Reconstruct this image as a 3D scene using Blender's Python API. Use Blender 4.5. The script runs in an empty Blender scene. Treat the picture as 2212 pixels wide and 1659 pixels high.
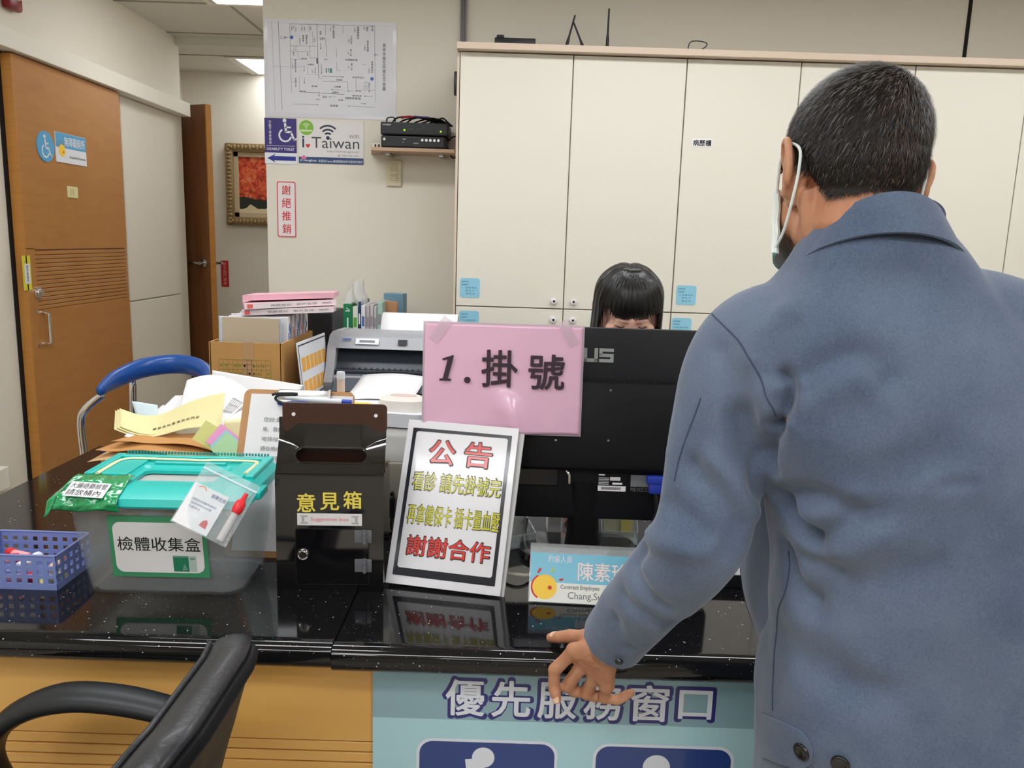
import bpy, bmesh, math, random
import numpy as np
from mathutils import Vector, Matrix, Euler, noise as mnoise
from mathutils.bvhtree import BVHTree
random.seed(7)
SC = bpy.context.scene
COL = SC.collection
PI = math.pi
def R(d): return math.radians(d)

# ---------------------------------------------------------------- materials
def lin(c):
    c = c/255.0
    return c/12.92 if c <= 0.04045 else ((c+0.055)/1.055)**2.4
def rgb(c): return (lin(c[0]), lin(c[1]), lin(c[2]), 1.0)
MATS = {}
def mat(name, col, rough=0.5, metal=0.0, spec=0.5, bump=None, var=None, coat=0.0, sss=0.0, alpha=None, trans=0.0, ior=1.45, sheen=0.0):
    """procedural principled material; bump=(scale, strength[, stretch]); var=(scale, amount)"""
    if name in MATS: return MATS[name]
    m = bpy.data.materials.new(name); m.use_nodes = True
    nt = m.node_tree; b = nt.nodes['Principled BSDF']
    b.inputs['Base Color'].default_value = rgb(col)
    b.inputs['Roughness'].default_value = rough
    b.inputs['Metallic'].default_value = metal
    b.inputs['Specular IOR Level'].default_value = spec
    b.inputs['IOR'].default_value = ior
    b.inputs['Coat Weight'].default_value = coat
    b.inputs['Coat Roughness'].default_value = 0.06
    b.inputs['Transmission Weight'].default_value = trans
    if sheen: b.inputs['Sheen Weight'].default_value = sheen
    if sss:
        b.inputs['Subsurface Weight'].default_value = sss
        b.inputs['Subsurface Radius'].default_value = (0.012, 0.005, 0.003)
        b.inputs['Subsurface Scale'].default_value = 0.5
    tc = nt.nodes.new('ShaderNodeTexCoord')
    if var:
        n = nt.nodes.new('ShaderNodeTexNoise'); n.inputs['Scale'].default_value = var[0]; n.inputs['Detail'].default_value = 4
        nt.links.new(tc.outputs['Object'], n.inputs['Vector'])
        mx = nt.nodes.new('ShaderNodeMix'); mx.data_type = 'RGBA'
        a = var[1]
        mx.inputs[6].default_value = rgb([max(0, x*(1-a)) for x in col]); mx.inputs[7].default_value = rgb([min(255, x*(1+a)) for x in col])
        nt.links.new(n.outputs['Fac'], mx.inputs[0]); nt.links.new(mx.outputs[2], b.inputs['Base Color'])
    if bump:
        n = nt.nodes.new('ShaderNodeTexNoise'); n.inputs['Scale'].default_value = bump[0]; n.inputs['Detail'].default_value = 3
        src = tc.outputs['Object']
        if len(bump) > 2:
            mp = nt.nodes.new('ShaderNodeMapping'); mp.inputs['Scale'].default_value = bump[2]
            nt.links.new(src, mp.inputs['Vector']); src = mp.outputs['Vector']
        nt.links.new(src, n.inputs['Vector'])
        bp = nt.nodes.new('ShaderNodeBump'); bp.inputs['Strength'].default_value = bump[1]; bp.inputs['Distance'].default_value = 0.002
        nt.links.new(n.outputs['Fac'], bp.inputs['Height']); nt.links.new(bp.outputs['Normal'], b.inputs['Normal'])
    if alpha is not None:
        out = nt.nodes['Material Output']
        tr = nt.nodes.new('ShaderNodeBsdfTransparent'); tr.inputs['Color'].default_value = alpha[1]
        ms = nt.nodes.new('ShaderNodeMixShader'); ms.inputs[0].default_value = alpha[0]
        nt.links.new(tr.outputs[0], ms.inputs[1]); nt.links.new(b.outputs[0], ms.inputs[2]); nt.links.new(ms.outputs[0], out.inputs['Surface'])
    MATS[name] = m
    return m
def emis(name, col, strength):
    if name in MATS: return MATS[name]
    m = bpy.data.materials.new(name); m.use_nodes = True; nt = m.node_tree
    nt.nodes.remove(nt.nodes['Principled BSDF'])
    e = nt.nodes.new('ShaderNodeEmission'); e.inputs[0].default_value = rgb(col); e.inputs[1].default_value = strength
    nt.links.new(e.outputs[0], nt.nodes['Material Output'].inputs[0]); MATS[name] = m
    return m
def wood(name, c1, c2, grain=(2.0, 2.0, 26.0), rough=0.4, scale=3.0):
    if name in MATS: return MATS[name]
    m = mat(name, c1, rough); nt = m.node_tree; b = nt.nodes['Principled BSDF']
    tc = nt.nodes.new('ShaderNodeTexCoord'); mp = nt.nodes.new('ShaderNodeMapping'); mp.inputs['Scale'].default_value = grain
    n = nt.nodes.new('ShaderNodeTexNoise'); n.inputs['Scale'].default_value = scale; n.inputs['Detail'].default_value = 8; n.inputs['Distortion'].default_value = 0.6
    n2 = nt.nodes.new('ShaderNodeTexNoise'); n2.inputs['Scale'].default_value = 1.3; n2.inputs['Detail'].default_value = 2
    nt.links.new(tc.outputs['Object'], mp.inputs[0]); nt.links.new(mp.outputs[0], n.inputs['Vector']); nt.links.new(tc.outputs['Object'], n2.inputs['Vector'])
    ad = nt.nodes.new('ShaderNodeMath'); ad.operation = 'ADD'; ad.use_clamp = True
    m1 = nt.nodes.new('ShaderNodeMath'); m1.operation = 'MULTIPLY'; m1.inputs[1].default_value = 0.65
    m2 = nt.nodes.new('ShaderNodeMath'); m2.operation = 'MULTIPLY'; m2.inputs[1].default_value = 0.35
    nt.links.new(n.outputs['Fac'], m1.inputs[0]); nt.links.new(n2.outputs['Fac'], m2.inputs[0]); nt.links.new(m1.outputs[0], ad.inputs[0]); nt.links.new(m2.outputs[0], ad.inputs[1])
    cr = nt.nodes.new('ShaderNodeValToRGB'); cr.color_ramp.elements[0].position = 0.3; cr.color_ramp.elements[1].position = 0.72
    cr.color_ramp.elements[0].color = rgb(c2); cr.color_ramp.elements[1].color = rgb(c1)
    nt.links.new(ad.outputs[0], cr.inputs[0]); nt.links.new(cr.outputs[0], b.inputs['Base Color'])
    return m

# ---------------------------------------------------------------- mesh builder
class B:
    def __init__(s): s.bm = bmesh.new()
    def _x(s, vs, c, rot):
        if rot is not None:
            q = Euler(rot).to_matrix()
            for v in vs: v.co = q @ v.co
        if c is not None:
            c = Vector(c)
            for v in vs: v.co += c
    def poly(s, pts, faces):
        vs = [s.bm.verts.new(p) for p in pts]
        for f in faces:
            try: s.bm.faces.new([vs[i] for i in f])
            except ValueError: pass
        return vs
    def box(s, c, d, rot=None, bev=0.0, seg=2):
        r = bmesh.ops.create_cube(s.bm, size=1.0); vs = r['verts']
        for v in vs: v.co = Vector((v.co.x*d[0], v.co.y*d[1], v.co.z*d[2]))
        if bev:
            es = list({e for v in vs for e in v.link_edges})
            rr = bmesh.ops.bevel(s.bm, geom=es, offset=min(bev, min(d)*0.49), segments=seg, affect='EDGES', profile=0.5)
            vs = list({v for f in rr['faces'] for v in f.verts} | {v for v in vs if v.is_valid})
        s._x(vs, c, rot); return s
    def cyl(s, c, r, h, rot=None, n=24, r2=None, bev=0.0):
        rr = bmesh.ops.create_cone(s.bm, cap_ends=True, segments=n, radius1=r, radius2=r if r2 is None else r2, depth=h); vs = rr['verts']
        if bev:
            es = [e for e in {e for v in vs for e in v.link_edges} if abs(e.verts[0].co.z-e.verts[1].co.z) < 1e-6]
            q = bmesh.ops.bevel(s.bm, geom=es, offset=bev, segments=2, affect='EDGES', profile=0.5)
            vs = list({v for f in q['faces'] for v in f.verts} | {v for v in vs if v.is_valid})
        s._x(vs, c, rot); return s
    def ball(s, c, r, rot=None, n=16):
        if isinstance(r, (int, float)): r = (r, r, r)
        vs = bmesh.ops.create_uvsphere(s.bm, u_segments=n, v_segments=max(6, n*2//3), radius=1.0)['verts']
        for v in vs: v.co = Vector((v.co.x*r[0], v.co.y*r[1], v.co.z*r[2]))
        s._x(vs, c, rot); return s
    def rings(s, rings, cap=True, closed=True):
        """loft between rings of equal point count"""
        rv = [[s.bm.verts.new(p) for p in r] for r in rings]
        n = len(rv[0])
        for a, b in zip(rv, rv[1:]):
            for i in range(n if closed else n-1):
                j = (i+1) % n
                try: s.bm.faces.new((a[i], a[j], b[j], b[i]))
                except ValueError: pass
        if cap and closed:
            s.bm.faces.new(list(reversed(rv[0]))); s.bm.faces.new(rv[-1])
        return s
    def tube(s, pts, rad, n=8, cap=True, flat=None, smooth=0):
        """tube along a polyline; rad number or list; flat=(wx,wn) squashes the section"""
        P = [Vector(p) for p in pts]
        if smooth: 
            rads = rad if isinstance(rad, (list, tuple)) else [rad]*len(P)
            P, rad = spline(P, smooth, rads)
        rads = rad if isinstance(rad, (list, tuple)) else [rad]*len(P)
        T = []
        for i in range(len(P)):
            a = P[max(i-1, 0)]; b = P[min(i+1, len(P)-1)]
            t = (b-a); T.append(t.normalized() if t.length > 1e-9 else Vector((0, 0, 1)))
        up = Vector((0, 0, 1)) if abs(T[0].z) < 0.9 else Vector((0, 1, 0))
        nrm = (up - T[0]*up.dot(T[0])).normalized(); rg = []
        for i, p in enumerate(P):
            nrm = (nrm - T[i]*nrm.dot(T[i]))
            nrm = nrm.normalized() if nrm.length > 1e-6 else T[i].orthogonal().normalized()
            bi = T[i].cross(nrm)
            fx, fn = flat if flat else (1, 1)
            rg.append([p + (bi*math.cos(2*PI*k/n)*fx + nrm*math.sin(2*PI*k/n)*fn)*rads[i] for k in range(n)])
        return s.rings(rg, cap)
    def lathe(s, prof, c=(0, 0, 0), n=24, rot=None):
        rg = [[Vector((r*math.cos(2*PI*k/n), r*math.sin(2*PI*k/n), z)) for k in range(n)] for r, z in prof]
        old = set(s.bm.verts); s.rings(rg, True); s._x([v for v in s.bm.verts if v not in old], c, rot); return s
    def prism(s, pts2, t, plane='XZ', c=(0, 0, 0), rot=None, bev=0.0):
        """polygon pts2 extruded by t. plane XZ: extruded towards +Y from y=0; XY: towards +Z; YZ: towards +X"""
        def m(p, k):
            if plane == 'XZ': return Vector((p[0], k, p[1]))
            if plane == 'XY': return Vector((p[0], p[1], k))
            return Vector((k, p[0], p[1]))
        old = set(s.bm.verts)
        a = [s.bm.verts.new(m(p, 0)) for p in pts2]; b = [s.bm.verts.new(m(p, t)) for p in pts2]; n = len(a)
        s.bm.faces.new(a); s.bm.faces.new(list(reversed(b)))
        for i in range(n):
            j = (i+1) % n; s.bm.faces.new((a[i], b[i], b[j], a[j]))
        s._x([v for v in s.bm.verts if v not in old], c, rot); return s
    def sheet(s, fn, nu, nv, t=0.0):
        """surface fn(u,v)->point, u,v in 0..1; t>0 gives it thickness along the normal"""
        def grid(off):
            return [[s.bm.verts.new(off(i/nu, j/nv)) for j in range(nv+1)] for i in range(nu+1)]
        def nor(u, v):
            e = 1e-3
            a = Vector(fn(min(u+e, 1), v))-Vector(fn(max(u-e, 0), v)); b = Vector(fn(u, min(v+e, 1)))-Vector(fn(u, max(v-e, 0)))
            q = a.cross(b); return q.normalized() if q.length > 0 else Vector((0, 0, 1))
        g = grid(lambda u, v: Vector(fn(u, v)))
        for i in range(nu):
            for j in range(nv): s.bm.faces.new((g[i][j], g[i+1][j], g[i+1][j+1], g[i][j+1]))
        if t:
            h = grid(lambda u, v: Vector(fn(u, v)) - nor(u, v)*t)
            for i in range(nu):
                for j in range(nv): s.bm.faces.new((h[i][j], h[i][j+1], h[i+1][j+1], h[i+1][j]))
            for i in range(nu):
                s.bm.faces.new((g[i][0], h[i][0], h[i+1][0], g[i+1][0])); s.bm.faces.new((g[i+1][nv], h[i+1][nv], h[i][nv], g[i][nv]))
            for j in range(nv):
                s.bm.faces.new((g[0][j+1], h[0][j+1], h[0][j], g[0][j])); s.bm.faces.new((g[nu][j], h[nu][j], h[nu][j+1], g[nu][j+1]))
        return s
    def mesh(s, name='m'):
        bmesh.ops.recalc_face_normals(s.bm, faces=s.bm.faces)
        me = bpy.data.meshes.new(name); s.bm.to_mesh(me); s.bm.free(); return me
def spline(P, k, rads=None):
    """catmull-rom through P, k sub-steps"""
    P = [Vector(p) for p in P]; out = []; ro = []
    rads = rads or [1]*len(P)
    for i in range(len(P)-1):
        p0, p1, p2, p3 = P[max(i-1, 0)], P[i], P[i+1], P[min(i+2, len(P)-1)]
        for q in range(k):
            t = q/k; t2 = t*t; t3 = t2*t
            out.append(0.5*((2*p1)+(p2-p0)*t+(2*p0-5*p1+4*p2-p3)*t2+(3*p1-p0-3*p2+p3)*t3)); ro.append(rads[i]*(1-t)+rads[i+1]*t)
    out.append(P[-1]); ro.append(rads[-1])
    return out, ro
def rrect(w, h, r, n=6, cx=0, cy=0):
    pts = []
    for (sx, sy, a0) in ((1, 1, 0), (-1, 1, 90), (-1, -1, 180), (1, -1, 270)):
        for k in range(n+1):
            a = R(a0+90*k/n); pts.append((cx+sx*(w/2-r)+r*math.cos(a), cy+sy*(h/2-r)+r*math.sin(a)))
    return pts

# ---------------------------------------------------------------- objects
def link(o, parent=None):
    COL.objects.link(o)
    if parent is not None: o.parent = parent
    return o
def obj(name, b, m, parent=None, smooth=False, loc=None, rot=None, label=None, ang=40):
    me = b.mesh(name) if isinstance(b, B) else b
    if m is not None and not me.materials: me.materials.append(m)
    o = bpy.data.objects.new(name, me); link(o, parent)
    if loc: o.location = loc
    if rot: o.rotation_euler = rot
    if smooth:
        me.polygons.foreach_set('use_smooth', [True]*len(me.polygons))
        if ang < 180 and hasattr(me, 'set_sharp_from_angle'): me.set_sharp_from_angle(angle=R(ang))
    if label: o['label'] = label
    return o
def tag(o, label, cat, group=None):
    o['label'] = label; o['category'] = cat
    if group: o['group'] = group
    return o
def thing(name, label, cat, loc=(0, 0, 0), rot=(0, 0, 0), group=None):
    o = bpy.data.objects.new(name, None); COL.objects.link(o); o.empty_display_size = 0.05
    o.location = loc; o.rotation_euler = rot if not isinstance(rot, (int, float)) else (0, 0, rot)
    return tag(o, label, cat, group)
def struct(name, b, m, parent=None, smooth=False, label=None, loc=None, rot=None):
    o = obj(name, b, m, parent, smooth, loc, rot)
    if parent is None: o['kind'] = 'structure'
    if label: o['label'] = label
    return o
def dup(root, loc=None, rot=None, label=None, group=None):
    r = root.copy(); COL.objects.link(r)
    if loc: r.location = loc
    if rot is not None: r.rotation_euler = rot
    if label: r['label'] = label
    if group: r['group'] = group
    for ch in list(root.children):
        c = ch.copy(); COL.objects.link(c); c.parent = r
        for g in list(ch.children):
            d = g.copy(); COL.objects.link(d); d.parent = c
    return r
# flat lettering and marks lie in local XZ, facing -Y
_tc = {}
def txt_mesh(s, w, h, bold=0.0, cx=0, cz=0, y=0, shear=0.0, space=1.0, line=1.0, fit='wh', res=3):
    cu = bpy.data.curves.new('t', 'FONT'); cu.body = s; cu.size = 1.0; cu.shear = shear
    cu.space_character = space; cu.space_line = line; cu.resolution_u = res; cu.align_x = 'CENTER'; cu.fill_mode = 'FRONT'
    ob = bpy.data.objects.new('t', cu); COL.objects.link(ob)
    bpy.context.view_layer.update()
    dg = bpy.context.evaluated_depsgraph_get()
    me = bpy.data.meshes.new_from_object(ob.evaluated_get(dg))
    bpy.data.objects.remove(ob); bpy.data.curves.remove(cu); me.materials.clear()
    n = len(me.vertices); co = np.empty(n*3, 'f'); me.vertices.foreach_get('co', co); co = co.reshape(-1, 3)
    mn, mx = co.min(0), co.max(0); d = mx-mn
    sx = w/d[0] if w else None; sz = h/d[1] if h else None
    if fit == 'min' and sx and sz: sx = sz = min(sx, sz)
    if sx is None: sx = sz
    if sz is None: sz = sx
    out = np.empty_like(co)
    out[:, 0] = (co[:, 0]-(mn[0]+mx[0])/2)*sx+cx; out[:, 1] = y; out[:, 2] = (co[:, 1]-(mn[1]+mx[1])/2)*sz+cz
    me.vertices.foreach_set('co', out.ravel()); me.update()
    if bold:                                     # heavier strokes: the glyphs repeated within a small circle
        d_ = bold*min(sx, sz)*0.8; ms = [me]
        for k in range(8):
            c_ = me.copy(); c_.transform(Matrix.Translation((d_*math.cos(k*PI/4), -1e-6*(k+1), d_*math.sin(k*PI/4)))); ms.append(c_)
        me = join_meshes('l', ms)
    return me
def join_meshes(name, ms):
    bm = bmesh.new()
    for m in ms: bm.from_mesh(m); bpy.data.meshes.remove(m)
    me = bpy.data.meshes.new(name); bm.to_mesh(me); bm.free(); return me
def txt(name, s, w, h, m, parent, cx=0, cz=0, y=-0.0006, **k):
    return obj(name, txt_mesh(s, w, h, cx=cx, cz=cz, y=y, **k), m, parent)
def face2(b, pts, y):          # flat polygon in XZ at y
    vs = [b.bm.verts.new((p[0], y, p[1])) for p in pts]; b.bm.faces.new(vs); return b
def disc2(b, cx, cz, r, y, n=28, a0=0, a1=360, r0=None):
    if r0 is None:
        return face2(b, [(cx+r*math.cos(R(a0+(a1-a0)*k/n)), cz+r*math.sin(R(a0+(a1-a0)*k/n))) for k in range(n if a1-a0 == 360 else n+1)], y)
    for k in range(n):
        q = [R(a0+(a1-a0)*(k+d)/n) for d in (0, 1)]
        face2(b, [(cx+r0*math.cos(q[0]), cz+r0*math.sin(q[0])), (cx+r*math.cos(q[0]), cz+r*math.sin(q[0])), (cx+r*math.cos(q[1]), cz+r*math.sin(q[1])), (cx+r0*math.cos(q[1]), cz+r0*math.sin(q[1]))], y)
    return b
def bar2(b, x0, z0, x1, z1, w, y):
    d = Vector((x1-x0, z1-z0)); 
    if d.length == 0: return b
    n = Vector((-d.y, d.x)).normalized()*w/2
    return face2(b, [(x0-n.x, z0-n.y), (x1-n.x, z1-n.y), (x1+n.x, z1+n.y), (x0+n.x, z0+n.y)], y)
def rect2(b, x0, x1, z0, z1, y): return face2(b, [(x0, z0), (x1, z0), (x1, z1), (x0, z1)], y)
def wheelchair2(b, cx, cz, s, y, flip=1):
    """access symbol about s tall, side view, facing +x*flip"""
    f = flip
    disc2(b, cx-0.08*s*f, cz+0.43*s, 0.085*s, y, 18)
    bar2(b, cx-0.06*s*f, cz+0.32*s, cx-0.02*s*f, cz-0.06*s, 0.1*s, y)
    bar2(b, cx-0.05*s*f, cz+0.14*s, cx+0.2*s*f, cz+0.14*s, 0.07*s, y)
    bar2(b, cx-0.05*s*f, cz-0.06*s, cx+0.23*s*f, cz-0.06*s, 0.09*s, y)
    bar2(b, cx+0.2*s*f, cz-0.06*s, cx+0.34*s*f, cz-0.4*s, 0.085*s, y)
    bar2(b, cx+0.3*s*f, cz-0.41*s, cx+0.46*s*f, cz-0.34*s, 0.07*s, y)
    if f > 0: disc2(b, cx-0.06*s*f, cz-0.2*s, 0.3*s, y, 30, 118, 345, 0.225*s)
    else: disc2(b, cx-0.06*s*f, cz-0.2*s, 0.3*s, y, 30, -165, 62, 0.225*s)
    return b
def remesh(me, voxel, smooth_iter=0, adapt=0.0):
    o = bpy.data.objects.new('rm', me); COL.objects.link(o)
    r = o.modifiers.new('r', 'REMESH'); r.mode = 'VOXEL'; r.voxel_size = voxel; r.adaptivity = adapt
    if smooth_iter:
        s = o.modifiers.new('s', 'SMOOTH'); s.factor = 0.5; s.iterations = smooth_iter
    bpy.context.view_layer.update(); dg = bpy.context.evaluated_depsgraph_get()
    out = bpy.data.meshes.new_from_object(o.evaluated_get(dg))
    bpy.data.objects.remove(o); out.materials.clear()
    return out
def mco(me):
    a = np.empty(len(me.vertices)*3, 'f'); me.vertices.foreach_get('co', a); return a.reshape(-1, 3)
def mno(me):
    me.update(); a = np.empty(len(me.vertices)*3, 'f'); me.vertex_normals.foreach_get('vector', a); return a.reshape(-1, 3)
def setco(me, a): me.vertices.foreach_set('co', np.ascontiguousarray(a, 'f').ravel()); me.update()

# ---------------------------------------------------------------- camera
CAMH, PITCH, ROLL, FPX = 1.36, 10.1, 1.8, 1727.0
cam = bpy.data.cameras.new('camera'); cam.sensor_width = 36.0; cam.lens = FPX/2212*36.0; cam.clip_start = 0.02
co = bpy.data.objects.new('camera', cam); COL.objects.link(co); SC.camera = co
_fw = Vector((0, math.cos(R(PITCH)), -math.sin(R(PITCH)))); _rt = Vector((1, 0, 0)); _up = _rt.cross(_fw)
_r2 = _rt*math.cos(R(ROLL))+_up*math.sin(R(ROLL)); _u2 = _r2.cross(_fw)
co.matrix_world = Matrix.Translation((0, 0, CAMH)) @ Matrix((_r2, _u2, -_fw)).transposed().to_4x4()
SC.view_settings.view_transform = 'Standard'; SC.view_settings.look = 'None'; SC.view_settings.gamma = 1.0; SC.view_settings.use_curve_mapping = False
SC.view_settings.exposure = 0.0
w = bpy.data.worlds.new('world'); SC.world = w; w.use_nodes = True
w.node_tree.nodes['Background'].inputs[0].default_value = (0.8, 0.8, 0.8, 1); w.node_tree.nodes['Background'].inputs[1].default_value = 0.05
SC.cycles.max_bounces = 8; SC.cycles.transparent_max_bounces = 12; SC.cycles.sample_clamp_indirect = 6.0
# ================================================================ the room
M_wall = mat('wall_paint', (227, 222, 208), 0.75, spec=0.3, bump=(60, 0.08))
M_wall2 = mat('wall_paint_upper', (212, 206, 186), 0.75, spec=0.3, bump=(60, 0.08))
M_ceil = mat('ceiling_tile', (212, 209, 199), 0.85, spec=0.2, bump=(90, 0.15))
M_grid = mat('ceiling_grid', (150, 146, 134), 0.6)
M_hall = mat('hall_wall', (196, 190, 178), 0.7, bump=(60, 0.08))
M_floor = mat('floor_tile', (186, 178, 164), 0.35, var=(3, 0.05))
M_dkbase = mat('skirting_brown', (62, 42, 32), 0.6, var=(20, 0.2))
M_white = mat('white_trim', (230, 226, 214), 0.55)
M_black = mat('black_plastic', (24, 25, 28), 0.4)
M_blackg = mat('black_gloss', (11, 11, 14), 0.07, spec=0.8, coat=0.8)
M_gap = mat('dark_gap', (16, 14, 12), 0.8)
M_steel = mat('steel', (190, 190, 190), 0.25, metal=1.0)
M_chrome = mat('chrome', (225, 225, 228), 0.08, metal=1.0)
M_paper = mat('paper_white', (236, 236, 238), 0.65, spec=0.25)
M_lam = mat('laminated_white', (232, 232, 236), 0.22, coat=0.3, bump=(14, 0.12))
M_ink = mat('ink_black', (26, 26, 28), 0.5)
M_inkg = mat('ink_grey', (110, 112, 116), 0.6)
M_red = mat('ink_red', (205, 45, 48), 0.5)
M_navy = mat('ink_navy', (52, 44, 110), 0.4)
M_blue = mat('ink_blue', (36, 48, 140), 0.4)
M_doorw = wood('door_wood', (184, 130, 70), (168, 112, 54), grain=(3, 3, 14), rough=0.32, scale=2.0)
M_doore = wood('door_edge_wood', (196, 138, 66), (176, 118, 52), rough=0.4)
M_doord = wood('dark_door_wood', (128, 84, 50), (104, 64, 38), grain=(8, 8, 1.2), rough=0.35, scale=3.0)
CZ = 2.496     # ceiling height
struct('floor', B().box((0.4, 1.6, -0.05), (6.6, 11.0, 0.1)), M_floor)
struct('wall_left', B().box((-2.17, 0.98, 1.3), (0.2, 7.96, 2.6)), M_wall)
bl = struct('baseboard_left', B().box((-2.055, -0.2, 0.13), (0.03, 6.4, 0.36)), M_dkbase)
struct('trim_1', B().box((-2.05, 0.1, 0.355), (0.04, 6.05, 0.09), bev=0.004), M_white)
struct('wall_left_rail_cover', B().box((-2.03, 3.5, 2.078), (0.08, 3.05, 0.078), bev=0.003), M_white).name = 'trim_2'
b = B()                                          # a lower wall panel beside the sliding door
b.box((-2.064, 4.62, 0.49), (0.012, 0.66, 0.97), bev=0.003); b.box((-2.064, 4.62, 1.51), (0.012, 0.66, 1.055), bev=0.003)
struct('wall_panel_beside_door', b, M_wall).name = 'trim_3'
struct('wall_corridor_left', B().box((-2.49, 5.6, 1.3), (0.2, 1.4, 2.6)).box((-2.28, 5.02, 1.3), (0.42, 0.12, 2.6)), M_wall).name = 'wall_passage_left'
struct('wall_passage_end', B().box((-1.7, 6.0, 1.3), (1.8, 0.2, 2.6)), M_wall)
struct('wall_passage_right', B().box((-0.988, 4.82, 1.3), (0.2, 2.2, 2.6)), M_wall)
struct('wall_front', B().box((1.056, 3.635, 1.3), (4.288, 0.17, 2.6)), M_wall)
struct('wall_right', B().box((3.2, 0.3, 1.3), (0.2, 6.9, 2.6)), M_hall)
struct('wall_rear', B().box((0.5, -3.1, 1.3), (5.6, 0.2, 2.6)), M_hall)
c = struct('ceiling', B().box((0.5, 1.0, CZ+0.05), (5.6, 8.06, 0.1)), M_ceil)
b = B()
for k in range(-5, 10):
    if -2.07 < -1.49+0.6*k < 3.1: b.box((-1.49+0.6*k, 1.0, CZ-0.001), (0.016, 8.0, 0.004))
for k in range(-14, 2):
    y = 4.30+0.6*k if k < 1 else 4.92
    if y > -3: b.box((0.5, y, CZ-0.0015), (5.2, 0.016, 0.004))
obj('grid', b, M_grid, c)
struct('ceiling_beam', B().box((-1.6, 5.15, CZ+0.01), (1.64, 0.24, 0.11)), M_ceil).name = 'ceiling_1'
c2 = struct('ceiling_passage', B().box((-1.74, 5.6, 2.516), (1.5, 0.7, 0.1)), M_ceil)
b = B(); b.box((-1.74, 5.36, 2.465), (1.4, 0.014, 0.004)); b.box((-1.895, 5.6, 2.465), (0.014, 0.66, 0.004)); b.box((-1.285, 5.6, 2.465), (0.014, 0.66, 0.004))
obj('grid', b, M_grid, c2)
struct('wall_seam', B().box((1.85, 3.548, 2.29), (0.014, 0.006, 0.42)), M_gap).name = 'trim_4'

# ---- ceiling lights
M_lamp = emis('lamp_diffuser', (251, 252, 255), 15.5)
M_lamp2 = emis('lamp_diffuser_square', (251, 252, 255), 8.4)
M_alu = mat('lamp_reflector', (200, 202, 206), 0.2, metal=0.9)
def ceiling_light(x, y, z, wx, wy, label):
    t = thing('ceiling_light', label, 'light', (x, y, z-0.004), group='ceiling lights')
    b = B(); f = 0.03
    for sx in (-1, 1): b.box((sx*(wx/2-f/2), 0, 0), (f, wy, 0.012))
    for sy in (-1, 1): b.box((0, sy*(wy/2-f/2), 0), (wx-2*f, f, 0.012))
    obj('frame', b, M_white, t)
    b = B()
    for sx in (-1, 1): b.box((sx*(wx/2-f-0.012), 0, -0.004), (0.024, wy-2*f, 0.004))
    obj('reflector', b, M_alu, t)
    obj('diffuser', B().box((0, 0, -0.001), (wx-2*f-0.05, (wy-2*f)*(0.5 if wx > 1 else 1), 0.008)), M_lamp if wx > 1 else M_lamp2, t)
    if wx > 1: obj('louver', B().box((0, 0.2, 0), (wx-2*f, 0.12, 0.008)).box((0, -0.2, 0), (wx-2*f, 0.12, 0.008)), M_white, t)
    return t
ceiling_light(-1.29, 4.0, CZ, 0.6, 0.6, 'square ceiling light over the corridor beside the poster wall, at the top edge')
ceiling_light(-1.59, 5.63, 2.466, 0.6, 0.53, 'square ceiling light deep in the corridor above the painting')
for (x, y) in ((-1.0, 2.25), (0.5, 2.25), (2.0, 2.25), (-1.0, 0.75), (2.0, 0.75), (-0.2, -0.45), (1.3, -0.45), (-1.15, -0.95), (0.2, -1.8), (1.6, -1.8)):
    ceiling_light(x, y, CZ, 1.2, 0.6, 'fluorescent ceiling light panel above the waiting area and counter, out of view')

# ---- sliding door of the accessible restroom
b = B(); dx = -2.04; y0, y1 = 3.33, 4.2
b.box((dx, (y0+y1)/2, 0.52), (0.04, y1-y0, 0.98), bev=0.002); b.box((dx, (y0+y1)/2, 1.65), (0.04, y1-y0, 0.77), bev=0.002)
for k in range(14): b.box((dx, (y0+y1)/2+0.03, 1.0195+k*0.0178), (0.038, y1-y0-0.06, 0.0148), bev=0.001, seg=1)
b.box((dx-0.004, (y0+y1)/2, 1.14), (0.026, y1-y0, 0.3)); b.box((dx, y0+0.03, 1.14), (0.04, 0.06, 0.26))
d1 = struct('door_1', b, M_doorw, label='brown wooden sliding door with fine horizontal grooves')
obj('door_edge', B().box((dx, y0-0.004, 1.03), (0.042, 0.008, 2.0)), M_doore, d1)
b = B(); b.tube([(dx+0.02, 3.41, 1.0), (dx+0.05, 3.41, 0.995), (dx+0.05, 3.41, 0.87), (dx+0.02, 3.41, 0.865)], 0.008, 8); obj('handle', b, M_chrome, d1, True)
b = B(); b.cyl((dx+0.023, 3.39, 1.085), 0.026, 0.012, (0, PI/2, 0), bev=0.003).cyl((dx+0.03, 3.39, 1.085), 0.014, 0.02, (0, PI/2, 0)); obj('lock', b, M_chrome, d1, True)
b = B(); b.cyl((dx+0.021, 3.375, 1.005), 0.007, 0.004, (0, PI/2, 0)).cyl((dx+0.021, 3.375, 0.862), 0.007, 0.004, (0, PI/2, 0)); obj('screw', b, M_steel, d1)
struct('door_shadow_gap', B().box((-2.066, 3.318, 1.02), (0.006, 0.03, 2.04)), M_gap).name = 'door_shadow_strip'  # dark strip, its colour stands for the shadow between wall and door
WX = dx+0.0205
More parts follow.
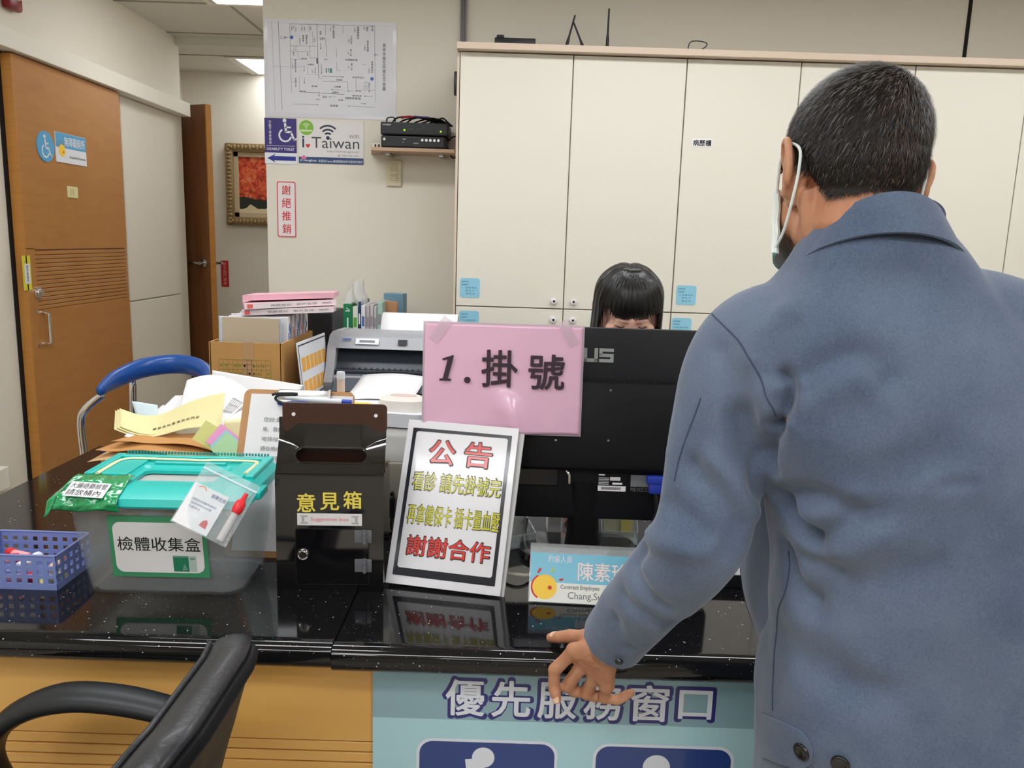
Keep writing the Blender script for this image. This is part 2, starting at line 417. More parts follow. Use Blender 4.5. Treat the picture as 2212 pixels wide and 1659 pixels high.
# round wheelchair plate, name plate, small notice, yellow strip
M_sky = mat('sign_sky_blue', (82, 164, 212), 0.35)
M_wht = mat('sign_white', (226, 230, 236), 0.4)
M_yel = mat('sign_yellow', (218, 208, 62), 0.5)
M_ora = mat('sign_sun', (250, 205, 60), 0.45)
t = thing('wheelchair_sign', 'round sky-blue wheelchair sign on the sliding door', 'sign', (WX, 3.52, 1.697), R(90))
obj('plate', B().cyl((0, 0, 0), 0.064, 0.006, (PI/2, 0, 0), 40, bev=0.001), M_sky, t)
obj('wheelchair_symbol', wheelchair2(B(), 0.0, 0.0, 0.095, -0.0036), M_wht, t)
t = thing('restroom_sign', 'blue and white restroom name plate with a small sun on the sliding door', 'sign', (WX, 3.72, 1.706), R(90))
obj('plate', B().box((0, 0, 0), (0.25, 0.006, 0.128), bev=0.001), M_wht, t)
obj('blue_band', rect2(B(), -0.124, 0.124, 0.0, 0.063, -0.0034), M_sky, t)
txt('lettering', '無障礙廁所', 0.17, 0.042, M_wht, t, 0.028, 0.03, -0.004, bold=0.015)
txt('lettering', 'Accessible Restroom', 0.135, None, M_ink, t, 0.045, -0.034, -0.004)
b = B(); disc2(b, -0.078, -0.012, 0.026, -0.0038); obj('sun_emblem', b, M_ora, t)
b = B(); disc2(b, -0.068, -0.018, 0.005, -0.0042, 10); 
for a in (60, 100, 140): bar2(b, -0.078+0.031*math.cos(R(a)), -0.012+0.031*math.sin(R(a)), -0.078+0.04*math.cos(R(a)), -0.012+0.04*math.sin(R(a)), 0.005, -0.004)
obj('sun_marks', b, M_red, t)
t = thing('switch_notice', 'small beige square plate on the sliding door under the restroom signs', 'sign', (WX, 3.71, 1.518), R(90))
obj('plate', B().box((0, 0, 0), (0.085, 0.006, 0.05), bev=0.001), mat('beige_plate', (222, 212, 160), 0.5), t)
b = B()
for q in (-1, 0, 1): rect2(b, -0.01+q*0.012, -0.006+q*0.012, -0.012, 0.014, -0.0036)
obj('marks', b, mat('beige_mark', (190, 180, 120), 0.5), t)
t = thing('door_notice', 'yellow vertical sticker with a white label on the sliding door edge', 'notice', (WX, 3.325, 1.17), R(90))
obj('backing', B().box((0, 0, 0), (0.056, 0.001, 0.142)), M_yel, t)
obj('label_strip', rect2(B(), -0.016, 0.02, -0.045, 0.038, -0.0008), M_wht, t)
txt('lettering', '請\n勿\n推\n擠\n門', 0.014, 0.072, M_ink, t, 0.002, -0.004, -0.0012)
# red fire alarm lamp in the corner above
t = thing('fire_alarm', 'red fire alarm lamp housing high on the left wall', 'alarm', (-2.07, 3.41, 2.24), R(90))
obj('housing', B().box((0, -0.02, 0), (0.09, 0.04, 0.06), bev=0.012), mat('alarm_red', (128, 22, 26), 0.35), t, True)
obj('lamp', B().ball((0.0, -0.035, 0.028), (0.035, 0.02, 0.022)), mat('alarm_lens', (216, 200, 190), 0.3), t, True)

# ---- corridor: open door leaf, painting, red notice, red crate
a = math.atan2(-0.30, 0.47)
t = struct('door_2', None if False else B().box((0.265, 0.02, 1.065), (0.53, 0.04, 2.13), bev=0.002), M_doord, label='brown wooden door leaf standing open in the corridor')
t.location = (-1.915, 5.14, 0); t.rotation_euler = (0, 0, R(180)-math.atan2(0.22, 0.47))
obj('door_edge', B().box((-0.004, 0.02, 1.065), (0.008, 0.041, 2.13)), M_doore, t)
b = B(); b.cyl((0.045, 0.046, 1.165), 0.026, 0.014, (PI/2, 0, 0), bev=0.003).cyl((0.045, 0.065, 1.165), 0.012, 0.04, (PI/2, 0, 0)); b.tube([(0.045, 0.085, 1.165), (0.09, 0.088, 1.167), (0.15, 0.085, 1.163)], 0.009, 8)
b.cyl((0.045, -0.006, 1.165), 0.026, 0.014, (PI/2, 0, 0), bev=0.003); b.tube([(0.045, -0.04, 1.165), (-0.02, -0.04, 1.167)], 0.009, 8); b.cyl((0.045, -0.02, 1.165), 0.011, 0.04, (PI/2, 0, 0))
obj('handle', b, M_steel, t, True)
t = thing('framed_painting', 'painting of red autumn trees in an ornate carved gold frame', 'painting', (-1.79, 5.895, 1.7))
M_gold = mat('antique_gold', (150, 128, 88), 0.42, metal=0.35, bump=(50, 0.9))
b = B(); W_, H_ = 0.6, 0.57
for s in (-1, 1):
    b.box((s*(W_/2-0.03), -0.022, 0), (0.06, 0.044, H_), bev=0.012); b.box((0, -0.022, s*(H_/2-0.03)), (W_, 0.044, 0.06), bev=0.012)
for k in range(22):
    q = -W_/2+0.02+k*(W_-0.04)/21
    for s in (-1, 1): b.ball((q, -0.045, s*(H_/2-0.028)), (0.012, 0.008, 0.014 if k % 2 else 0.02), n=8)
for k in range(21):
    q = -H_/2+0.02+k*(H_-0.04)/20
    for s in (-1, 1): b.ball((s*(W_/2-0.028), -0.045, q), (0.014 if k % 2 else 0.02, 0.008, 0.012), n=8)
obj('frame', b, M_gold, t, True)
b = B(); f = 0.03
for s in (-1, 1):
    b.box((s*(W_/2-0.075), -0.014, 0), (f, 0.02, H_-0.12)); b.box((0, -0.014, s*(H_/2-0.075)), (W_-0.12, 0.02, f))
obj('liner', b, mat('frame_liner', (196, 178, 146), 0.6), t)
m = mat('painting_canvas', (200, 80, 40), 0.55); nt = m.node_tree; bs = nt.nodes['Principled BSDF']
tc = nt.nodes.new('ShaderNodeTexCoord'); sp_ = nt.nodes.new('ShaderNodeSeparateXYZ'); nt.links.new(tc.outputs['Object'], sp_.inputs[0])
n1 = nt.nodes.new('ShaderNodeTexNoise'); n1.inputs['Scale'].default_value = 16; n1.inputs['Detail'].default_value = 6; n1.inputs['Distortion'].default_value = 1.5
nt.links.new(tc.outputs['Object'], n1.inputs['Vector'])
cr = nt.nodes.new('ShaderNodeValToRGB'); e = cr.color_ramp.elements
e[0].position = 0.3; e[0].color = rgb((40, 34, 26)); e[1].position = 0.42; e[1].color = rgb((176, 52, 30))
for p_, c_ in ((0.52, (214, 92, 56)), (0.6, (222, 120, 66)), (0.68, (206, 150, 120)), (0.76, (150, 138, 90))):
    q = cr.color_ramp.elements.new(p_); q.color = rgb(c_)
nt.links.new(n1.outputs['Fac'], cr.inputs[0])
n2 = nt.nodes.new('ShaderNodeTexNoise'); n2.inputs['Scale'].default_value = 9; nt.links.new(tc.outputs['Object'], n2.inputs['Vector'])
ma = nt.nodes.new('ShaderNodeMath'); ma.operation = 'MULTIPLY_ADD'; ma.inputs[1].default_value = 0.10; nt.links.new(n2.outputs['Fac'], ma.inputs[0]); nt.links.new(sp_.outputs['Z'], ma.inputs[2])
cr2 = nt.nodes.new('ShaderNodeValToRGB'); e = cr2.color_ramp.elements; cr2.color_ramp.interpolation = 'CONSTANT'
mr = nt.nodes.new('ShaderNodeMapRange'); mr.inputs[1].default_value = -0.25; mr.inputs[2].default_value = 0.25; nt.links.new(ma.outputs[0], mr.inputs[0]); nt.links.new(mr.outputs[0], cr2.inputs[0])
e[0].position = 0.0; e[0].color = rgb((214, 200, 160)); e[1].position = 0.29; e[1].color = rgb((38, 46, 36)); q = e.new(0.41); q.color = (1, 1, 1, 1)
mx = nt.nodes.new('ShaderNodeMix'); mx.data_type = 'RGBA'; gt = nt.nodes.new('ShaderNodeMath'); gt.operation = 'GREATER_THAN'; gt.inputs[1].default_value = 0.41
nt.links.new(mr.outputs[0], gt.inputs[0]); nt.links.new(gt.outputs[0], mx.inputs[0]); nt.links.new(cr2.outputs[0], mx.inputs[6]); nt.links.new(cr.outputs[0], mx.inputs[7]); nt.links.new(mx.outputs[2], bs.inputs['Base Color'])
obj('canvas', B().box((0, -0.008, 0), (W_-0.16, 0.008, H_-0.16)), m, t)
obj('cord', B().tube([(0.08, -0.012, H_/2-0.01), (0.2, -0.006, H_/2+0.07), (0.28, -0.012, H_/2-0.01)], 0.0022, 6), M_gap, t)
t = thing('red_notice', 'red vertical sticker with pale characters on the corridor wall by the open door', 'notice', (-2.128, 5.898, 1.063))
obj('backing', B().box((0, 0, 0), (0.055, 0.002, 0.19)), mat('notice_red', (186, 34, 36), 0.45), t)
txt('lettering', '隨\n手\n關\n門\n謝\n謝', 0.024, 0.165, mat('notice_pale', (232, 160, 150), 0.5), t, 0, 0, -0.0016)
t = thing('red_crate', 'dark red crate with white marks on the corridor floor by the open door', 'crate', (-1.72, 5.45, 0))
obj('crate_body', B().box((0, 0, 0.19), (0.34, 0.25, 0.38), bev=0.006).box((0, -0.126, 0.33), (0.3, 0.006, 0.07)), mat('crate_red', (120, 26, 30), 0.45), t)
b = B()
for k in range(4): rect2(b, -0.12+k*0.06, -0.085+k*0.06, 0.31, 0.345, -0.13)
obj('marks', b, mat('crate_mark', (214, 190, 186), 0.5), t)
# ================================================================ the poster wall
WY = 3.549
t = thing('floor_plan_poster', 'large laminated floor plan turned sideways on the white wall', 'poster', (-0.807, WY, 2.048))
obj('laminate', B().box((0, -0.0005, 0), (0.557, 0.001, 0.392)), mat('plan_laminate', (214, 214, 220), 0.3, coat=0.2, bump=(9, 0.1)), t)
obj('sheet', rect2(B(), -0.262, 0.262, -0.178, 0.178, -0.0014), mat('plan_sheet', (218, 219, 224), 0.4), t)
# drawing in crop pixels of the plan (2143x1659 for 310x240 px): x 50..2050, y 80..1600
def PX(x, y): return (-0.2785+(x-60)/1985*0.557, 0.196-(y-100-0.033*(x-50))/1475*0.392)
b = B()
def L(x0, y0, x1, y1, w=5, bb=None): 
    a_, c_ = PX(x0, y0), PX(x1, y1); bar2(bb or b, a_[0], a_[1], c_[0], c_[1], w*0.00028, -0.0018)
for s in ((180, 130, 210, 1490, 3), (280, 130, 315, 1480, 6), (450, 180, 460, 1210, 4), (450, 180, 1720, 215, 4), (1718, 215, 1726, 1350, 4), (455, 505, 855, 515, 4), (455, 590, 745, 598, 4), (745, 505, 750, 685, 4), (750, 685, 860, 690, 4), (855, 180, 875, 990, 6),
          (980, 190, 985, 345, 4), (985, 400, 995, 670, 4), (1240, 200, 1245, 325, 4), (1145, 545, 1150, 680, 4), (1148, 745, 1150, 880, 4), (925, 965, 1235, 975, 5), (875, 990, 930, 1000, 4), (930, 1040, 1310, 1050, 4), (1310, 1050, 1312, 1170, 4), (455, 710, 600, 712, 3), (580, 1200, 1255, 1240, 6),
          (710, 820, 710, 930, 3), (710, 935, 870, 937, 3), (1435, 1020, 1438, 1160, 4), (1530, 1170, 1722, 1180, 3), (480, 1385, 860, 1400, 4), (1320, 1420, 1725, 1438, 4), (1510, 1380, 1585, 1383, 4), (1565, 1268, 1695, 1272, 4), (1065, 1168, 1220, 1175, 4), (1030, 1278, 1140, 1282, 4), (905, 470, 908, 550, 6), (915, 785, 918, 925, 7), (655, 800, 655, 885, 5), (657, 990, 659, 1070, 5), (965, 712, 1025, 714, 5), (385, 380, 440, 381, 4), (1310, 1188, 1395, 1190, 4), (875, 1190, 878, 1265, 6),
          (565, 600, 567, 680, 3), (790, 300, 795, 510, 3), (735, 185, 740, 300, 3), (1530, 790, 1590, 795, 3), (1148, 880, 1200, 882, 3), (200, 815, 640, 825, 3), (460, 1050, 580, 1055, 3), (580, 960, 582, 1200, 3)): L(*s)
for k in range(4): L(490, 520+k*18, 555, 521+k*18, 3)
for k in range(5): L(1550, 1055+k*22, 1625, 1058+k*22, 3)
L(852, 695, 855, 775, 22)
for (x, y, dx_, dy_) in ((908, 562, 0, 1), (918, 935, 0, 1), (655, 895, 0, 1), (659, 1080, 0, 1), (955, 712, -1, 0), (380, 380, -1, 0), (1255, 975, 1, 0), (870, 1400, 1, 0), (1310, 1420, -1, 0), (1055, 1168, -1, 0), (1022, 1278, -1, 0), (878, 1275, 0, 1), (1300, 1188, -1, 0), (1555, 1268, -1, 0), (1590, 1383, 1, 0)):
    p0, p1, p2 = PX(x, y), PX(x-dx_*24-dy_*10, y-dy_*24-dx_*10), PX(x-dx_*24+dy_*10, y-dy_*24+dx_*10); face2(b, [p0, p1, p2], -0.0018)
obj('plan_lines', b, M_inkg, t)
b = B()
for (x, y) in ((478, 380), (1677, 1005)): disc2(b, *PX(x, y), 0.0072, -0.002, 18)
obj('blue_dots', b, mat('dot_blue', (58, 110, 180), 0.5), t)
b = B(); L(990, 840, 990, 915, 16, b); L(1060, 845, 1060, 915, 34, b); obj('green_marks', b, mat('plan_green', (60, 140, 140), 0.5), t)
ms = []
def PT(s, x, y, wpx, hpx, vert=False):
    c_ = PX(x, y); ms.append(txt_mesh('\n'.join(s) if vert else s, wpx*0.00028, hpx*0.000265, cx=c_[0], cz=c_[1], y=-0.0019, res=1, bold=0.01))
PT('員林市衛生所衛生平面圖', 1860, 830, 48, 710, True)
for s in (('志工服務室', 1105, 300, 34, 190), ('健康諮詢站', 1470, 315, 36, 190), ('廁所', 1605, 262, 32, 70), ('茶水間', 1682, 250, 24, 85), ('注射室', 1368, 420, 28, 120), ('預防接種', 1615, 515, 28, 165), ('第一診', 1362, 610, 28, 105), ('第二診', 1372, 825, 28, 110), ('無障礙廁所', 1680, 830, 28, 185), ('哺集乳室', 700, 410, 28, 135), ('檢驗室', 650, 395, 28, 100), ('掛號', 910, 315, 28, 60), ('櫃台', 502, 630, 22, 52), ('主任', 712, 632, 22, 52), ('健康教育室', 528, 805, 24, 200), ('會議辦公室', 528, 1055, 24, 135), ('志工台', 822, 880, 24, 85), ('樓梯往二樓', 1637, 1135, 22, 140), ('候診', 1025, 875, 24, 70)): PT(*s, True)
for s in (('滅火器', 655, 700, 85, 26), ('血壓計', 762, 788, 100, 26), ('診間候診區', 1372, 718, 180, 32), ('安全門出口', 1470, 985, 175, 32), ('掛號區', 1185, 1020, 95, 28), ('公佈欄', 1155, 1125, 100, 30), ('飲水機', 808, 1115, 85, 26), ('服務台', 1130, 1210, 100, 30), ('滅火器', 630, 1192, 90, 26), ('滅火器', 1468, 1188, 85, 24), ('殘障停車格', 1390, 1302, 240, 38), ('大門', 858, 1318, 50, 26), ('停車場', 1100, 1415, 120, 36), ('消防栓', 962, 1278, 75, 34), ('坡道', 1205, 1328, 70, 26), ('往二樓', 345, 385, 75, 40), ('往後門', 935, 402, 75, 40), ('出入', 1742, 642, 60, 36), ('輪椅坡道', 1450, 1262, 140, 22)): PT(*s)
for s in ((480, 240, 50), (505, 225, 40), (540, 250, 60), (632, 235, 60), (672, 240, 50), (760, 235, 60), (600, 420, 90), (820, 410, 60), (1060, 250, 60), (1420, 265, 60), (1560, 240, 40), (1330, 425, 50), (1320, 615, 30), (1325, 825, 30), (1570, 530, 70), (1635, 870, 70), (485, 790, 90), (780, 885, 40)):
    PT('Room', s[0], s[1], 14, s[2]*1.6); 
obj('lettering', join_meshes('l', ms), mat('plan_ink', (92, 94, 100), 0.6), t)

t = thing('disability_toilet_sign', 'purple disability toilet sign with a white wheelchair user on the poster wall', 'sign', (-1.023, WY, 1.7755))
obj('panel', B().box((0, -0.001, 0), (0.136, 0.002, 0.142)), mat('sign_purple', (58, 46, 118), 0.4), t)
obj('wheelchair_symbol', wheelchair2(B(), 0.026, 0.021, 0.096, -0.0024), M_wht, t)
txt('lettering', '行\n動\n不\n便\n者\n專\n用', 0.011, 0.098, M_wht, t, -0.044, 0.012, -0.0024)
b = B(); rect2(b, -0.06, 0.06, -0.0435, -0.042, -0.0024); obj('rule', b, M_wht, t)
txt('lettering', 'DISABILITY TOILET', 0.118, 0.0105, M_wht, t, 0.0, -0.056, -0.0024, bold=0.01)
t = thing('arrow_sign', 'white sticker with a blue arrow pointing left below the disability toilet sign', 'sign', (-1.023, WY, 1.681))
obj('panel', B().box((0, -0.0008, 0), (0.138, 0.0016, 0.046)), M_wht, t)
b = B(); rect2(b, -0.03, 0.064, -0.009, 0.009, -0.002); face2(b, [(-0.058, 0), (-0.022, 0.019), (-0.03, 0.009), (-0.03, -0.009), (-0.022, -0.019)], -0.002); obj('arrow', b, M_blue, t)
t = thing('wifi_sign', 'white wireless hotspot poster with lettering and a navy strip along its foot', 'sign', (-0.807, WY, 1.7535))
obj('panel', B().box((0, -0.001, 0), (0.28, 0.002, 0.178)), mat('wifi_white', (226, 224, 222), 0.45), t)
obj('green_disc', disc2(B(), -0.105, 0.058, 0.031, -0.0024), mat('wifi_green', (132, 186, 62), 0.4), t)
b = B(); disc2(b, -0.105, 0.056, 0.003, -0.0028, 12)
for r_ in (0.008, 0.014, 0.02): disc2(b, -0.105, 0.056, r_, -0.0028, 12, 45, 135, r_-0.003)
rect2(b, -0.13, -0.08, 0.042, 0.049, -0.0028)
obj('disc_marks', b, mat('disc_white', (214, 232, 190), 0.4), t)
b = B(); disc2(b, -0.013, 0.018, 0.008, -0.0024, 16)
for r_ in (0.021, 0.036, 0.052): disc2(b, -0.013, 0.02, r_, -0.0024, 14, 46, 134, r_-0.0075)
obj('signal_symbol', b, mat('wifi_navy', (44, 52, 74), 0.45), t)
txt('lettering', 'Taiwan', 0.204, 0.045, mat('wifi_text', (70, 74, 82), 0.5), t, 0.019, -0.002, -0.0024)
b = B(); rect2(b, -0.123, -0.115, -0.024, 0.012, -0.0024); disc2(b, -0.119, 0.0195, 0.0048, -0.0024, 12); obj('letter_i', b, mat('wifi_i', (30, 58, 90), 0.45), t)
b = B(); disc2(b, -0.1035, -0.014, 0.005, -0.0024, 10); disc2(b, -0.0945, -0.014, 0.005, -0.0026, 10); face2(b, [(-0.1082, -0.016), (-0.099, -0.026), (-0.0898, -0.016), (-0.099, -0.012)], -0.0025); obj('heart', b, M_red, t)
txt('lettering', 'WiFi', 0.042, 0.014, M_inkg, t, 0.098, 0.026, -0.0024)
txt('lettering', 'http://itaiwan.gov.tw', 0.135, 0.011, M_inkg, t, 0.05, -0.0375, -0.0024)
txt('lettering', '☎ 0800-081-001', 0.092, 0.009, M_inkg, t, 0.072, -0.053, -0.0024)
obj('strip', rect2(B(), -0.139, 0.139, -0.089, -0.0625, -0.0024), mat('strip_navy', (42, 70, 118), 0.4), t)
txt('lettering', 'iChanghua', 0.07, 0.0115, M_wht, t, -0.098, -0.078, -0.0028, bold=0.012)
txt('lettering', '本區域iTaiwan無線網路由彰化縣政府提供', 0.19, 0.0115, M_wht, t, 0.04, -0.078, -0.0028, res=1)
b = B(); disc2(b, -0.122, -0.066, 0.006, -0.003, 10); disc2(b, -0.112, -0.066, 0.006, -0.0031, 10); disc2(b, -0.117, -0.062, 0.006, -0.0032, 10); obj('pink_flower', b, mat('flower_pink', (226, 120, 160), 0.5), t)
t = thing('no_sales_sign', 'narrow white sign with red border and four red characters on the poster wall', 'sign', (-1.0025, WY, 1.467))
obj('panel', B().prism(rrect(0.083, 0.237, 0.008), 0.003, c=(0, -0.003, 0)), mat('sales_white', (232, 224, 226), 0.25, coat=0.3), t)
o_, i_ = rrect(0.081, 0.235, 0.008), rrect(0.073, 0.227, 0.006); b = B(); n_ = len(o_)
for k in range(n_): face2(b, [o_[k], o_[(k+1) % n_], i_[(k+1) % n_], i_[k]], -0.0034)
obj('border', b, mat('border_red', (214, 70, 76), 0.4), t)
txt('lettering', '謝\n絕\n推\n銷', 0.038, 0.205, M_red, t, 0.0, 0.0, -0.0036, bold=0.012, line=1.25)

M_ivory = mat('ivory_plastic', (216, 205, 172), 0.25)
t = thing('light_switch', 'ivory wall switch plate with two rockers under the wall shelf', 'switch', (-0.535, WY, 1.634))
obj('plate', B().box((0, -0.005, 0), (0.066, 0.011, 0.112), bev=0.005, seg=3), M_ivory, t, True)
for q in (-1, 1): obj('rocker', B().box((-0.002, -0.012, q*0.02), (0.03, 0.006, 0.026), rot=(R(6*q), 0, 0), bev=0.002), mat('rocker', (204, 194, 164), 0.3), t, True)
obj('insert', B().box((-0.002, -0.0105, 0), (0.034, 0.003, 0.08), bev=0.001), M_ivory, t)

# ---- shelf with the two set-top boxes
M_shelf = mat('shelf_board', (190, 160, 132), 0.5); 
t = thing('wall_shelf', 'thin pinkish brown wall shelf holding two black boxes', 'shelf', (-0.445, WY, 1.716))
b = B(); b.prism([(-0.19, 0), (0.18, 0), (0.18, -0.17), (-0.16, -0.17)], 0.013, 'XY', c=(0, 0, -0.0065)); obj('board', b, M_shelf, t)
b = B()
for x in (-0.13, -0.06): b.cyl((x, -0.1, -0.009), 0.006, 0.006)
b.box((-0.1, -0.06, -0.012), (0.018, 0.12, 0.012)); b.box((0.12, -0.06, -0.012), (0.018, 0.12, 0.012)); obj('bracket', b, M_steel, t)
def stb(name, label, x, y, z, w_, d_, h_):
    t = thing(name, label, 'box', (x, y, z))
    obj('case', B().box((0, 0, h_/2+0.002), (w_, d_, h_), bev=0.004), M_black, t, True)
    obj('front_panel', B().box((0, -d_/2-0.001, h_/2+0.002), (w_-0.01, 0.003, h_-0.008), bev=0.001), M_black, t)
    return t
t = stb('set_top_box', 'lower black box with round silver buttons on the wall shelf', -0.435, 3.462, 1.7225, 0.262, 0.15, 0.046)
b = B()
for k in range(5): b.cyl((0.038+k*0.0165, -0.078, 0.033), 0.0055, 0.004, (PI/2, 0, 0), 14)
b.cyl((-0.117, -0.078, 0.033), 0.0055, 0.004, (PI/2, 0, 0), 14); obj('buttons', b, M_steel, t, True)
txt('lettering', 'HDMI', 0.02, 0.004, M_wht, t, 0.012, 0.02, -0.0785); b = B(); rect2(b, -0.042, -0.03, 0.034, 0.036, -0.0785); rect2(b, -0.042, -0.038, 0.022, 0.024, -0.0785); obj('marks', b, M_wht, t)
t = stb('set_top_box', 'upper black box with green lights stacked on another box on the wall shelf', -0.43, 3.46, 1.772, 0.276, 0.15, 0.05)
txt('lettering', 'SYNREX', 0.034, 0.006, M_wht, t, -0.112, 0.04, -0.0785)
b = B(); b.cyl((-0.04, -0.0775, 0.021), 0.0042, 0.003, (PI/2, 0, 0), 12); b.cyl((0.108, -0.0775, 0.019), 0.004, 0.003, (PI/2, 0, 0), 12); obj('indicator_light', b, emis('led_green', (150, 230, 60), 1.2), t)
b = B(); rect2(b, -0.02, -0.006, 0.025, 0.0265, -0.0785); rect2(b, 0.012, 0.02, 0.025, 0.0265, -0.0785); rect2(b, 0.036, 0.039, 0.033, 0.036, -0.0785); obj('marks', b, M_inkg, t)
b = B()
for k in range(6):
    r_ = random.Random(k); b.tube([(-0.53+0.03*k, 3.45, 1.83), (-0.5+0.03*k, 3.42+0.01*k, 1.84+0.008*r_.random()), (-0.42+0.02*k, 3.43, 1.846+0.006*r_.random()), (-0.36+0.012*k, 3.46, 1.838), (-0.31+0.005*k, 3.5, 1.829)], 0.0035, 6, smooth=4)
b.tube([(-0.55, 3.43, 1.829), (-0.545, 3.42, 1.843), (-0.52, 3.42, 1.846), (-0.515, 3.43, 1.832)], 0.003, 6, smooth=4)
t = obj('coiled_cable', b, M_black, None, True); tag(t, 'tangle of black cables lying on the upper black box', 'cable')
obj('cable_tie', B().tube([(-0.49, 3.42, 1.846), (-0.46, 3.42, 1.851), (-0.44, 3.42, 1.85)], 0.005, 6), mat('tie_red', (150, 40, 44), 0.5), t, True)
obj('cable_label', B().box((-0.405, 3.425, 1.85), (0.06, 0.03, 0.006), rot=(0, R(4), 0), bev=0.002), mat('tie_purple', (48, 44, 100), 0.5), t)
t = obj('outlet_adapter', B().box((-0.592, 3.47, 1.735), (0.05, 0.04, 0.024), bev=0.004), mat('adapter_white', (222, 216, 204), 0.4), None, True); tag(t, 'small white extension socket at the left end of the wall shelf', 'socket')
obj('socket_hole', B().box((-0.6, 3.4495, 1.736), (0.006, 0.002, 0.01)).box((-0.585, 3.4495, 1.736), (0.006, 0.002, 0.01)), M_gap, t)
b = B(); b.tube([(-0.32, 3.5, 1.75), (-0.28, 3.5, 1.72), (-0.262, 3.5, 1.69), (-0.25, 3.5, 1.62), (-0.252, 3.5, 1.55)], 0.004, 6, smooth=4); b.tube([(-0.31, 3.5, 1.76), (-0.285, 3.5, 1.785), (-0.262, 3.5, 1.8), (-0.25, 3.5, 1.9), (-0.258, 3.5, 1.95)], 0.003, 6, smooth=4); b.tube([(-0.31, 3.49, 1.745), (-0.28, 3.49, 1.70), (-0.25, 3.49, 1.715)], 0.0035, 6, smooth=4)
tag(obj('cable', b, M_black, None, True), 'black cables running from the wall shelf behind the cabinet', 'cable')
t = thing('power_adapter', 'black power adapter hanging on the wall at the cabinet edge', 'adapter', (-0.258, 3.5, 2.0))
obj('body', B().box((0, 0, 0), (0.045, 0.03, 0.095), bev=0.005), M_black, t, True); obj('plug', B().box((0, 0.03, 0.02), (0.02, 0.04, 0.02)), M_black, t)
obj('cord', B().tube([(0.005, 0, -0.047), (0.004, 0, -0.075), (-0.008, 0, -0.11), (0.012, 0, -0.17)], 0.0028, 6, smooth=4), M_black, t, True)
b = B()
for k, x in enumerate((-0.258, -0.25, -0.241)): b.tube([(x, 3.53, 2.44), (x+0.001, 3.53, 2.2), (x+0.004, 3.53, 2.05)], 0.0045, 8)
tag(obj('cable_bundle', b, mat('cable_grey', (120, 120, 124), 0.5), None, True), 'grey cables running down the wall behind the cabinet corner', 'cable')

# ================================================================ the cabinets
M_cab = mat('cabinet_cream', (225, 221, 208), 0.45, spec=0.35)
M_cabs = mat('cabinet_side', (205, 196, 178), 0.5)
M_lock = mat('lock_white', (226, 226, 228), 0.3)
M_note = mat('note_blue', (142, 200, 222), 0.6)
def cabinet(x, w_, label):
    t = thing('cabinet', label, 'cabinet', (x+w_/2, 3.13, 0), group='cream cabinets along the back')
    b = B(); b.box((0, 0.2, 1.05), (w_-0.001, 0.39, 1.99)); b.box((0, 0.19, 0.03), (w_-0.01, 0.34, 0.06)); obj('carcass', b, M_gap if False else M_cabs, t)
    for s in (-1, 1):
        for (z0, z1, kz) in ((1.109, 2.043, 1.137), (0.07, 1.105, 1.065)):
            d = obj('door', B().box((s*w_/4, -0.004, (z0+z1)/2), (w_/2-0.004, 0.018, z1-z0), bev=0.0015, seg=1), M_cab, t)
            k = obj('knob', B().cyl((s*0.038, -0.018, kz), 0.0125, 0.012, (PI/2, 0, 0), 20, bev=0.003), M_lock, d, True)
            obj('keyhole', B().cyl((s*0.038+0.001, -0.0245, kz), 0.0045, 0.002, (PI/2, 0, 0), 12), M_gap, d)
    return t
cabinet(-0.23, 0.84, 'cream double cabinet at the left end of the row, behind the pink sign')
cabinet(0.6105, 0.8435, 'cream double cabinet bearing a black three-character label, middle of the row')
cabinet(1.4545, 0.8435, 'cream double cabinet at the right end of the row, behind the standing man')
t = obj("capping_board", B().box((1.04, 3.3, 2.0585), (2.56, 0.44, 0.024), bev=0.002), mat('top_board', (212, 192, 172), 0.5)); tag(t, 'long pinkish beige board capping the row of cream cabinets', 'cabinet top')
t = obj('cabinet_end_panel', B().box((-0.2355, 3.32, 1.02), (0.009, 0.4, 2.04)), mat('end_board', (206, 190, 170), 0.5)); tag(t, 'thin beige end panel closing the left side of the cabinet row', 'panel')
CY_ = 3.117
def note(x, z, label, n):
    t = thing('sticky_note', label, 'note', (x, CY_, z), group='light blue notes on the cabinets')
    obj('sheet', B().prism(rrect(0.077, 0.075, 0.01), 0.001, c=(0, -0.001, 0)), M_note, t)
    ms = [txt_mesh(s, w_, 0.0055, cx=-0.037+w_/2+o_, cz=0.024-k*0.0115, y=-0.0016, res=1) for k, (s, w_, o_) in enumerate((('病歷號碼', 0.028, 0.004), ('自費病歷', 0.024, 0.006), ('・'+n+' 區 櫃 號 碼', 0.058, 0.004), ('健 保 卡', 0.034, 0.02), ('慢 性 病', 0.034, 0.022)))]
    obj('lettering', join_meshes('l', ms), mat('note_ink', (84, 130, 150), 0.6), t)
note(-0.175, 1.178, 'light blue note on the upper door of the leftmost cabinet', '一'); note(-0.176, 1.052, 'light blue note on the lower door of the leftmost cabinet, half behind the monitor', '二')
note(0.664, 1.176, 'light blue note right of the clerk, upper of two on the middle cabinet', '三'); note(0.654, 1.05, 'light blue note right of the clerk, lower of two beside the monitor', '四')
t = thing('cabinet_label', 'small white strip with three bold black characters on the middle cabinet', 'label', (0.685, CY_, 1.746))
obj('strip', B().box((0, -0.0005, 0), (0.074, 0.001, 0.03)), M_paper, t); txt('lettering', '病歷櫃', 0.068, 0.022, M_ink, t, 0, 0, -0.0014, bold=0.03)
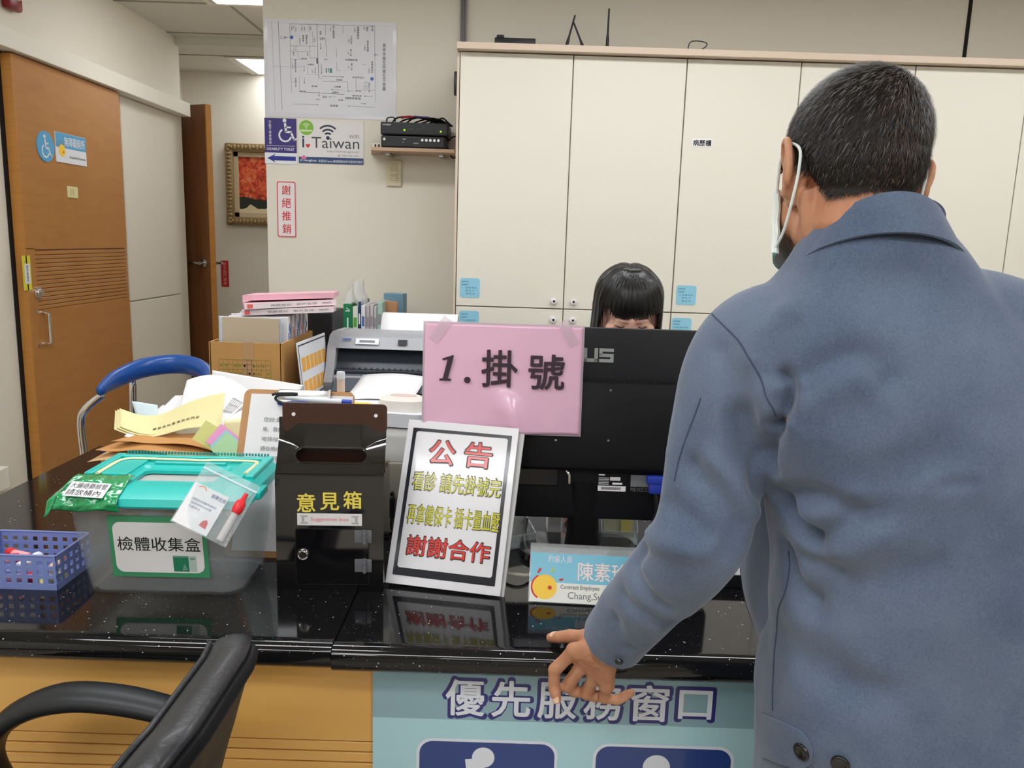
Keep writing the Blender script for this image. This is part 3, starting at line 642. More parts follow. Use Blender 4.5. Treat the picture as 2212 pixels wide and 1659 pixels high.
# ---- on top of the cabinets
t = thing('wifi_router', 'black router with three tall antennas on top of the cabinets', 'router', (0.255, 3.36, 2.068))
obj('body', B().box((0, 0.02, 0.008), (0.2, 0.12, 0.016), bev=0.005), M_black, t, True)
for (x0, x1, h_) in ((-0.092, -0.052, 0.166), (0.004, -0.058, 0.142), (0.08, 0.081, 0.194)):
    obj('antenna', B().tube([(x0, 0, 0.012), (x0*0.6+x1*0.4, 0, 0.012+h_*0.42), (x0*0.5+x1*0.5, 0, 0.012+h_*0.52), (x1, 0, 0.012+h_)], [0.0068, 0.0062, 0.004, 0.0034], 10), M_black, t, True)
t = thing('black_device', 'flat black device lying on the left end of the cabinet top', 'device', (-0.03, 3.34, 2.068))
obj('body', B().box((0.0, 0, 0.036), (0.16, 0.09, 0.072), bev=0.004).box((-0.058, -0.02, 0.078), (0.03, 0.03, 0.014), bev=0.005), M_black, t, True)
b = B(); b.tube([(0.665, 3.4, 2.07), (0.664, 3.4, 2.14), (0.672, 3.4, 2.168), (0.70, 3.4, 2.174), (0.735, 3.4, 2.168), (0.736, 3.4, 2.155), (0.71, 3.4, 2.13), (0.70, 3.4, 2.07)], 0.0022, 6, smooth=5)
tag(obj('cable_loop', b, M_black, None, True), 'thin black cable loop standing up on the cabinet top', 'cable')
# ================================================================ the counter
def granite():
    m = mat('black_granite', (17, 17, 19), 0.07, spec=0.55); nt = m.node_tree; b = nt.nodes['Principled BSDF']
    tc = nt.nodes.new('ShaderNodeTexCoord')
    def spots(scale, lo, thr):
        v = nt.nodes.new('ShaderNodeTexVoronoi'); v.inputs['Scale'].default_value = scale; nt.links.new(tc.outputs['Object'], v.inputs['Vector'])
        a = nt.nodes.new('ShaderNodeMath'); a.operation = 'LESS_THAN'; a.inputs[1].default_value = lo; nt.links.new(v.outputs['Distance'], a.inputs[0])
        s = nt.nodes.new('ShaderNodeSeparateColor'); nt.links.new(v.outputs['Color'], s.inputs[0])
        g = nt.nodes.new('ShaderNodeMath'); g.operation = 'GREATER_THAN'; g.inputs[1].default_value = thr; nt.links.new(s.outputs[0], g.inputs[0])
        q = nt.nodes.new('ShaderNodeMath'); q.operation = 'MULTIPLY'; nt.links.new(a.outputs[0], q.inputs[0]); nt.links.new(g.outputs[0], q.inputs[1]); return q
    a1, a2 = spots(75, 0.085, 0.45), spots(190, 0.12, 0.6)
    mx = nt.nodes.new('ShaderNodeMath'); mx.operation = 'MAXIMUM'; nt.links.new(a1.outputs[0], mx.inputs[0])
    h = nt.nodes.new('ShaderNodeMath'); h.operation = 'MULTIPLY'; h.inputs[1].default_value = 0.4; nt.links.new(a2.outputs[0], h.inputs[0]); nt.links.new(h.outputs[0], mx.inputs[1])
    c = nt.nodes.new('ShaderNodeMix'); c.data_type = 'RGBA'; c.inputs[6].default_value = rgb((17, 17, 19)); c.inputs[7].default_value = rgb((200, 200, 195)); nt.links.new(mx.outputs[0], c.inputs[0]); nt.links.new(c.outputs[2], b.inputs['Base Color'])
    return m
M_gran = granite()
CT = 0.74
def counter_profile(y0, y1, z=CT):
    p = [(y1, z-0.038), (y1, z)]
    p += [(y0+0.03, z), (y0+0.027, z+0.003), (y0+0.018, z+0.003)]
    for k in range(1, 9): a_ = R(90+180*k/9); p.append((y0+0.018+0.022*math.cos(a_)*0.9, z-0.018+0.021*math.sin(a_)))
    p.append((y0+0.03, z-0.039))
    return p
b = B(); b.prism(counter_profile(1.128, 2.24), 0.926, 'YZ', c=(-1.19, 0, 0))
t = obj('countertop', b, M_gran, None, True, ang=30); tag(t, 'left slab of the black speckled granite counter under the plastic bin', 'countertop')
b = B(); b.prism(counter_profile(1.123, 1.80, CT-0.001), 2.1, 'YZ', c=(-0.2622, 0, 0))
t = obj('countertop', b, M_gran, None, True, ang=30); tag(t, 'right slab of the black speckled granite counter under the monitor and hand', 'countertop')
M_cw = wood('counter_wood', (240, 190, 112), (226, 172, 90), grain=(1.2, 1.2, 9), rough=0.3, scale=1.6)
t = thing('reception_counter', 'honey-coloured wooden reception counter front with fine horizontal grooves', 'counter', (0.2, 1.19, 0))
b = B(); b.box((0, 0.012, 0.6205), (2.78, 0.02, 0.157), bev=0.001)
for k in range(7): b.box((0, 0.012, 0.5315-k*0.0194), (2.78, 0.02, 0.0168), bev=0.0012, seg=1)
b.box((0, 0.012, 0.245), (2.78, 0.02, 0.31), bev=0.001); b.box((0, 0.02, 0.47), (2.78, 0.01, 0.2)); obj('front_panel', b, M_cw, t)
obj('plinth', B().box((0, 0.04, 0.043), (2.78, 0.03, 0.086)), M_dkbase, t)
for x in (-1.375, 1.375): obj('end_panel', B().box((x, 0.3, 0.36), (0.03, 0.54, 0.656)), M_cw, t)
obj('left_return', B().box((-1.36, 0.8, 0.345), (0.03, 0.46, 0.68)), M_cw, t)
# priority service banner
M_ban1 = mat('banner_teal', (146, 182, 194), 0.22, coat=0.3); M_ban2 = mat('banner_aqua', (180, 224, 234), 0.22, coat=0.3); M_bnav = mat('banner_navy', (44, 70, 138), 0.22, coat=0.3)
M_halo = mat('banner_halo', (54, 54, 124), 0.25); M_bwh = mat('banner_white', (232, 238, 248), 0.3)
t = thing('priority_banner', 'teal and pale blue priority service banner on the counter front', 'sign', (0.2, 1.1885, 0.5))
obj('lower_field', B().box((0, 0, -0.1025), (0.82, 0.003, 0.385)), M_ban2, t)
obj('upper_field', B().box((0, 0, 0.144), (0.82, 0.003, 0.108)), M_ban1, t)
S_ = '優先服務窗口'; bw_, bh_ = 0.43, 0.063
for k, ch in enumerate(S_):
    cx_ = -0.26+k*0.0747
    if ch == '口': w_, h_ = 0.052, 0.049
    else: w_, h_ = 0.061, 0.062
    obj('halo', txt_mesh(ch, w_+0.008, h_+0.008, bold=0.06, cx=cx_, cz=0.130, y=-0.0018), M_halo, t)
    txt('lettering', ch, w_, h_, M_bwh, t, cx_, 0.130, -0.0024, bold=0.022)
for k, cx_ in enumerate((-0.222, 0.068)):
    b = B(); face2(b, rrect(0.232, 0.232, 0.026, cx=cx_, cy=-0.06), -0.002); obj('icon_border', b, M_bwh, t)
    b = B(); face2(b, rrect(0.222, 0.222, 0.022, cx=cx_, cy=-0.06), -0.0024); obj('icon_field', b, M_bnav, t)
b = B(); disc2(b, -0.228, 0.024, 0.0185, -0.003); bar2(b, -0.243, 0.022, -0.228, -0.10, 0.03, -0.0031); bar2(b, -0.236, -0.03, -0.18, -0.034, 0.018, -0.0032); bar2(b, -0.235, -0.1, -0.17, -0.1, 0.02, -0.0033); bar2(b, -0.178, -0.095, -0.15, -0.15, 0.018, -0.0034); disc2(b, -0.238, -0.105, 0.055, -0.003, 30, 120, 350, 0.042); obj('wheelchair_symbol', b, M_bwh, t)
b = B(); disc2(b, 0.057, 0.016, 0.0225, -0.003); bar2(b, 0.057, -0.012, 0.048, -0.085, 0.045, -0.0031); bar2(b, 0.05, -0.07, 0.085, -0.16, 0.018, -0.0032); bar2(b, 0.045, -0.07, 0.025, -0.16, 0.018, -0.0033); bar2(b, 0.07, -0.02, 0.11, -0.07, 0.014, -0.0034); bar2(b, 0.11, -0.06, 0.115, -0.16, 0.008, -0.0035); obj('person_symbol', b, M_bwh, t)

# ================================================================ on the counter
def at(u, v, y):                                 # world point at depth y seen at photo pixel (u, v)
    a_ = (u-1106.0)/FPX; b_ = -(v-829.5)/FPX; r_ = R(ROLL); p_ = R(PITCH)
    x = a_*math.cos(r_)-b_*math.sin(r_); q = a_*math.sin(r_)+b_*math.cos(r_)
    d = Vector((x, math.cos(p_)+q*math.sin(p_), -math.sin(p_)+q*math.cos(p_)))
    k = y/d.y; return Vector((d.x*k, y, CAMH+d.z*k))
def outlined(name, s, w_, h_, m, mo, parent, cx, cz, o=0.0012, y=-0.001, bold=0.02, **k):
    obj(name+'_outline', txt_mesh(s, w_+2*o, h_+2*o, bold=bold+0.034, cx=cx, cz=cz, y=y, **k), mo, parent)
    obj(name, txt_mesh(s, w_, h_, bold=bold, cx=cx, cz=cz, y=y-0.0003, **k), m, parent)
# ---- plastic specimen bin
M_clear = mat('clear_plastic', (206, 212, 216), 0.22, spec=0.5, alpha=(0.15, (0.96, 0.97, 0.975, 1)), bump=(10, 0.15))
M_teal = mat('teal_plastic', (26, 186, 178), 0.3, spec=0.45)
M_teal2 = mat('teal_plastic_deep', (20, 160, 152), 0.35)
BX = -0.592
t = thing('specimen_bin', 'clear plastic bin with a teal lid and a green bordered label, on the counter', 'bin', (BX, 1.372, CT), R(1.5))
def rr3(w_, d_, r_, z, cy=0): return [(p[0], p[1]+cy, z) for p in rrect(w_, d_, r_, 5)]
b = B()
outer = [rr3(0.262, 0.150, 0.03, 0.0), rr3(0.268, 0.158, 0.032, 0.004), rr3(0.272, 0.162, 0.034, 0.012), rr3(0.29, 0.19, 0.03, 0.10), rr3(0.302, 0.204, 0.028, 0.178)]
inner = [rr3(0.298, 0.200, 0.027, 0.178), rr3(0.285, 0.185, 0.03, 0.10), rr3(0.266, 0.156, 0.03, 0.012), rr3(0.256, 0.146, 0.03, 0.005)]
b.rings(outer+inner, True); obj('tub', b, M_clear, t, True)
b = B(); b.rings([rr3(0.25, 0.14, 0.03, 0.0), rr3(0.25, 0.14, 0.03, -0.0)], False)
# lid: skirt, sloped front, top frame with an opening
b = B()
def lidring(x0, x1, y0, y1, z, r_=0.012): return [(p[0], p[1], z) for p in rrect(x1-x0, y1-y0, r_, 4, (x0+x1)/2, (y0+y1)/2)]
b.rings([lidring(-0.153, 0.153, -0.107, 0.107, 0.172), lidring(-0.158, 0.158, -0.126, 0.112, 0.172), lidring(-0.160, 0.160, -0.128, 0.114, 0.1757), lidring(-0.157, 0.157, -0.122, 0.112, 0.1869), lidring(-0.147, 0.147, -0.084, 0.108, 0.1974),
         lidring(-0.143, 0.143, -0.076, 0.105, 0.198)], False)
hx0, hx1, hy0, hy1 = -0.062, 0.078, -0.045, 0.032
b.rings([lidring(-0.143, 0.143, -0.076, 0.105, 0.198), lidring(hx0-0.012, hx1+0.012, hy0-0.006, hy1+0.02, 0.198), lidring(hx0-0.008, hx1+0.008, hy0-0.003, hy1+0.012, 0.1937), lidring(hx0, hx1, hy0, hy1, 0.1931), lidring(hx0, hx1, hy0, hy1, 0.1869), lidring(-0.14, 0.14, -0.08, 0.1, 0.1832), lidring(-0.153, 0.153, -0.107, 0.107, 0.172)], False)
for v_ in b.bm.verts: v_.co.y = -0.128+(v_.co.y+0.128)*0.93
lid = obj('lid', b, M_teal, t, True, ang=25)
obj('window', B().box((0.008, -0.006, 0.184), (0.15, 0.085, 0.002)), mat('frosted_window', (216, 218, 214), 0.35, alpha=(0.6, (1, 1, 1, 1))), lid)
b = B()
for s in (-1, 1): b.box((s*0.138, 0.03, 0.1999), (0.016, 0.13, 0.008), bev=0.002)
b.box((0, 0.082, 0.1996), (0.27, 0.014, 0.009), bev=0.002); b.box((0.008, 0.046, 0.1993), (0.13, 0.01, 0.007), bev=0.002)
b.box((-0.1, 0.03, 0.199), (0.05, 0.12, 0.005), rot=(0, 0, 0), bev=0.002); b.box((0.112, 0.03, 0.199), (0.03, 0.12, 0.005), bev=0.002)
obj('ridge', b, M_teal, lid)
b = B()
for k in range(46): b.box((-0.132+k*0.00587, 0.106, 0.2027), (0.0028, 0.004, 0.005))
obj('comb_edge', b, M_teal2, lid)
pts = [(-0.123, -0.035, 0.2025), (-0.123, 0.04, 0.2025), (-0.115, 0.058, 0.2025), (-0.095, 0.064, 0.2025), (-0.01, 0.062, 0.2025), (0.02, 0.059, 0.2025), (0.05, 0.063, 0.2025), (0.105, 0.064, 0.2025), (0.124, 0.058, 0.2025), (0.128, 0.04, 0.2025), (0.126, -0.015, 0.2025)]
obj('inlay', B().tube(pts, 0.0042, 8, flat=(1, 0.5), smooth=3), mat('cream_inlay', (222, 218, 178), 0.4), lid, True)
obj('clip', B().box((0.162, -0.05, 0.180), (0.014, 0.05, 0.014), bev=0.004), M_teal, lid, True); obj('clip', B().box((-0.162, 0.03, 0.180), (0.01, 0.06, 0.012), bev=0.003), M_teal, lid, True)
# label on the front face (the face leans towards the viewer)
M_lgreen = mat('label_green', (70, 152, 108), 0.45)
lab = obj('label', B().box((0, 0, 0), (0.163, 0.0012, 0.114)), M_lgreen, t, loc=(0.003, -0.0958, 0.0945), rot=(R(7.0), 0, 0))
def sub(par, name, b_, m_): return obj(name, b_, m_, par)
sub(lab, 'label_panel', face2(B(), rrect(0.148, 0.094, 0.014, cy=-0.001), -0.0012), M_paper)
sub(lab, 'lettering', txt_mesh('檢體收集盒', 0.138, 0.026, cx=0.001, cz=0.006, y=-0.0017, bold=0.004), M_ink)
sub(lab, 'bag_picture', rect2(B(), 0.022, 0.048, -0.045, -0.015, -0.0017), mat('pic_green', (40, 128, 92), 0.4))
sub(lab, 'tube_picture', rect2(rect2(B(), 0.0485, 0.061, -0.045, -0.015, -0.0016), 0.0512, 0.058, -0.043, -0.026, -0.002), mat('pic_grey', (186, 206, 200), 0.5))
b = B(); rect2(b, 0.022, 0.048, -0.018, -0.015, -0.002); face2(b, [(0.036, -0.043), (0.04, -0.03), (0.043, -0.034), (0.046, -0.042)], -0.002); rect2(b, 0.051, 0.059, -0.022, -0.0185, -0.0021); sub(lab, 'picture_marks', b, mat('pic_dark', (110, 160, 140), 0.4))
# green bag taped round the left front corner of the lid
M_gbag = mat('green_film', (18, 150, 88), 0.16, spec=0.7, coat=0.6, bump=(70, 1.0))
t = thing('green_pouch', 'shiny green plastic pouch with a white label over the left corner of the teal lid', 'pouch', (BX, 1.372, CT), R(1.5))
prof = [(-0.1305, 0.166), (-0.1315, 0.176), (-0.1265, 0.189), (-0.100, 0.1955), (-0.078, 0.2005), (-0.045, 0.2015)]
def gfn(u, v):
    q = v*(len(prof)-1); i = min(int(q), len(prof)-2); f = q-i
    y = prof[i][0]*(1-f)+prof[i+1][0]*f; z = prof[i][1]*(1-f)+prof[i+1][1]*f
    x = -0.166+u*(0.122-0.008*v)+0.018*v*(1-u)
    wv = 0.004*mnoise.noise((u*5.0, v*4.0, 1.7))+0.0022*mnoise.noise((u*13.0, v*9.0, 4.1))
    if u < 0.12: z -= (0.12-u)*0.12*(1-v); 
    return (x, y-0.002-wv, z+0.0022+wv)
obj('film', B().sheet(gfn, 40, 26, 0.001), M_gbag, t, True, ang=180)
obj('seam', B().tube([gfn(0.13, k/8) for k in range(9)], 0.0012, 6), mat('green_seam', (10, 92, 54), 0.3), t)
lb = obj('label', B().box((0, 0, 0), (0.064, 0.0008, 0.036)), M_paper, t, loc=(-0.0995, -0.1175, 0.1995), rot=(R(-66), 0, R(0)))
lb.rotation_euler = (R(-68), R(3), R(0))
obj('lettering', txt_mesh('大腸癌篩檢管', 0.058, 0.0135, cx=0, cz=0.0085, y=-0.0009, res=2), M_ink, lb); obj('lettering', txt_mesh('請放桶內', 0.054, 0.0145, cx=-0.002, cz=-0.0085, y=-0.0009, res=2), M_ink, lb)
# zip bag on the right of the lid
M_zip = mat('zip_film', (222, 232, 236), 0.12, spec=0.6, alpha=(0.2, (0.95, 0.97, 0.97, 1)), bump=(40, 0.5))
t = thing('zip_bag', 'clear zip bag holding a card and red capped tube on the bin lid', 'bag', (-0.468, 1.226, 0.932), (R(-36), R(27), R(4)))
def zfn(s): return lambda u, v: (-0.047+0.094*u, s*(0.004*math.sin(PI*u)*math.sin(PI*v)+0.0005)+0.0012*math.sin(9*u+4*v), -0.055+0.11*v)
obj('film', B().sheet(zfn(-1), 14, 14).sheet(zfn(1), 14, 14), M_zip, t, True, ang=180)
obj('zip_strip', B().box((0, -0.0015, 0.043), (0.094, 0.002, 0.0035), bev=0.0008), mat('zip_strip', (206, 226, 232), 0.25), t)
cd = obj('card', B().box((-0.016, -0.0005, -0.018), (0.058, 0.001, 0.07)), M_paper, t)
obj('lettering', join_meshes('l', [txt_mesh('部華生技', 0.024, 0.0065, cx=0.0, cz=0.008, y=-0.0014, bold=0.02), txt_mesh('檢體盒內附糞便採集管', 0.04, 0.004, cx=-0.016, cz=-0.008, y=-0.0014, res=1), txt_mesh('使用說明請詳閱', 0.034, 0.004, cx=-0.018, cz=-0.0145, y=-0.0014, res=1), txt_mesh('冷藏保存', 0.02, 0.004, cx=-0.026, cz=-0.021, y=-0.0014, res=1)]), mat('card_ink', (96, 100, 150), 0.6), cd)
b = B(); disc2(b, -0.03, 0.008, 0.008, -0.0014, 14, 20, 150, 0.0062); obj('card_logo', b, mat('card_orange', (230, 130, 90), 0.5), cd)
obj('card_mark', face2(B(), [(-0.006, -0.042), (0.006, -0.044), (0.005, -0.034), (0.001, -0.03), (-0.004, -0.034)], -0.0014), M_red, cd)
b = B(); b.cyl((0.034, -0.006, -0.027), 0.006, 0.05, n=14, bev=0.002); tb = obj('tube', b, mat('tube_clear', (226, 224, 224), 0.2, alpha=(0.5, (1, 1, 1, 1))), t, True)
obj('tube_cap', B().lathe([(0.0001, 0.034), (0.0035, 0.033), (0.004, 0.022), (0.0085, 0.016), (0.009, 0.004), (0.006, -0.003), (0.0001, -0.004)], (0.034, -0.007, 0.0), 16), mat('cap_red', (222, 44, 52), 0.3), tb, True)
# ---- lattice basket with little tubes
M_bask = mat('basket_plastic', (132, 148, 206), 0.3, spec=0.5, alpha=(0.86, (0.75, 0.8, 1, 1)))
t = thing('plastic_basket', 'small periwinkle-blue lattice basket at the left end of the counter', 'basket', (-0.86, 1.355, CT))
b = B(); bw, bd, bh, th = 0.166, 0.112, 0.062, 0.0022
def lattice(n, w_, put):
    zs = [0.0, 0.0115, 0.0205, 0.0275, 0.0365, 0.0435, 0.0525, bh]
    for k in range(0, 8, 2): put(0, (zs[k]+zs[k+1])/2, w_, zs[k+1]-zs[k])
    p_ = w_/n
    for k in range(n+1):
        ww = p_*0.5 if 0 < k < n else p_*0.25
        x = -w_/2+k*p_+(0 if 0 < k < n else (ww/2 if k == 0 else -ww/2))
        put(x, bh/2, ww, bh)
for s in (-1, 1):
    lattice(9, bw, lambda x, z, w_, h_: b.box((x, s*(bd/2), z), (w_, th if w_ > 0.1 else th*0.96, h_)))
    lattice(6, bd, lambda x, z, w_, h_: b.box((s*(bw/2), x, z), (th if w_ > 0.1 else th*0.96, w_, h_)))
b.box((0, 0, 0.001), (bw, bd, 0.002)); obj('lattice', b, M_bask, t)
obj('rim', B().tube([(p[0], p[1], bh) for p in rrect(bw, bd, 0.006, 4)]+[(bw/2, bd/2-0.006, bh)], 0.002, 6), M_bask, t, True)
caps = [((210, 40, 46), 'red'), ((210, 40, 46), 'red'), ((236, 200, 30), 'yellow'), ((214, 120, 40), 'orange'), ((210, 40, 46), 'red'), ((230, 232, 235), 'white')]
spots = [(-0.045, -0.01, 0.033, 20), (-0.02, 0.012, 0.034, 160), (0.06, -0.035, 0.012, 60), (0.06, -0.02, 0.03, 100), (0.0, -0.036, 0.012, 10), (0.01, -0.02, 0.034, 80)]
for k, ((c_, n_), (x, y, z, a_)) in enumerate(zip(caps, spots)):
    tt = thing('sample_tube', 'plastic tube with a %s cap in the blue basket%s' % (n_, (', left end', ', at the back', '', ' end, on top', ', at the front', '')[k]), 'tube', (-0.86+x, 1.355+y, CT+z), R(a_), 'sample tubes in the blue basket')
    obj('vial', B().cyl((0, 0, 0), 0.007, 0.04, (0, PI/2, 0), 12, bev=0.002), mat('vial_'+n_, tuple(min(255, 150+x_//2) for x_ in c_), 0.3), tt, True); obj('cap', B().cyl((0.024, 0, 0), 0.009, 0.014, (0, PI/2, 0), 12, bev=0.002), mat('vcap_'+n_, c_, 0.35), tt, True)

# ---- suggestion box (glossy black, bent sheet)
t = thing('suggestion_box', 'glossy black upright suggestion box with yellow characters and a small lock', 'box', (-0.311, 1.333, CT), R(3))
W_ = 0.187
b = B(); prof = [(0, 0.003), (0, 0.205), (0.002, 0.211), (0.007, 0.2155)]
prof2 = [(0.03, 0.232), (0.058, 0.246)]
arc = [(0.07-0.002+0.004*0, 0.25), (0.0745, 0.256), (0.078, 0.266), (0.079, 0.278), (0.079, 0.3)]
b.prism([(0.0, 0.0), (0.0, 0.209), (0.0015, 0.2125), (0.006, 0.2135), (0.1, 0.2135), (0.1, 0.0)], W_, 'YZ', c=(-W_/2, 0, 0)); body = obj('case', b, M_blackg, t, True, ang=30)
def plate_with_hole(out, hole, fn, th=0.002, nsub=0):
    bm = bmesh.new(); eo = []
    for lp in (out, hole):
        vs = [bm.verts.new((p[0], p[1], 0)) for p in lp]
        for i in range(len(vs)): eo.append(bm.edges.new((vs[i], vs[(i+1) % len(vs)])))
    bmesh.ops.triangle_fill(bm, use_beauty=True, use_dissolve=False, edges=eo)
    q = bmesh.ops.extrude_face_region(bm, geom=list(bm.faces)); top = {v for v in q['geom'] if isinstance(v, bmesh.types.BMVert)}
    for v in bm.verts: v.co = Vector(fn(v.co.x, v.co.y, th if v in top else 0.0))
    bb = B(); bb.bm.free(); bb.bm = bm; return bb
roof_pts = [(0.002, 0.2135), (0.0085, 0.2215), (0.0155, 0.232), (0.0215, 0.242), (0.027, 0.2515), (0.0315, 0.2595), (0.0355, 0.267), (0.0385, 0.2755), (0.04, 0.285), (0.04, 0.305)]
cum = [0]
for a_, c_ in zip(roof_pts, roof_pts[1:]): cum.append(cum[-1]+math.dist(a_, c_))
def roof(x, s_, t_):
    s_ = max(0, min(s_, cum[-1])); i = max(k for k in range(len(cum)-1) if cum[k] <= s_+1e-9); f = (s_-cum[i])/(cum[i+1]-cum[i])
    p0, p1 = roof_pts[i], roof_pts[i+1]; d = (p1[0]-p0[0], p1[1]-p0[1]); l = math.hypot(*d)
    return (x, p0[0]+d[0]*f+d[1]/l*t_, p0[1]+d[1]*f-d[0]/l*t_)
# roof strip with slot, densified along the bend
xs = [-W_/2+W_*k/2 for k in range(3)]
out = [(-W_/2, c_) for c_ in reversed(cum)]+[(-W_/2+W_*k/12, 0) for k in range(1, 12)]+[(W_/2, c_) for c_ in cum]+[(W_/2-W_*k/12, cum[-1]) for k in range(1, 12)]
hole = rrect(0.122, 0.025, 0.0123, 6, cy=0.034)
obj('roof', plate_with_hole(out, hole, roof, 0.002), M_blackg, t, True, ang=50)
obj('slot', plate_with_hole(rrect(0.129, 0.032, 0.0158, 6, cy=0.034), hole, lambda x, s_, t_: Vector(roof(x, s_, t_))+Vector((0, -0.0006, 0.001)), 0.0012), M_blackg, t, True)
obj('slot_shade_panel', B().box((0, 0.052, 0.258), (W_-0.006, 0.004, 0.09)), mat('slot_shade', (52, 30, 20), 0.3), t)  # added dark brown sheet, puts the shade inside the slot into colour
M_smoke = mat('smoke_acrylic', (66, 38, 28), 0.08, coat=0.5)
pb = B(); pb.prism(rrect(0.182, 0.05, 0.008, cy=0.306), 0.003, c=(0.004, 0.0375, 0.0)); bp = obj('back_plate', pb, M_smoke, t)
b = B()
for s in (-1, 1): b.cyl((0.004+s*0.0715, 0.037, 0.311), 0.0032, 0.003, (PI/2, 0, 0), 14)
obj('hole', b, M_paper, bp)
txt('lettering', '意', 0.031, 0.033, mat('sugg_yellow', (232, 214, 92), 0.4), t, -0.0405, 0.162, bold=0.02); txt('lettering', '見', 0.032, 0.031, MATS['sugg_yellow'], t, 0.0, 0.165, bold=0.02); txt('lettering', '箱', 0.031, 0.031, MATS['sugg_yellow'], t, 0.0395, 0.168, bold=0.02)
ls = obj('label_strip', B().box((0.0, -0.0007, 0.132), (0.112, 0.0014, 0.0215)), mat('strip_white', (226, 224, 224), 0.4), t)
obj('lettering', txt_mesh('Suggestion box', 0.066, 0.0085, cx=0.0, cz=0.132, y=-0.0018), mat('sugg_red', (226, 120, 124), 0.5), ls)
b = B()
for s in (-1, 1):
    for q in (-1, 1): rect2(b, s*0.044-0.006, s*0.044+0.006, 0.132+q*0.006-0.0015, 0.132+q*0.006+0.0012, -0.0018); 
    rect2(b, s*0.046-0.002, s*0.046+0.002, 0.128, 0.136, -0.0018)
obj('ornament', b, mat('orn_grey', (170, 172, 176), 0.5), ls)
dr = obj('door', plate_with_hole(rrect(0.128, 0.104, 0.004, cx=0.004, cy=0.063), rrect(0.126, 0.102, 0.003, cx=0.004, cy=0.063), lambda x, z, t_: (x, -0.0012*(1 if t_ == 0 else 0), z), 1), M_gap, t)
obj('door_leaf', B().prism(rrect(0.1255, 0.1015, 0.003, cx=0.004, cy=0.063), 0.001, c=(0, -0.001, 0)), M_blackg, t)
lk = obj('lock', B().lathe([(0.0001, 0), (0.0102, 0), (0.0102, 0.003), (0.0088, 0.005), (0.007, 0.0045), (0.0065, 0.006), (0.0001, 0.0062)], (-0.0465, -0.001, 0.068), 28, (PI/2, 0, 0)), M_chrome, t, True)
obj('keyhole', B().cyl((-0.0465, -0.0075, 0.068), 0.0018, 0.001, (PI/2, 0, 0), 10).box((-0.0465, -0.0075, 0.0665), (0.0016, 0.001, 0.006)), M_gap, lk)
M_hinge = mat('clear_hinge', (150, 152, 158), 0.15, spec=0.8, alpha=(0.45, (0.6, 0.6, 0.62, 1)))
for z in (0.102, 0.048):
    b = B(); b.box((0.058, -0.002, z), (0.03, 0.002, 0.024), bev=0.0008).cyl((0.0605, -0.004, z), 0.003, 0.026, n=10)
    for q in (-1, 0, 1): b.cyl((0.0605, -0.004, z+q*0.008), 0.0042, 0.005, n=10)
    obj('hinge', b, M_hinge, t, True)
# ---- announcement stand
M_cream = mat('print_white', (232, 232, 236), 0.2, coat=0.35, bump=(7, 0.12)); M_pblk = mat('print_black', (38, 42, 50), 0.16, coat=0.4)
M_pred = mat('print_red', (222, 62, 58), 0.2, coat=0.3); M_pyel = mat('print_yellow', (206, 204, 36), 0.2, coat=0.3); M_pol = mat('print_outline', (52, 44, 40), 0.25)
t = thing('announcement_sign', 'tilted white A4 notice with a black border and red and yellow characters', 'sign', (-0.114, 1.342, CT+0.004), (R(-24), R(0.6), R(-10.5)))
obj('board', B().box((0, 0.002, 0.1515), (0.213, 0.004, 0.303), bev=0.001), M_cream, t)
obj('backing_sheet', B().box((0.007, 0.012, 0.1485), (0.214, 0.006, 0.297), rot=(0, R(0.8), 0), bev=0.001), mat('sheet_stack', (206, 206, 204), 0.5), t)
obj('easel', B().box((-0.03, 0.052, 0.14), (0.12, 0.003, 0.2), rot=(R(20), 0, 0)), M_clear, t)
o_, i_ = rrect(0.19, 0.272, 0.001, 1, 0, 0.152), rrect(0.176, 0.252, 0.003, 1, 0.0, 0.156); b = B()
for k in range(len(o_)): face2(b, [o_[k], o_[(k+1) % len(o_)], i_[(k+1) % len(o_)], i_[k]], -0.0005)
obj('border', b, M_pblk, t)
for (s, cx_, cz_, w_, h_, m_) in (('公', -0.033, 0.245, 0.048, 0.044, M_pred), ('告', 0.036, 0.246, 0.05, 0.045, M_pred), ('看診 請先掛號完', 0.002, 0.189, 0.166, 0.0335, M_pyel), ('再拿健保卡 插卡量血壓', 0.004, 0.128, 0.172, 0.0355, M_pyel), ('謝謝合作', 0.002, 0.0715, 0.153, 0.034, M_pred)):
    outlined('lettering', s, w_, h_, m_, M_pol, t, cx_, cz_, 0.0012, -0.0007, bold=0.012)
# ---- name plate
t = thing('name_plate', 'sky-blue and white desk name plate in an acrylic holder by the old man\'s sleeve', 'name plate', (0.143, 1.309, CT), (0, 0, R(-3)))
M_acr = mat('acrylic', (214, 220, 222), 0.08, spec=0.6, alpha=(0.3, (0.95, 0.97, 0.97, 1)))
b = B(); b.prism([(-0.003, 0), (0.054, 0.086), (0.058, 0.086), (0.11, 0), (0.106, 0), (0.056, 0.08), (0.002, 0)], 0.206, 'YZ', c=(-0.103, 0, 0)); obj('holder', b, M_acr, t)
f = obj('insert', B().box((0, 0, 0.045), (0.202, 0.0012, 0.086)), mat('plate_blue', (108, 186, 212), 0.3), t, loc=(0, -0.0045, 0.0), rot=(R(-34), 0, 0))
obj('lower_band', rect2(B(), -0.101, 0.101, 0.002, 0.036, -0.0009), mat('plate_white', (228, 230, 222), 0.35), f)
obj('lettering', txt_mesh('約僱人員', 0.043, 0.013, cx=-0.049, cz=0.078, y=-0.0012), M_wht, f); obj('lettering', txt_mesh('陳素珍', 0.088, 0.032, cx=0.027, cz=0.058, y=-0.0012, bold=0.012), mat('plate_char', (240, 224, 220), 0.4), f)
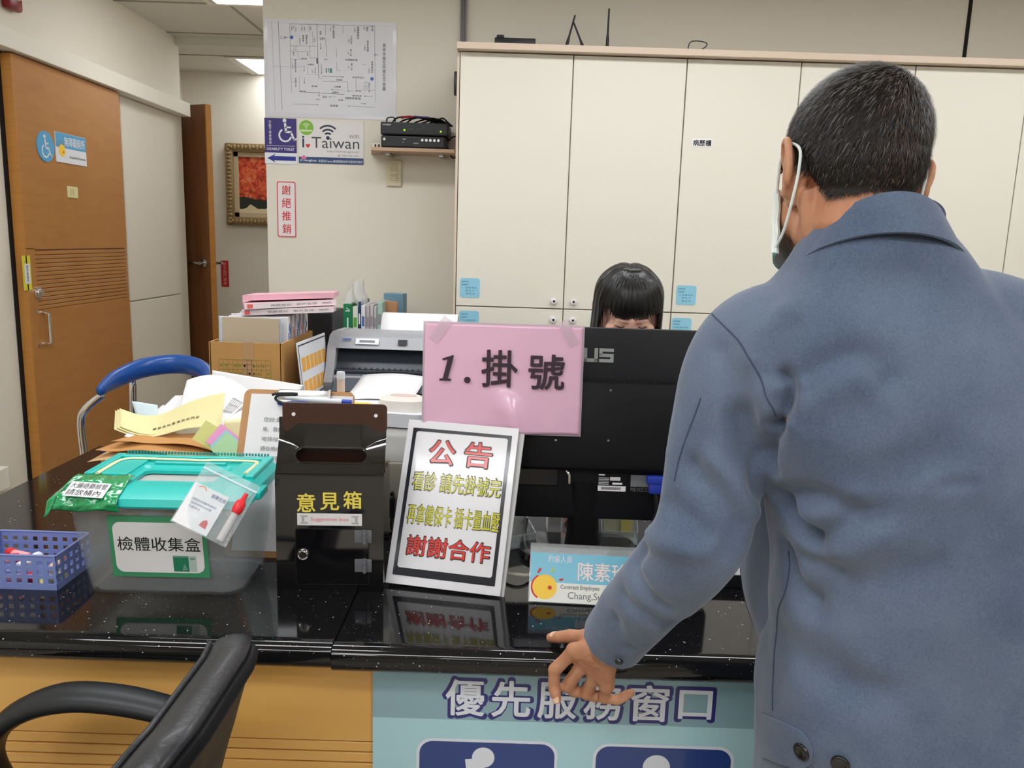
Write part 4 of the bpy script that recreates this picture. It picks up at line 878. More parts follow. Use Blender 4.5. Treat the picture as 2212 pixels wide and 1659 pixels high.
obj('lettering', txt_mesh('Contract Employee', 0.068, 0.0095, cx=-0.013, cz=0.0285, y=-0.0012, bold=0.015), M_inkg, f); obj('lettering', txt_mesh('Chang,Su-Jen', 0.084, 0.0155, cx=0.008, cz=0.0135, y=-0.0012), M_inkg, f)
b = B(); disc2(b, -0.075, 0.028, 0.0215, -0.0012); obj('sun_emblem', b, M_ora, f)
b = B(); disc2(b, -0.066, 0.027, 0.0036, -0.0016, 12); bar2(b, -0.088, 0.052, -0.083, 0.06, 0.004, -0.0016); bar2(b, -0.05, 0.041, -0.043, 0.043, 0.0035, -0.0016); disc2(b, -0.076, 0.028, 0.0235, -0.0013, 20, 120, 240, 0.0205); obj('sun_marks', b, M_red, f)
obj('sun_ray', bar2(B(), -0.064, 0.054, -0.06, 0.061, 0.004, -0.0016), mat('ray_green', (170, 206, 90), 0.4), f)
# ---- clipboard with a form, pens
t = thing('clipboard', 'brown clipboard with a printed form leaning behind the suggestion box', 'clipboard', (-0.438, 1.47, CT), (R(-27), 0, 0))
obj('board', B().prism(rrect(0.228, 0.34, 0.014, cy=0.17), 0.003), mat('clip_brown', (188, 138, 88), 0.5, var=(60, 0.06)), t)
fm = obj('form', B().sheet(lambda u, v: (-0.099+u*0.21, -0.0012-0.002*math.sin(PI*u)*v, 0.012+v*0.318), 4, 4), M_paper, t)
rows = ['您好:意見調查表填寫', '見、我們會盡快處理', '地住址:電話、日期', '請在格內打勾或寫下您的', '謝謝您寶貴的時間', '員林衛生所敬上', '姓名']
ms = [txt_mesh(s, 0.0105*len(s), 0.0095, cx=-0.066+0.00525*len(s), cz=0.275-k*0.02, y=-0.0048, res=1) for k, s in enumerate(rows)]
obj('lettering', join_meshes('l', ms), M_inkg, fm)
b = B(); b.box((0.012, -0.004, 0.325), (0.11, 0.006, 0.03), bev=0.002).cyl((0.012, -0.008, 0.312), 0.0045, 0.108, (0, PI/2, 0), 10); b.box((0.065, -0.01, 0.322), (0.004, 0.012, 0.034)); obj('clip', b, M_steel, t, True)
def pen(name, label, p0, p1, r_, mb, mt, cat='pen'):
    p0, p1 = Vector(p0), Vector(p1); d = p1-p0
    tt = thing(name, label, cat, p0); 
    obj('barrel', B().tube([(0, 0, 0), d*0.1, d*0.85], [r_*0.5, r_, r_], 12), mb, tt, True); obj('cap', B().tube([d*0.85, d*0.86, d], [r_, r_*1.12, r_*1.05], 12), mt, tt, True); return tt
M_pblue = mat('pen_blue', (40, 70, 180), 0.3)
pen('pen', 'white pen with a blue end held across the clipboard clip', at(616, 860, 1.595), at(760, 869, 1.6), 0.0048, M_wht, M_pblue)
pen('pen', 'blue pen lying under the clip beside the black cord', at(600, 872, 1.588), at(660, 872, 1.59), 0.004, M_pblue, M_pblue)
b = B(); b.tube([at(u, v, 1.58) for u, v in ((588, 853), (600, 850), (640, 850), (636, 853), (606, 853), (595, 860), (604, 868), (630, 874), (655, 871), (640, 873), (612, 871))], 0.0028, 8, smooth=4)
tag(obj('elastic_loop', b, M_black, None, True), 'black elastic cord looped round the clipboard clip', 'cord')
# ================================================================ the monitor seen from behind
M_mon = mat('monitor_black', (22, 23, 26), 0.45, spec=0.3); M_mong = mat('monitor_gloss', (22, 21, 24), 0.14); M_mon2 = mat('monitor_hump', (15, 15, 18), 0.5, spec=0.3)
t = thing('monitor', 'large black computer monitor seen from behind, with the pink sign taped on', 'monitor', (0.115, 1.50, CT))
hd = obj('panel', B().box((0.0, 0.014, 0.0), (0.572, 0.028, 0.372), bev=0.006), M_mon, t, True, loc=(0, 0, 0.279), rot=(R(-5), 0, 0))
b = B(); pts = rrect(0.386, 0.178, 0.012, 5, 0.016, 0.0005); pin = rrect(0.374, 0.166, 0.012, 5, 0.016, 0.0005)
b.rings([[(p[0], 0.001, p[1]) for p in pts], [(p[0], -0.012, p[1]) for p in pts], [(p[0], -0.016, p[1]) for p in pin]]); obj('back_hump', b, M_mon2, hd, True, ang=30)
b = B()
for k in range(70): b.box((-0.17+k*0.00535, -0.0155, 0.0855), (0.0024, 0.004, 0.006))
obj('vent', b, M_gap, hd)
M_logo = mat('logo_silver', (168, 172, 170), 0.35, metal=0.3)
b = B(); y = -0.0006
def U2(x, w_, h_, z, s_):                        # wide block letters of the maker's mark
    rect2(b, x, x+s_, z, z+h_, y); rect2(b, x+w_-s_, x+w_, z, z+h_, y); rect2(b, x, x+w_, z, z+s_, y)
def S2(x, w_, h_, z, s_):
    rect2(b, x, x+w_, z+h_-s_, z+h_, y); rect2(b, x, x+w_, z+(h_-s_)/2, z+(h_+s_)/2, y); rect2(b, x, x+w_, z, z+s_, y); rect2(b, x, x+s_, z+(h_)/2, z+h_-s_, y); rect2(b, x+w_-s_, x+w_, z+s_, z+h_/2, y)
U2(-0.0195, 0.0275, 0.0265, 0.120, 0.0068); S2(0.0105, 0.0275, 0.0265, 0.120, 0.0062)
S2(-0.0495, 0.0275, 0.0265, 0.120, 0.0062); face2(b, [(-0.1, 0.12), (-0.092, 0.12), (-0.07, 0.1465), (-0.08, 0.1465)], y); rect2(b, -0.073, -0.066, 0.12, 0.1465, y)
ob = obj('maker_logo', b, M_logo, hd); ob.location = (0.073-0.034, 0, 0)
for i, (x, z) in enumerate(((0.0725, 0.068), (0.072, -0.028), (-0.028, -0.03), (-0.028, 0.068))): obj('screw', B().lathe([(0.0001, 0.0015), (0.0022, 0.0012), (0.0028, 0)], (x, -0.0162, z), 12, (PI/2, 0, 0)), M_steel, hd, True)
obj('gloss_strip', B().box((-0.09, -0.001, -0.105), (0.14, 0.006, 0.034), bev=0.002), M_mong, hd)
obj('hook', B().tube([(-0.005, -0.006, -0.09), (0.0, -0.01, -0.098), (0.001, -0.008, -0.115)], 0.003, 8), M_steel, hd, True)
M_tag = mat('tag_grey', (120, 122, 126), 0.5)
lb = obj('rating_label', B().box((0.084, -0.0006, -0.112), (0.056, 0.0012, 0.036)), M_mon2, hd)
b = B(); rect2(b, 0.057, 0.111, -0.129, -0.1185, -0.0014); rect2(b, 0.08, 0.1, -0.108, -0.101, -0.0014); rect2(b, 0.085, 0.104, -0.116, -0.112, -0.0014); rect2(b, 0.058, 0.07, -0.099, -0.096, -0.0014)
for k in range(5): rect2(b, 0.058, 0.078, -0.104-k*0.003, -0.1028-k*0.003, -0.0014)
obj('label_print', b, M_paper, lb)
b = B()
for k in range(20): rect2(b, 0.064+k*0.0019, 0.065+k*0.0019, -0.126, -0.121, -0.0018)
obj('barcode', b, M_ink, lb)
lb = obj('port_label', B().box((0.142, -0.0006, -0.112), (0.045, 0.0012, 0.034)), M_mon2, hd); b = B(); rect2(b, 0.12, 0.164, -0.119, -0.096, -0.0014); obj('label_print', b, M_tag, lb); txt('lettering', 'PSE FCC CE', 0.036, 0.007, M_tag, lb, 0.139, -0.1245, -0.0014)
nk = obj('stand_neck', B().rings([[(x*1.0, y_*1.0, 0.01) for (x, y_) in rrect(0.078, 0.05, 0.02, 5, 0.036, 0.012)], [(x, y_, 0.06) for (x, y_) in rrect(0.064, 0.045, 0.02, 5, 0.034, 0.008)], [(x, y_, 0.165) for (x, y_) in rrect(0.052, 0.04, 0.018, 5, 0.031, 0.0)]]), M_mon2, t, True, ang=50)
obj('neck_collar', B().box((0.03, 0.02, 0.15), (0.075, 0.03, 0.09), bev=0.005), M_mon2, t)
obj('stand_base', B().rings([[(x, y_, 0.0) for (x, y_) in rrect(0.24, 0.16, 0.06, 6, 0.03, 0.055)], [(x, y_, 0.012) for (x, y_) in rrect(0.235, 0.155, 0.058, 6, 0.03, 0.055)], [(x, y_, 0.014) for (x, y_) in rrect(0.22, 0.14, 0.05, 6, 0.03, 0.055)]]), M_mong, t, True)
v = obj('cable_plug', B().box((0.166, -0.01, -0.102), (0.034, 0.022, 0.016), bev=0.003).box((0.166, -0.012, -0.118), (0.026, 0.014, 0.022), bev=0.004), mat('vga_blue', (38, 60, 170), 0.4), hd, True)
obj('cord', B().tube([(0.166, -0.012, -0.125), (0.17, -0.012, -0.16), (0.16, 0.0, -0.22), (0.14, 0.03, -0.265)], 0.0045, 8, smooth=4), M_black, hd, True)
# pink queue sign
t = thing('queue_sign', 'pink laminated sheet with large brush characters taped on the monitor back', 'sign', (-0.018, 1.4835, 1.1045), (R(-4), 0, R(0.3)))
obj('laminate', B().box((0, 0, 0), (0.302, 0.0012, 0.21)), mat('lam_edge', (226, 206, 216), 0.12, alpha=(0.5, (1, 1, 1, 1))), t)
# the sheet bulges a little, so it catches the lamps
def pk(u, v):
    t_ = max(0.0, min(1.0, (0.47-v)/0.29)); st = t_*t_*(3-2*t_); g_ = math.exp(-((u-0.50-0.30*(0.4-v))/0.10)**2)
    return (-0.1475+0.295*u, -0.0022-0.014*st*g_-0.0009*mnoise.noise((u*7, v*5, 2.0)), -0.1015+0.203*v)
obj('sheet', B().sheet(pk, 60, 40, 0.0004), mat('queue_pink', (236, 190, 215), 0.2, spec=0.5, coat=0.4), t, True, ang=180)
M_brush = mat('brush_ink', (62, 46, 58), 0.3)
obj('lettering', face2(B(), [(-0.119, -0.0055), (-0.097, -0.0055), (-0.096, -0.002), (-0.1025, -0.001), (-0.092, 0.042), (-0.094, 0.043), (-0.114, 0.036), (-0.113, 0.033), (-0.104, 0.034), (-0.112, -0.001), (-0.118, -0.002)], -0.0066), M_brush, t); obj('lettering', disc2(B(), -0.066, -0.003, 0.0062, -0.0066), M_brush, t)
txt('lettering', '掛', 0.066, 0.068, M_brush, t, -0.006, 0.02, -0.0063, bold=0.022); txt('lettering', '號', 0.066, 0.065, M_brush, t, 0.082, 0.016, -0.006, bold=0.022)
for (x, z, a_) in ((-0.118, 0.09, 35), (0.12, 0.09, -30)): obj('tape', B().box((x, -0.0042, z), (0.02, 0.0006, 0.05), rot=(0, R(a_), 0)), mat('tape', (236, 214, 226), 0.15, alpha=(0.35, (1, 1, 1, 1))), t)

# things under and beside the monitor
def card_box(x, y, rz, label, cols):
    t = thing('card_holder', label, 'holder', (x, y, CT), rz)
    b = B(); b.box((0, 0.03, 0.002), (0.075, 0.06, 0.003)); b.box((0, 0.0, 0.014), (0.075, 0.0018, 0.028)); b.box((0, 0.06, 0.03), (0.075, 0.0018, 0.06))
    for s in (-1, 1): b.prism([(0, 0), (0.06, 0), (0.06, 0.06), (0, 0.028)], 0.0018, 'YZ', c=(s*0.0375-0.0009, 0, 0))
    obj('tray', b, M_acr, t)
    for k, c_ in enumerate(cols):
        d = obj('card', B().box((0, 0, 0.025), (0.064, 0.0008, 0.048), bev=0), mat('card_%d_%d_%d' % c_, c_, 0.4), t, loc=(0.001*k, 0.02+0.01*k, 0.006), rot=(R(-16), 0, R(2*k)))
    return t
ch = card_box(0.026, 1.56, R(28), 'clear acrylic card holder turned beside the announcement sign, under the monitor', [(196, 198, 192), (220, 220, 222)])
ch = card_box(0.236, 1.60, R(-4), 'clear acrylic card holder with yellow and green cards under the monitor', [(206, 206, 176), (214, 214, 196), (120, 176, 160)])
d = obj('card_print', B().box((0.014, -0.003, 0.026), (0.02, 0.001, 0.03)), mat('card_yellow', (218, 206, 120), 0.4), ch, rot=(R(-16), 0, 0), loc=(0, 0.018, 0.008))
t = obj('tissue_box', B().box((0.10, 1.66, CT+0.03), (0.03, 0.08, 0.058), bev=0.003), M_paper); tag(t, 'small white carton behind the monitor stand, to its left', 'box')
t = obj('card_carton', B().box((0.196, 1.665, CT+0.03), (0.022, 0.06, 0.058), bev=0.003), M_paper); tag(t, 'small white carton right of the monitor stand', 'box')
b = B(); b.tube([(-0.02, 1.42, CT+0.006), (0.02, 1.40, CT+0.012), (0.05, 1.42, CT+0.006), (0.09, 1.52, CT+0.005)], 0.0035, 8, smooth=5)
tag(obj('white_cable', b, M_white, None, True), 'white cable on the counter behind the name plate', 'cable')
b = B(); b.tube([(0.04, 1.60, CT+0.05), (0.035, 1.56, CT+0.02), (0.05, 1.50, CT+0.006), (0.10, 1.46, CT+0.005), (0.16, 1.47, CT+0.005)], 0.004, 8, smooth=5)
tag(obj('black_cable', b, M_black, None, True), 'black cable trailing on the counter under the monitor', 'cable')
t = thing('document_tray', 'black tray holding white paper between the old man\'s arm and jacket', 'tray', (0.48, 1.44, CT))
obj('tray', B().box((0, 0.06, 0.004), (0.2, 0.2, 0.008)).box((0, -0.04, 0.012), (0.2, 0.004, 0.024)).box((-0.1, 0.06, 0.012), (0.004, 0.2, 0.024)).box((0.1, 0.06, 0.012), (0.004, 0.2, 0.024)), M_black, t)
obj('sheet', B().box((0, 0.0, 0.028), (0.19, 0.003, 0.052), rot=(R(-25), 0, 0)), M_paper, t, loc=(0, 0.01, 0.0))

# ---- grey slip printer with card reader behind the signs
M_gry = mat('grey_plastic', (152, 152, 148), 0.4); M_bei = mat('beige_plastic', (150, 146, 132), 0.45)
t = thing('slip_printer', 'grey slip printer standing between the suggestion box and announcement sign', 'printer', (-0.2, 1.62, CT))
b = B(); b.box((0, 0.11, 0.078), (0.26, 0.22, 0.156), bev=0.006); obj('body', b, M_bei, t, True)
b = B(); b.rings([[(x, y_, 0.157) for x, y_ in rrect(0.25, 0.21, 0.02, 4, 0, 0.11)], [(x, y_, 0.2) for x, y_ in rrect(0.24, 0.19, 0.03, 4, 0, 0.12)], [(x, y_, 0.213) for x, y_ in rrect(0.2, 0.15, 0.03, 4, 0, 0.125)]]); obj('cover', b, M_gry, t, True)
obj('plug', B().cyl((-0.045, -0.006, 0.09), 0.004, 0.012, (PI/2, 0, 0), 10).box((-0.045, -0.008, 0.06), (0.012, 0.01, 0.045), bev=0.003), M_black, t); obj('cord', B().tube([(-0.045, -0.008, 0.04), (-0.045, -0.01, 0.015), (-0.03, -0.012, 0.006), (0.03, -0.014, 0.006)], 0.003, 8, smooth=3), M_black, t, True)
t = thing('card_reader', 'white card reader with an oval lid on top of the slip printer', 'reader', (-0.262, 1.745, 0.956), (R(0), 0, R(-8)))
obj('base', B().prism(rrect(0.15, 0.11, 0.02), 0.03, 'XY', c=(0.01, 0.0, 0)), M_wht, t)
b = B(); b.rings([[(x, y_, 0.03) for x, y_ in rrect(0.11, 0.09, 0.03, 5, 0.02, 0.005)], [(x, y_, 0.052) for x, y_ in rrect(0.1, 0.08, 0.03, 5, 0.02, 0.008)], [(x, y_, 0.058) for x, y_ in rrect(0.07, 0.05, 0.022, 5, 0.02, 0.01)]]); obj('lid', b, mat('reader_ivory', (226, 222, 214), 0.3), t, True)
obj('oval_mark', B().prism([(0.02+0.03*math.cos(R(a_)), 0.01+0.014*math.sin(R(a_))) for a_ in range(0, 360, 15)], 0.001, 'XY', c=(0, 0, 0.058)), mat('reader_pink', (216, 190, 186), 0.4), t)

# ---- the pile of papers behind the bin
M_kraft = mat('kraft_paper', (196, 142, 82), 0.65, bump=(40, 0.3)); M_kraft2 = mat('kraft_paper_pale', (206, 166, 116), 0.65, bump=(40, 0.3))
M_yelp = mat('yellow_paper', (228, 220, 164), 0.6); M_blp = mat('blue_paper', (206, 224, 232), 0.6)
def curled(name, c4, wave, m, label, cat, n=24, th=0.0008, group=None, parent=None):
    bl, br, tr, tl = [Vector(p) for p in c4]
    def fn(u, v): return (bl*(1-u)+br*u)*(1-v)+(tl*(1-u)+tr*u)*v+Vector(wave(u, v))
    o = obj(name, B().sheet(fn, n, n, th), m, parent, True, ang=180)
    if label: tag(o, label, cat, group)
    return o, fn
for k in range(2):
    o = obj('kraft_packet', B().box((-0.88+0.01*k, 2.10, CT+0.011+0.02*k), (0.36, 0.24, 0.019), rot=(0, 0, R(4-6*k)), bev=0.006, seg=3), M_kraft2, None, True); tag(o, ['thick brown paper packet at the very bottom of the paper pile', 'second brown packet from the bottom of the paper pile'][k], 'envelope', 'brown envelopes in the paper pile')
curled('kraft_envelope', [at(188, 998, 1.92), at(480, 1008, 1.90), at(505, 972, 2.06), at(268, 955, 2.08)], lambda u, v: (0, 0, 0.02*math.sin(PI*u)*math.sin(PI*(0.15+0.7*v))+0.004*math.sin(9*u)), M_kraft2, 'crumpled pale brown envelope, lowest and leftmost in the paper pile', 'envelope', group='brown envelopes in the paper pile')
curled('kraft_envelope', [at(206, 972, 1.94), at(500, 996, 1.92), at(520, 965, 2.05), at(300, 938, 2.07)], lambda u, v: (0, 0, 0.022*math.sin(PI*min(1, u*1.15))*math.sin(PI*(0.1+0.75*v))+0.003*math.sin(14*u+3)), M_kraft, 'orange-brown envelope bulging over the pale one in the paper pile', 'envelope', group='brown envelopes in the paper pile')
curled('kraft_envelope', [at(240, 955, 1.955), at(505, 982, 1.95), at(520, 950, 2.05), at(330, 928, 2.07)], lambda u, v: (0, 0, 0.012*math.sin(PI*u)+0.003*math.sin(11*u+1)), M_kraft, 'uppermost brown envelope just under the white papers', 'envelope', group='brown envelopes in the paper pile')
for k in range(4):
    curled('paper_sheet', [(-1.0+0.004*k, 1.995-0.003*k, 0.812+0.009*k), (-0.745, 1.99, 0.79+0.016*k), (-0.72, 2.2, 0.83+0.018*k), (-0.98, 2.2, 0.85+0.009*k)], lambda u, v, k=k: (0, 0, -0.012*math.sin(PI*u)+0.004*math.sin(8*u+k)), M_paper, 'curled white sheet in the pile under the yellow forms', 'paper', group='white sheets in the paper pile')
for k in range(3):
    o, fn = curled('yellow_form', [(-1.02+0.006*k, 2.0+0.004*k, 0.853+0.003*k), (-0.755+0.004*k, 2.0+0.004*k, 0.862+0.003*k), (-0.772+0.006*k, 2.08, 0.938+0.002*k), (-1.055+0.006*k, 2.08, 0.885+0.003*k)],
        lambda u, v: (0, 0, -0.026*math.sin(PI*u)**1.0*(0.5+0.5*v)-0.012*math.sin(2*PI*u)), M_yelp, ['front yellow form with a line of printed characters curling up in the paper pile', 'yellow form directly behind the printed one in the pile', 'rearmost yellow form of the three in the paper pile'][k], 'form', group='yellow forms in the paper pile')
    if k == 0:
        ms = []
        for i, chx in enumerate('新北個案轉介計體驗耳科醫療院所門診'):
            u = 0.06+i*0.0465; p = fn(u, 0.34); q = fn(u+0.03, 0.34); w_ = 0.0088
            me = txt_mesh(chx, w_, w_*0.95, res=1, bold=0.02); d = (q-p).normalized(); upv = (fn(u, 0.6)-fn(u, 0.3)).normalized(); n_ = d.cross(upv).normalized(); upv = n_.cross(d)
            me.transform(Matrix.Translation(p+n_*0.0014) @ Matrix((d, -n_, upv)).transposed().to_4x4()); ms.append(me)
        lt = obj('lettering', join_meshes('l', ms), mat('form_ink', (84, 78, 56), 0.6), o)
o, fn = curled('paper_roll', [(-0.91, 2.12, 0.86), (-0.775, 2.12, 0.86), (-0.755, 2.2, 0.955), (-0.91, 2.2, 0.95)], lambda u, v: (0.03*v*u, 0.08*math.sin(PI*0.5*u)*0.3, 0.022*math.sin(PI*u)*v-0.05*u*u*(v)), M_paper, 'rolled white printout sticking up at the back of the pile', 'paper')
for k in range(7):
    pass
b = B()
for k in range(6):
    u0 = 0.80+0.03*k; b.tube([fn(u0, 0.15)+Vector((0, -0.001, 0.0)), fn(u0, 0.62)+Vector((0, -0.001, 0))], 0.0005, 4)
for v0 in (0.2, 0.42, 0.6): b.tube([fn(0.8+0.03*k, v0)+Vector((0, -0.001, 0)) for k in range(6)], 0.0005, 4)
obj('printed_table', b, M_inkg, o)
curled('paper_sheet', [(-0.98, 2.15, 0.86), (-0.80, 2.15, 0.86), (-0.80, 2.2, 0.915), (-0.945, 2.2, 0.905)], lambda u, v: (0, 0, 0.0), M_paper, 'white sheet standing behind the yellow forms, left of the roll', 'paper')
curled('paper_sheet', [(-0.86, 2.22, 0.85), (-0.64, 2.2, 0.85), (-0.60, 2.26, 0.935), (-0.86, 2.26, 0.97)], lambda u, v: (0, 0, 0.0), M_paper, 'white sheet at the very back of the pile beside the clipboard', 'paper')
curled('blue_sheet', [(-1.0, 2.09, 0.86), (-0.94, 2.09, 0.862), (-0.965, 2.12, 0.90), (-1.03, 2.11, 0.905)], lambda u, v: (0.006*v*v, 0, -0.006*u), M_blp, 'pale blue paper corner behind the yellow form', 'paper', n=8)
curled('yellow_note', [(-0.745, 1.98, 0.80), (-0.66, 1.96, 0.80), (-0.655, 2.0, 0.90), (-0.735, 2.0, 0.885)], lambda u, v: (0, 0, 0), mat('pale_yellow', (238, 232, 184), 0.6), 'pale yellow sheet between the paper pile and the clipboard', 'paper', n=8)
def square_note(name, u, v, y, s, a_, m, label):
    c = at(u, v, y); b = B(); b.box((0, 0, 0), (s, 0.0012, s)); o = obj(name, b, m, None, False, rot=(R(-34), R(a_), R(4))); o.location = c; tag(o, label, 'note', 'square notes fanned beside the clipboard')
square_note('square_note', 452, 941, 1.948, 0.058, 32, mat('note_olive', (204, 206, 128), 0.6), 'yellowish green square note, leftmost of the fan beside the clipboard')
square_note('square_note', 482, 950, 1.940, 0.058, 38, mat('note_pink', (232, 158, 202), 0.6), 'pink square note in the fan beside the clipboard')
square_note('square_note', 490, 963, 1.932, 0.058, 42, mat('note_aqua', (150, 208, 216), 0.6), 'thin blue square note edge between the pink and green notes')
square_note('square_note', 492, 969, 1.925, 0.058, 42, mat('note_green', (176, 218, 168), 0.6), 'pale green square note in front of the fan beside the clipboard')

# ================================================================ printer table and what is on it
TZ = 0.87
M_tab = mat('table_dark', (34, 34, 36), 0.35)
t = thing('printer_table', 'dark topped side table carrying the box, printer and books', 'table', (-0.45, 2.69, 0))
obj('tabletop', B().box((0, 0, TZ-0.0125), (1.06, 0.82, 0.025), bev=0.002), M_tab, t)
obj('edge_strip', B().box((0, -0.412, TZ-0.012), (1.06, 0.004, 0.022)), mat('table_edge', (190, 184, 170), 0.45), t)
for sx in (-1, 1):
    for sy in (-1, 1): obj('leg', B().box((sx*0.48, sy*0.37, (TZ-0.025)/2), (0.05, 0.05, TZ-0.025)), M_gry, t)
t = thing('side_cabinet', 'low grey cabinet against the poster wall under the row of books', 'cabinet', (-0.62, 3.325, 0))
obj('carcass', B().box((0, 0, TZ/2), (0.72, 0.42, TZ), bev=0.003), M_gry, t)
for s in (-1, 1): obj('door', B().box((s*0.179, -0.214, TZ/2), (0.35, 0.012, TZ-0.04), bev=0.002), M_gry, t)
# cardboard box with files
M_card = mat('cardboard', (192, 146, 86), 0.7, var=(6, 0.06), bump=(30, 0.1)); M_cprint = mat('box_print', (128, 138, 62), 0.7)
bx = thing('cardboard_box', 'open brown cardboard box full of files with a printed green table', 'box', (-0.775, 2.47, TZ))
w_, d_, h_, th = 0.206, 0.35, 0.178, 0.005
b = B(); b.box((0, -d_/2, h_/2), (w_, th, h_)).box((0, d_/2, h_/2), (w_, th, h_)); b.box((-w_/2, 0, h_/2), (th, d_+th, h_)).box((w_/2, 0, h_/2), (th, d_+th, h_)).box((0, 0, 0.003), (w_-0.012, d_-0.012, 0.004)); obj('carton', b, M_card, bx)
b = B(); y = -d_/2-0.0032
gx0, gx1, gz0, gz1 = -0.078, 0.072, 0.055, 0.128
for k in range(12): bar2(b, gx0+(gx1-gx0)*k/11, gz0 if k in (0, 11) else gz0+0.004, gx0+(gx1-gx0)*k/11, gz1, 0.0011, y)
for z in (gz0, gz0+0.022, gz0+0.044, gz1-0.014, gz1): bar2(b, gx0, z, gx1, z, 0.0011, y)
for k in range(11):
    for q in range(3):
        if (k*7+q*5) % 4: rect2(b, gx0+(k+0.3)*(gx1-gx0)/11, gx0+(k+0.7)*(gx1-gx0)/11, gz0+0.008+q*0.022, gz0+0.014+q*0.022, y)
obj('printed_table', b, M_cprint, bx)
obj('tape', B().box((0.008, y+0.0006, 0.09), (0.032, 0.0012, 0.178)), mat('parcel_tape', (186, 148, 104), 0.2, coat=0.3), bx)
obj('green_label', B().box((w_/2+0.003, 0.11, 0.11), (0.001, 0.05, 0.045)), mat('box_green', (52, 122, 58), 0.5), bx)
fc = [('clear_folder', (196, 210, 226)), ('folder', (190, 176, 152))]+[('folder', (226, 226, 230))]*8
tabs = [(70, 140, 200), (232, 120, 104), (70, 120, 190)]
lbls = ['bluish clear folder at the front left of the cardboard box', 'beige folder facing front in the cardboard box']+['white patient file with coloured tabs standing in the cardboard box']*8
for k, (n_, c_) in enumerate(fc):
    tt = thing('file_folder', lbls[k], 'folder', (-0.775+(-0.008 if k == 0 else 0.003 if k == 1 else 0.002+0.003*(k % 3)), (2.352, 2.325)[k] if k < 2 else 2.325+0.032*k, TZ+0.008), (R(-3), 0, R(-2+(k % 3))), 'files in the cardboard box')
    w2 = (0.186, 0.168)[k] if k < 2 else 0.178; th_ = 0.008 if k < 2 else 0.02
    obj('cover', B().box((0, 0, 0.12), (w2, th_, 0.236+0.004*(k % 2)), bev=0.002), mat('folder_%d' % (0 if k == 0 else 1 if k == 1 else 2), c_, 0.45), tt)
    if k > 1:
        b = B()
        for q in range(2): b.box((w2/2-0.008, -0.0025+0.008*q, 0.205-0.012*((k+q) % 3)), (0.0185, 0.0056, 0.02))
        obj('tab', b, mat('tab_%d' % (k % 3), tabs[k % 3], 0.5), tt); obj('spine_print', B().box((w2/2+0.0004, 0, 0.15), (0.0006, 0.008, 0.06)), mat('spine_print', (176, 178, 190), 0.6), tt)
M_pinkb = mat('binder_pink', (228, 176, 190), 0.45); M_bindw = mat('binder_white', (236, 222, 226), 0.45)
for k, (x, y, z, rz, m_) in enumerate(((-0.70, 2.50, 1.121, 12, M_bindw), (-0.705, 2.50, 1.141, 20, M_bindw), (-0.70, 2.53, 1.162, 8, M_pinkb))):
    tt = thing('binder', ['white and pink binder lying lowest on the boxed files', 'pink binder with a red square on its spine, on the boxed files', 'topmost pink binder lying on the boxed files'][k], 'binder', (x, y, z), (R(-2), R(-3), R(rz)), 'binders lying on the boxed files')
    obj('cover', B().box((0, 0, 0.009), (0.27, 0.2, 0.017), bev=0.002), M_pinkb, tt); obj('spine', B().box((0, -0.101, 0.009), (0.268, 0.003, 0.017)), m_, tt)
    if k < 2: obj('spine_mark', B().box((-0.118, -0.103, 0.009), (0.016, 0.001, 0.012)), M_red if False else mat('mark_coral', (232, 110, 104), 0.5), tt); txt('lettering', '病歷登記   家戶名冊   預防', 0.18, 0.006, M_inkg, tt, 0.03, 0.009, -0.1036, res=1)
# calendar leaning on the box side
t = thing('desk_calendar', 'white board calendar with orange blocks leaning on the side of the cardboard box', 'calendar', (-0.606, 2.45, TZ), (R(-6), 0, R(87)))
obj('board', B().box((0, 0, 0.09), (0.28, 0.004, 0.18), bev=0.001), M_wht, t)
b = B()
for s in (-1, 1): rect2(b, s*0.134-0.002, s*0.134+0.002, 0.008, 0.172, -0.0024)
for z in (0.01, 0.17): rect2(b, -0.134, 0.134, z-0.002, z+0.002, -0.0024)
obj('border', b, M_ink, t); 
for i in range(6):
    for j in range(2): obj('orange_block', rect2(B(), -0.118+i*0.04, -0.084+i*0.04, 0.02+j*0.07, 0.062+j*0.07, -0.0024), mat('cal_orange', (232, 172, 76), 0.5), t)
t = thing('black_speaker', 'black box behind the cardboard box, with a white strip on top', 'speaker', (-0.76, 2.97, TZ)); obj('case', B().box((0.06, 0, 0.11), (0.09, 0.2, 0.22), bev=0.006), M_black, t); obj('strip', B().box((0.08, -0.06, 0.226), (0.05, 0.05, 0.012)), M_wht, t)
# impact printer
M_prt = mat('printer_grey', (160, 163, 168), 0.42); M_prd = mat('printer_dark', (46, 52, 60), 0.35)
t = thing('dot_matrix_printer', 'wide grey dot-matrix printer with a dark front opening, partly behind the pink sign', 'printer', (-0.33, 2.52, TZ))
prof = [(0.0, 0.0), (-0.012, 0.03), (0.0, 0.05), (0.02, 0.07), (0.05, 0.138), (0.085, 0.17), (0.13, 0.178), (0.30, 0.172), (0.32, 0.14), (0.32, 0.0)]
for s in (-1, 1): obj('side_cheek', B().prism(prof, 0.028, 'YZ', c=(s*0.258-0.014, 0, 0), bev=0.003), M_prt, t)
obj('top_cover', B().prism([(0.048, 0.133), (0.083, 0.168), (0.13, 0.176), (0.30, 0.17), (0.30, 0.152), (0.12, 0.149), (0.085, 0.135)], 0.49, 'YZ', c=(-0.245, 0, 0)), M_prt, t)
obj('base', B().box((0, 0.15, 0.025), (0.49, 0.3, 0.05), bev=0.004), M_prt, t)
obj('dark_window', B().prism([(0.03, 0.052), (0.115, 0.149), (0.2, 0.149), (0.2, 0.052)], 0.488, 'YZ', c=(-0.244, 0, 0)), M_prd, t)
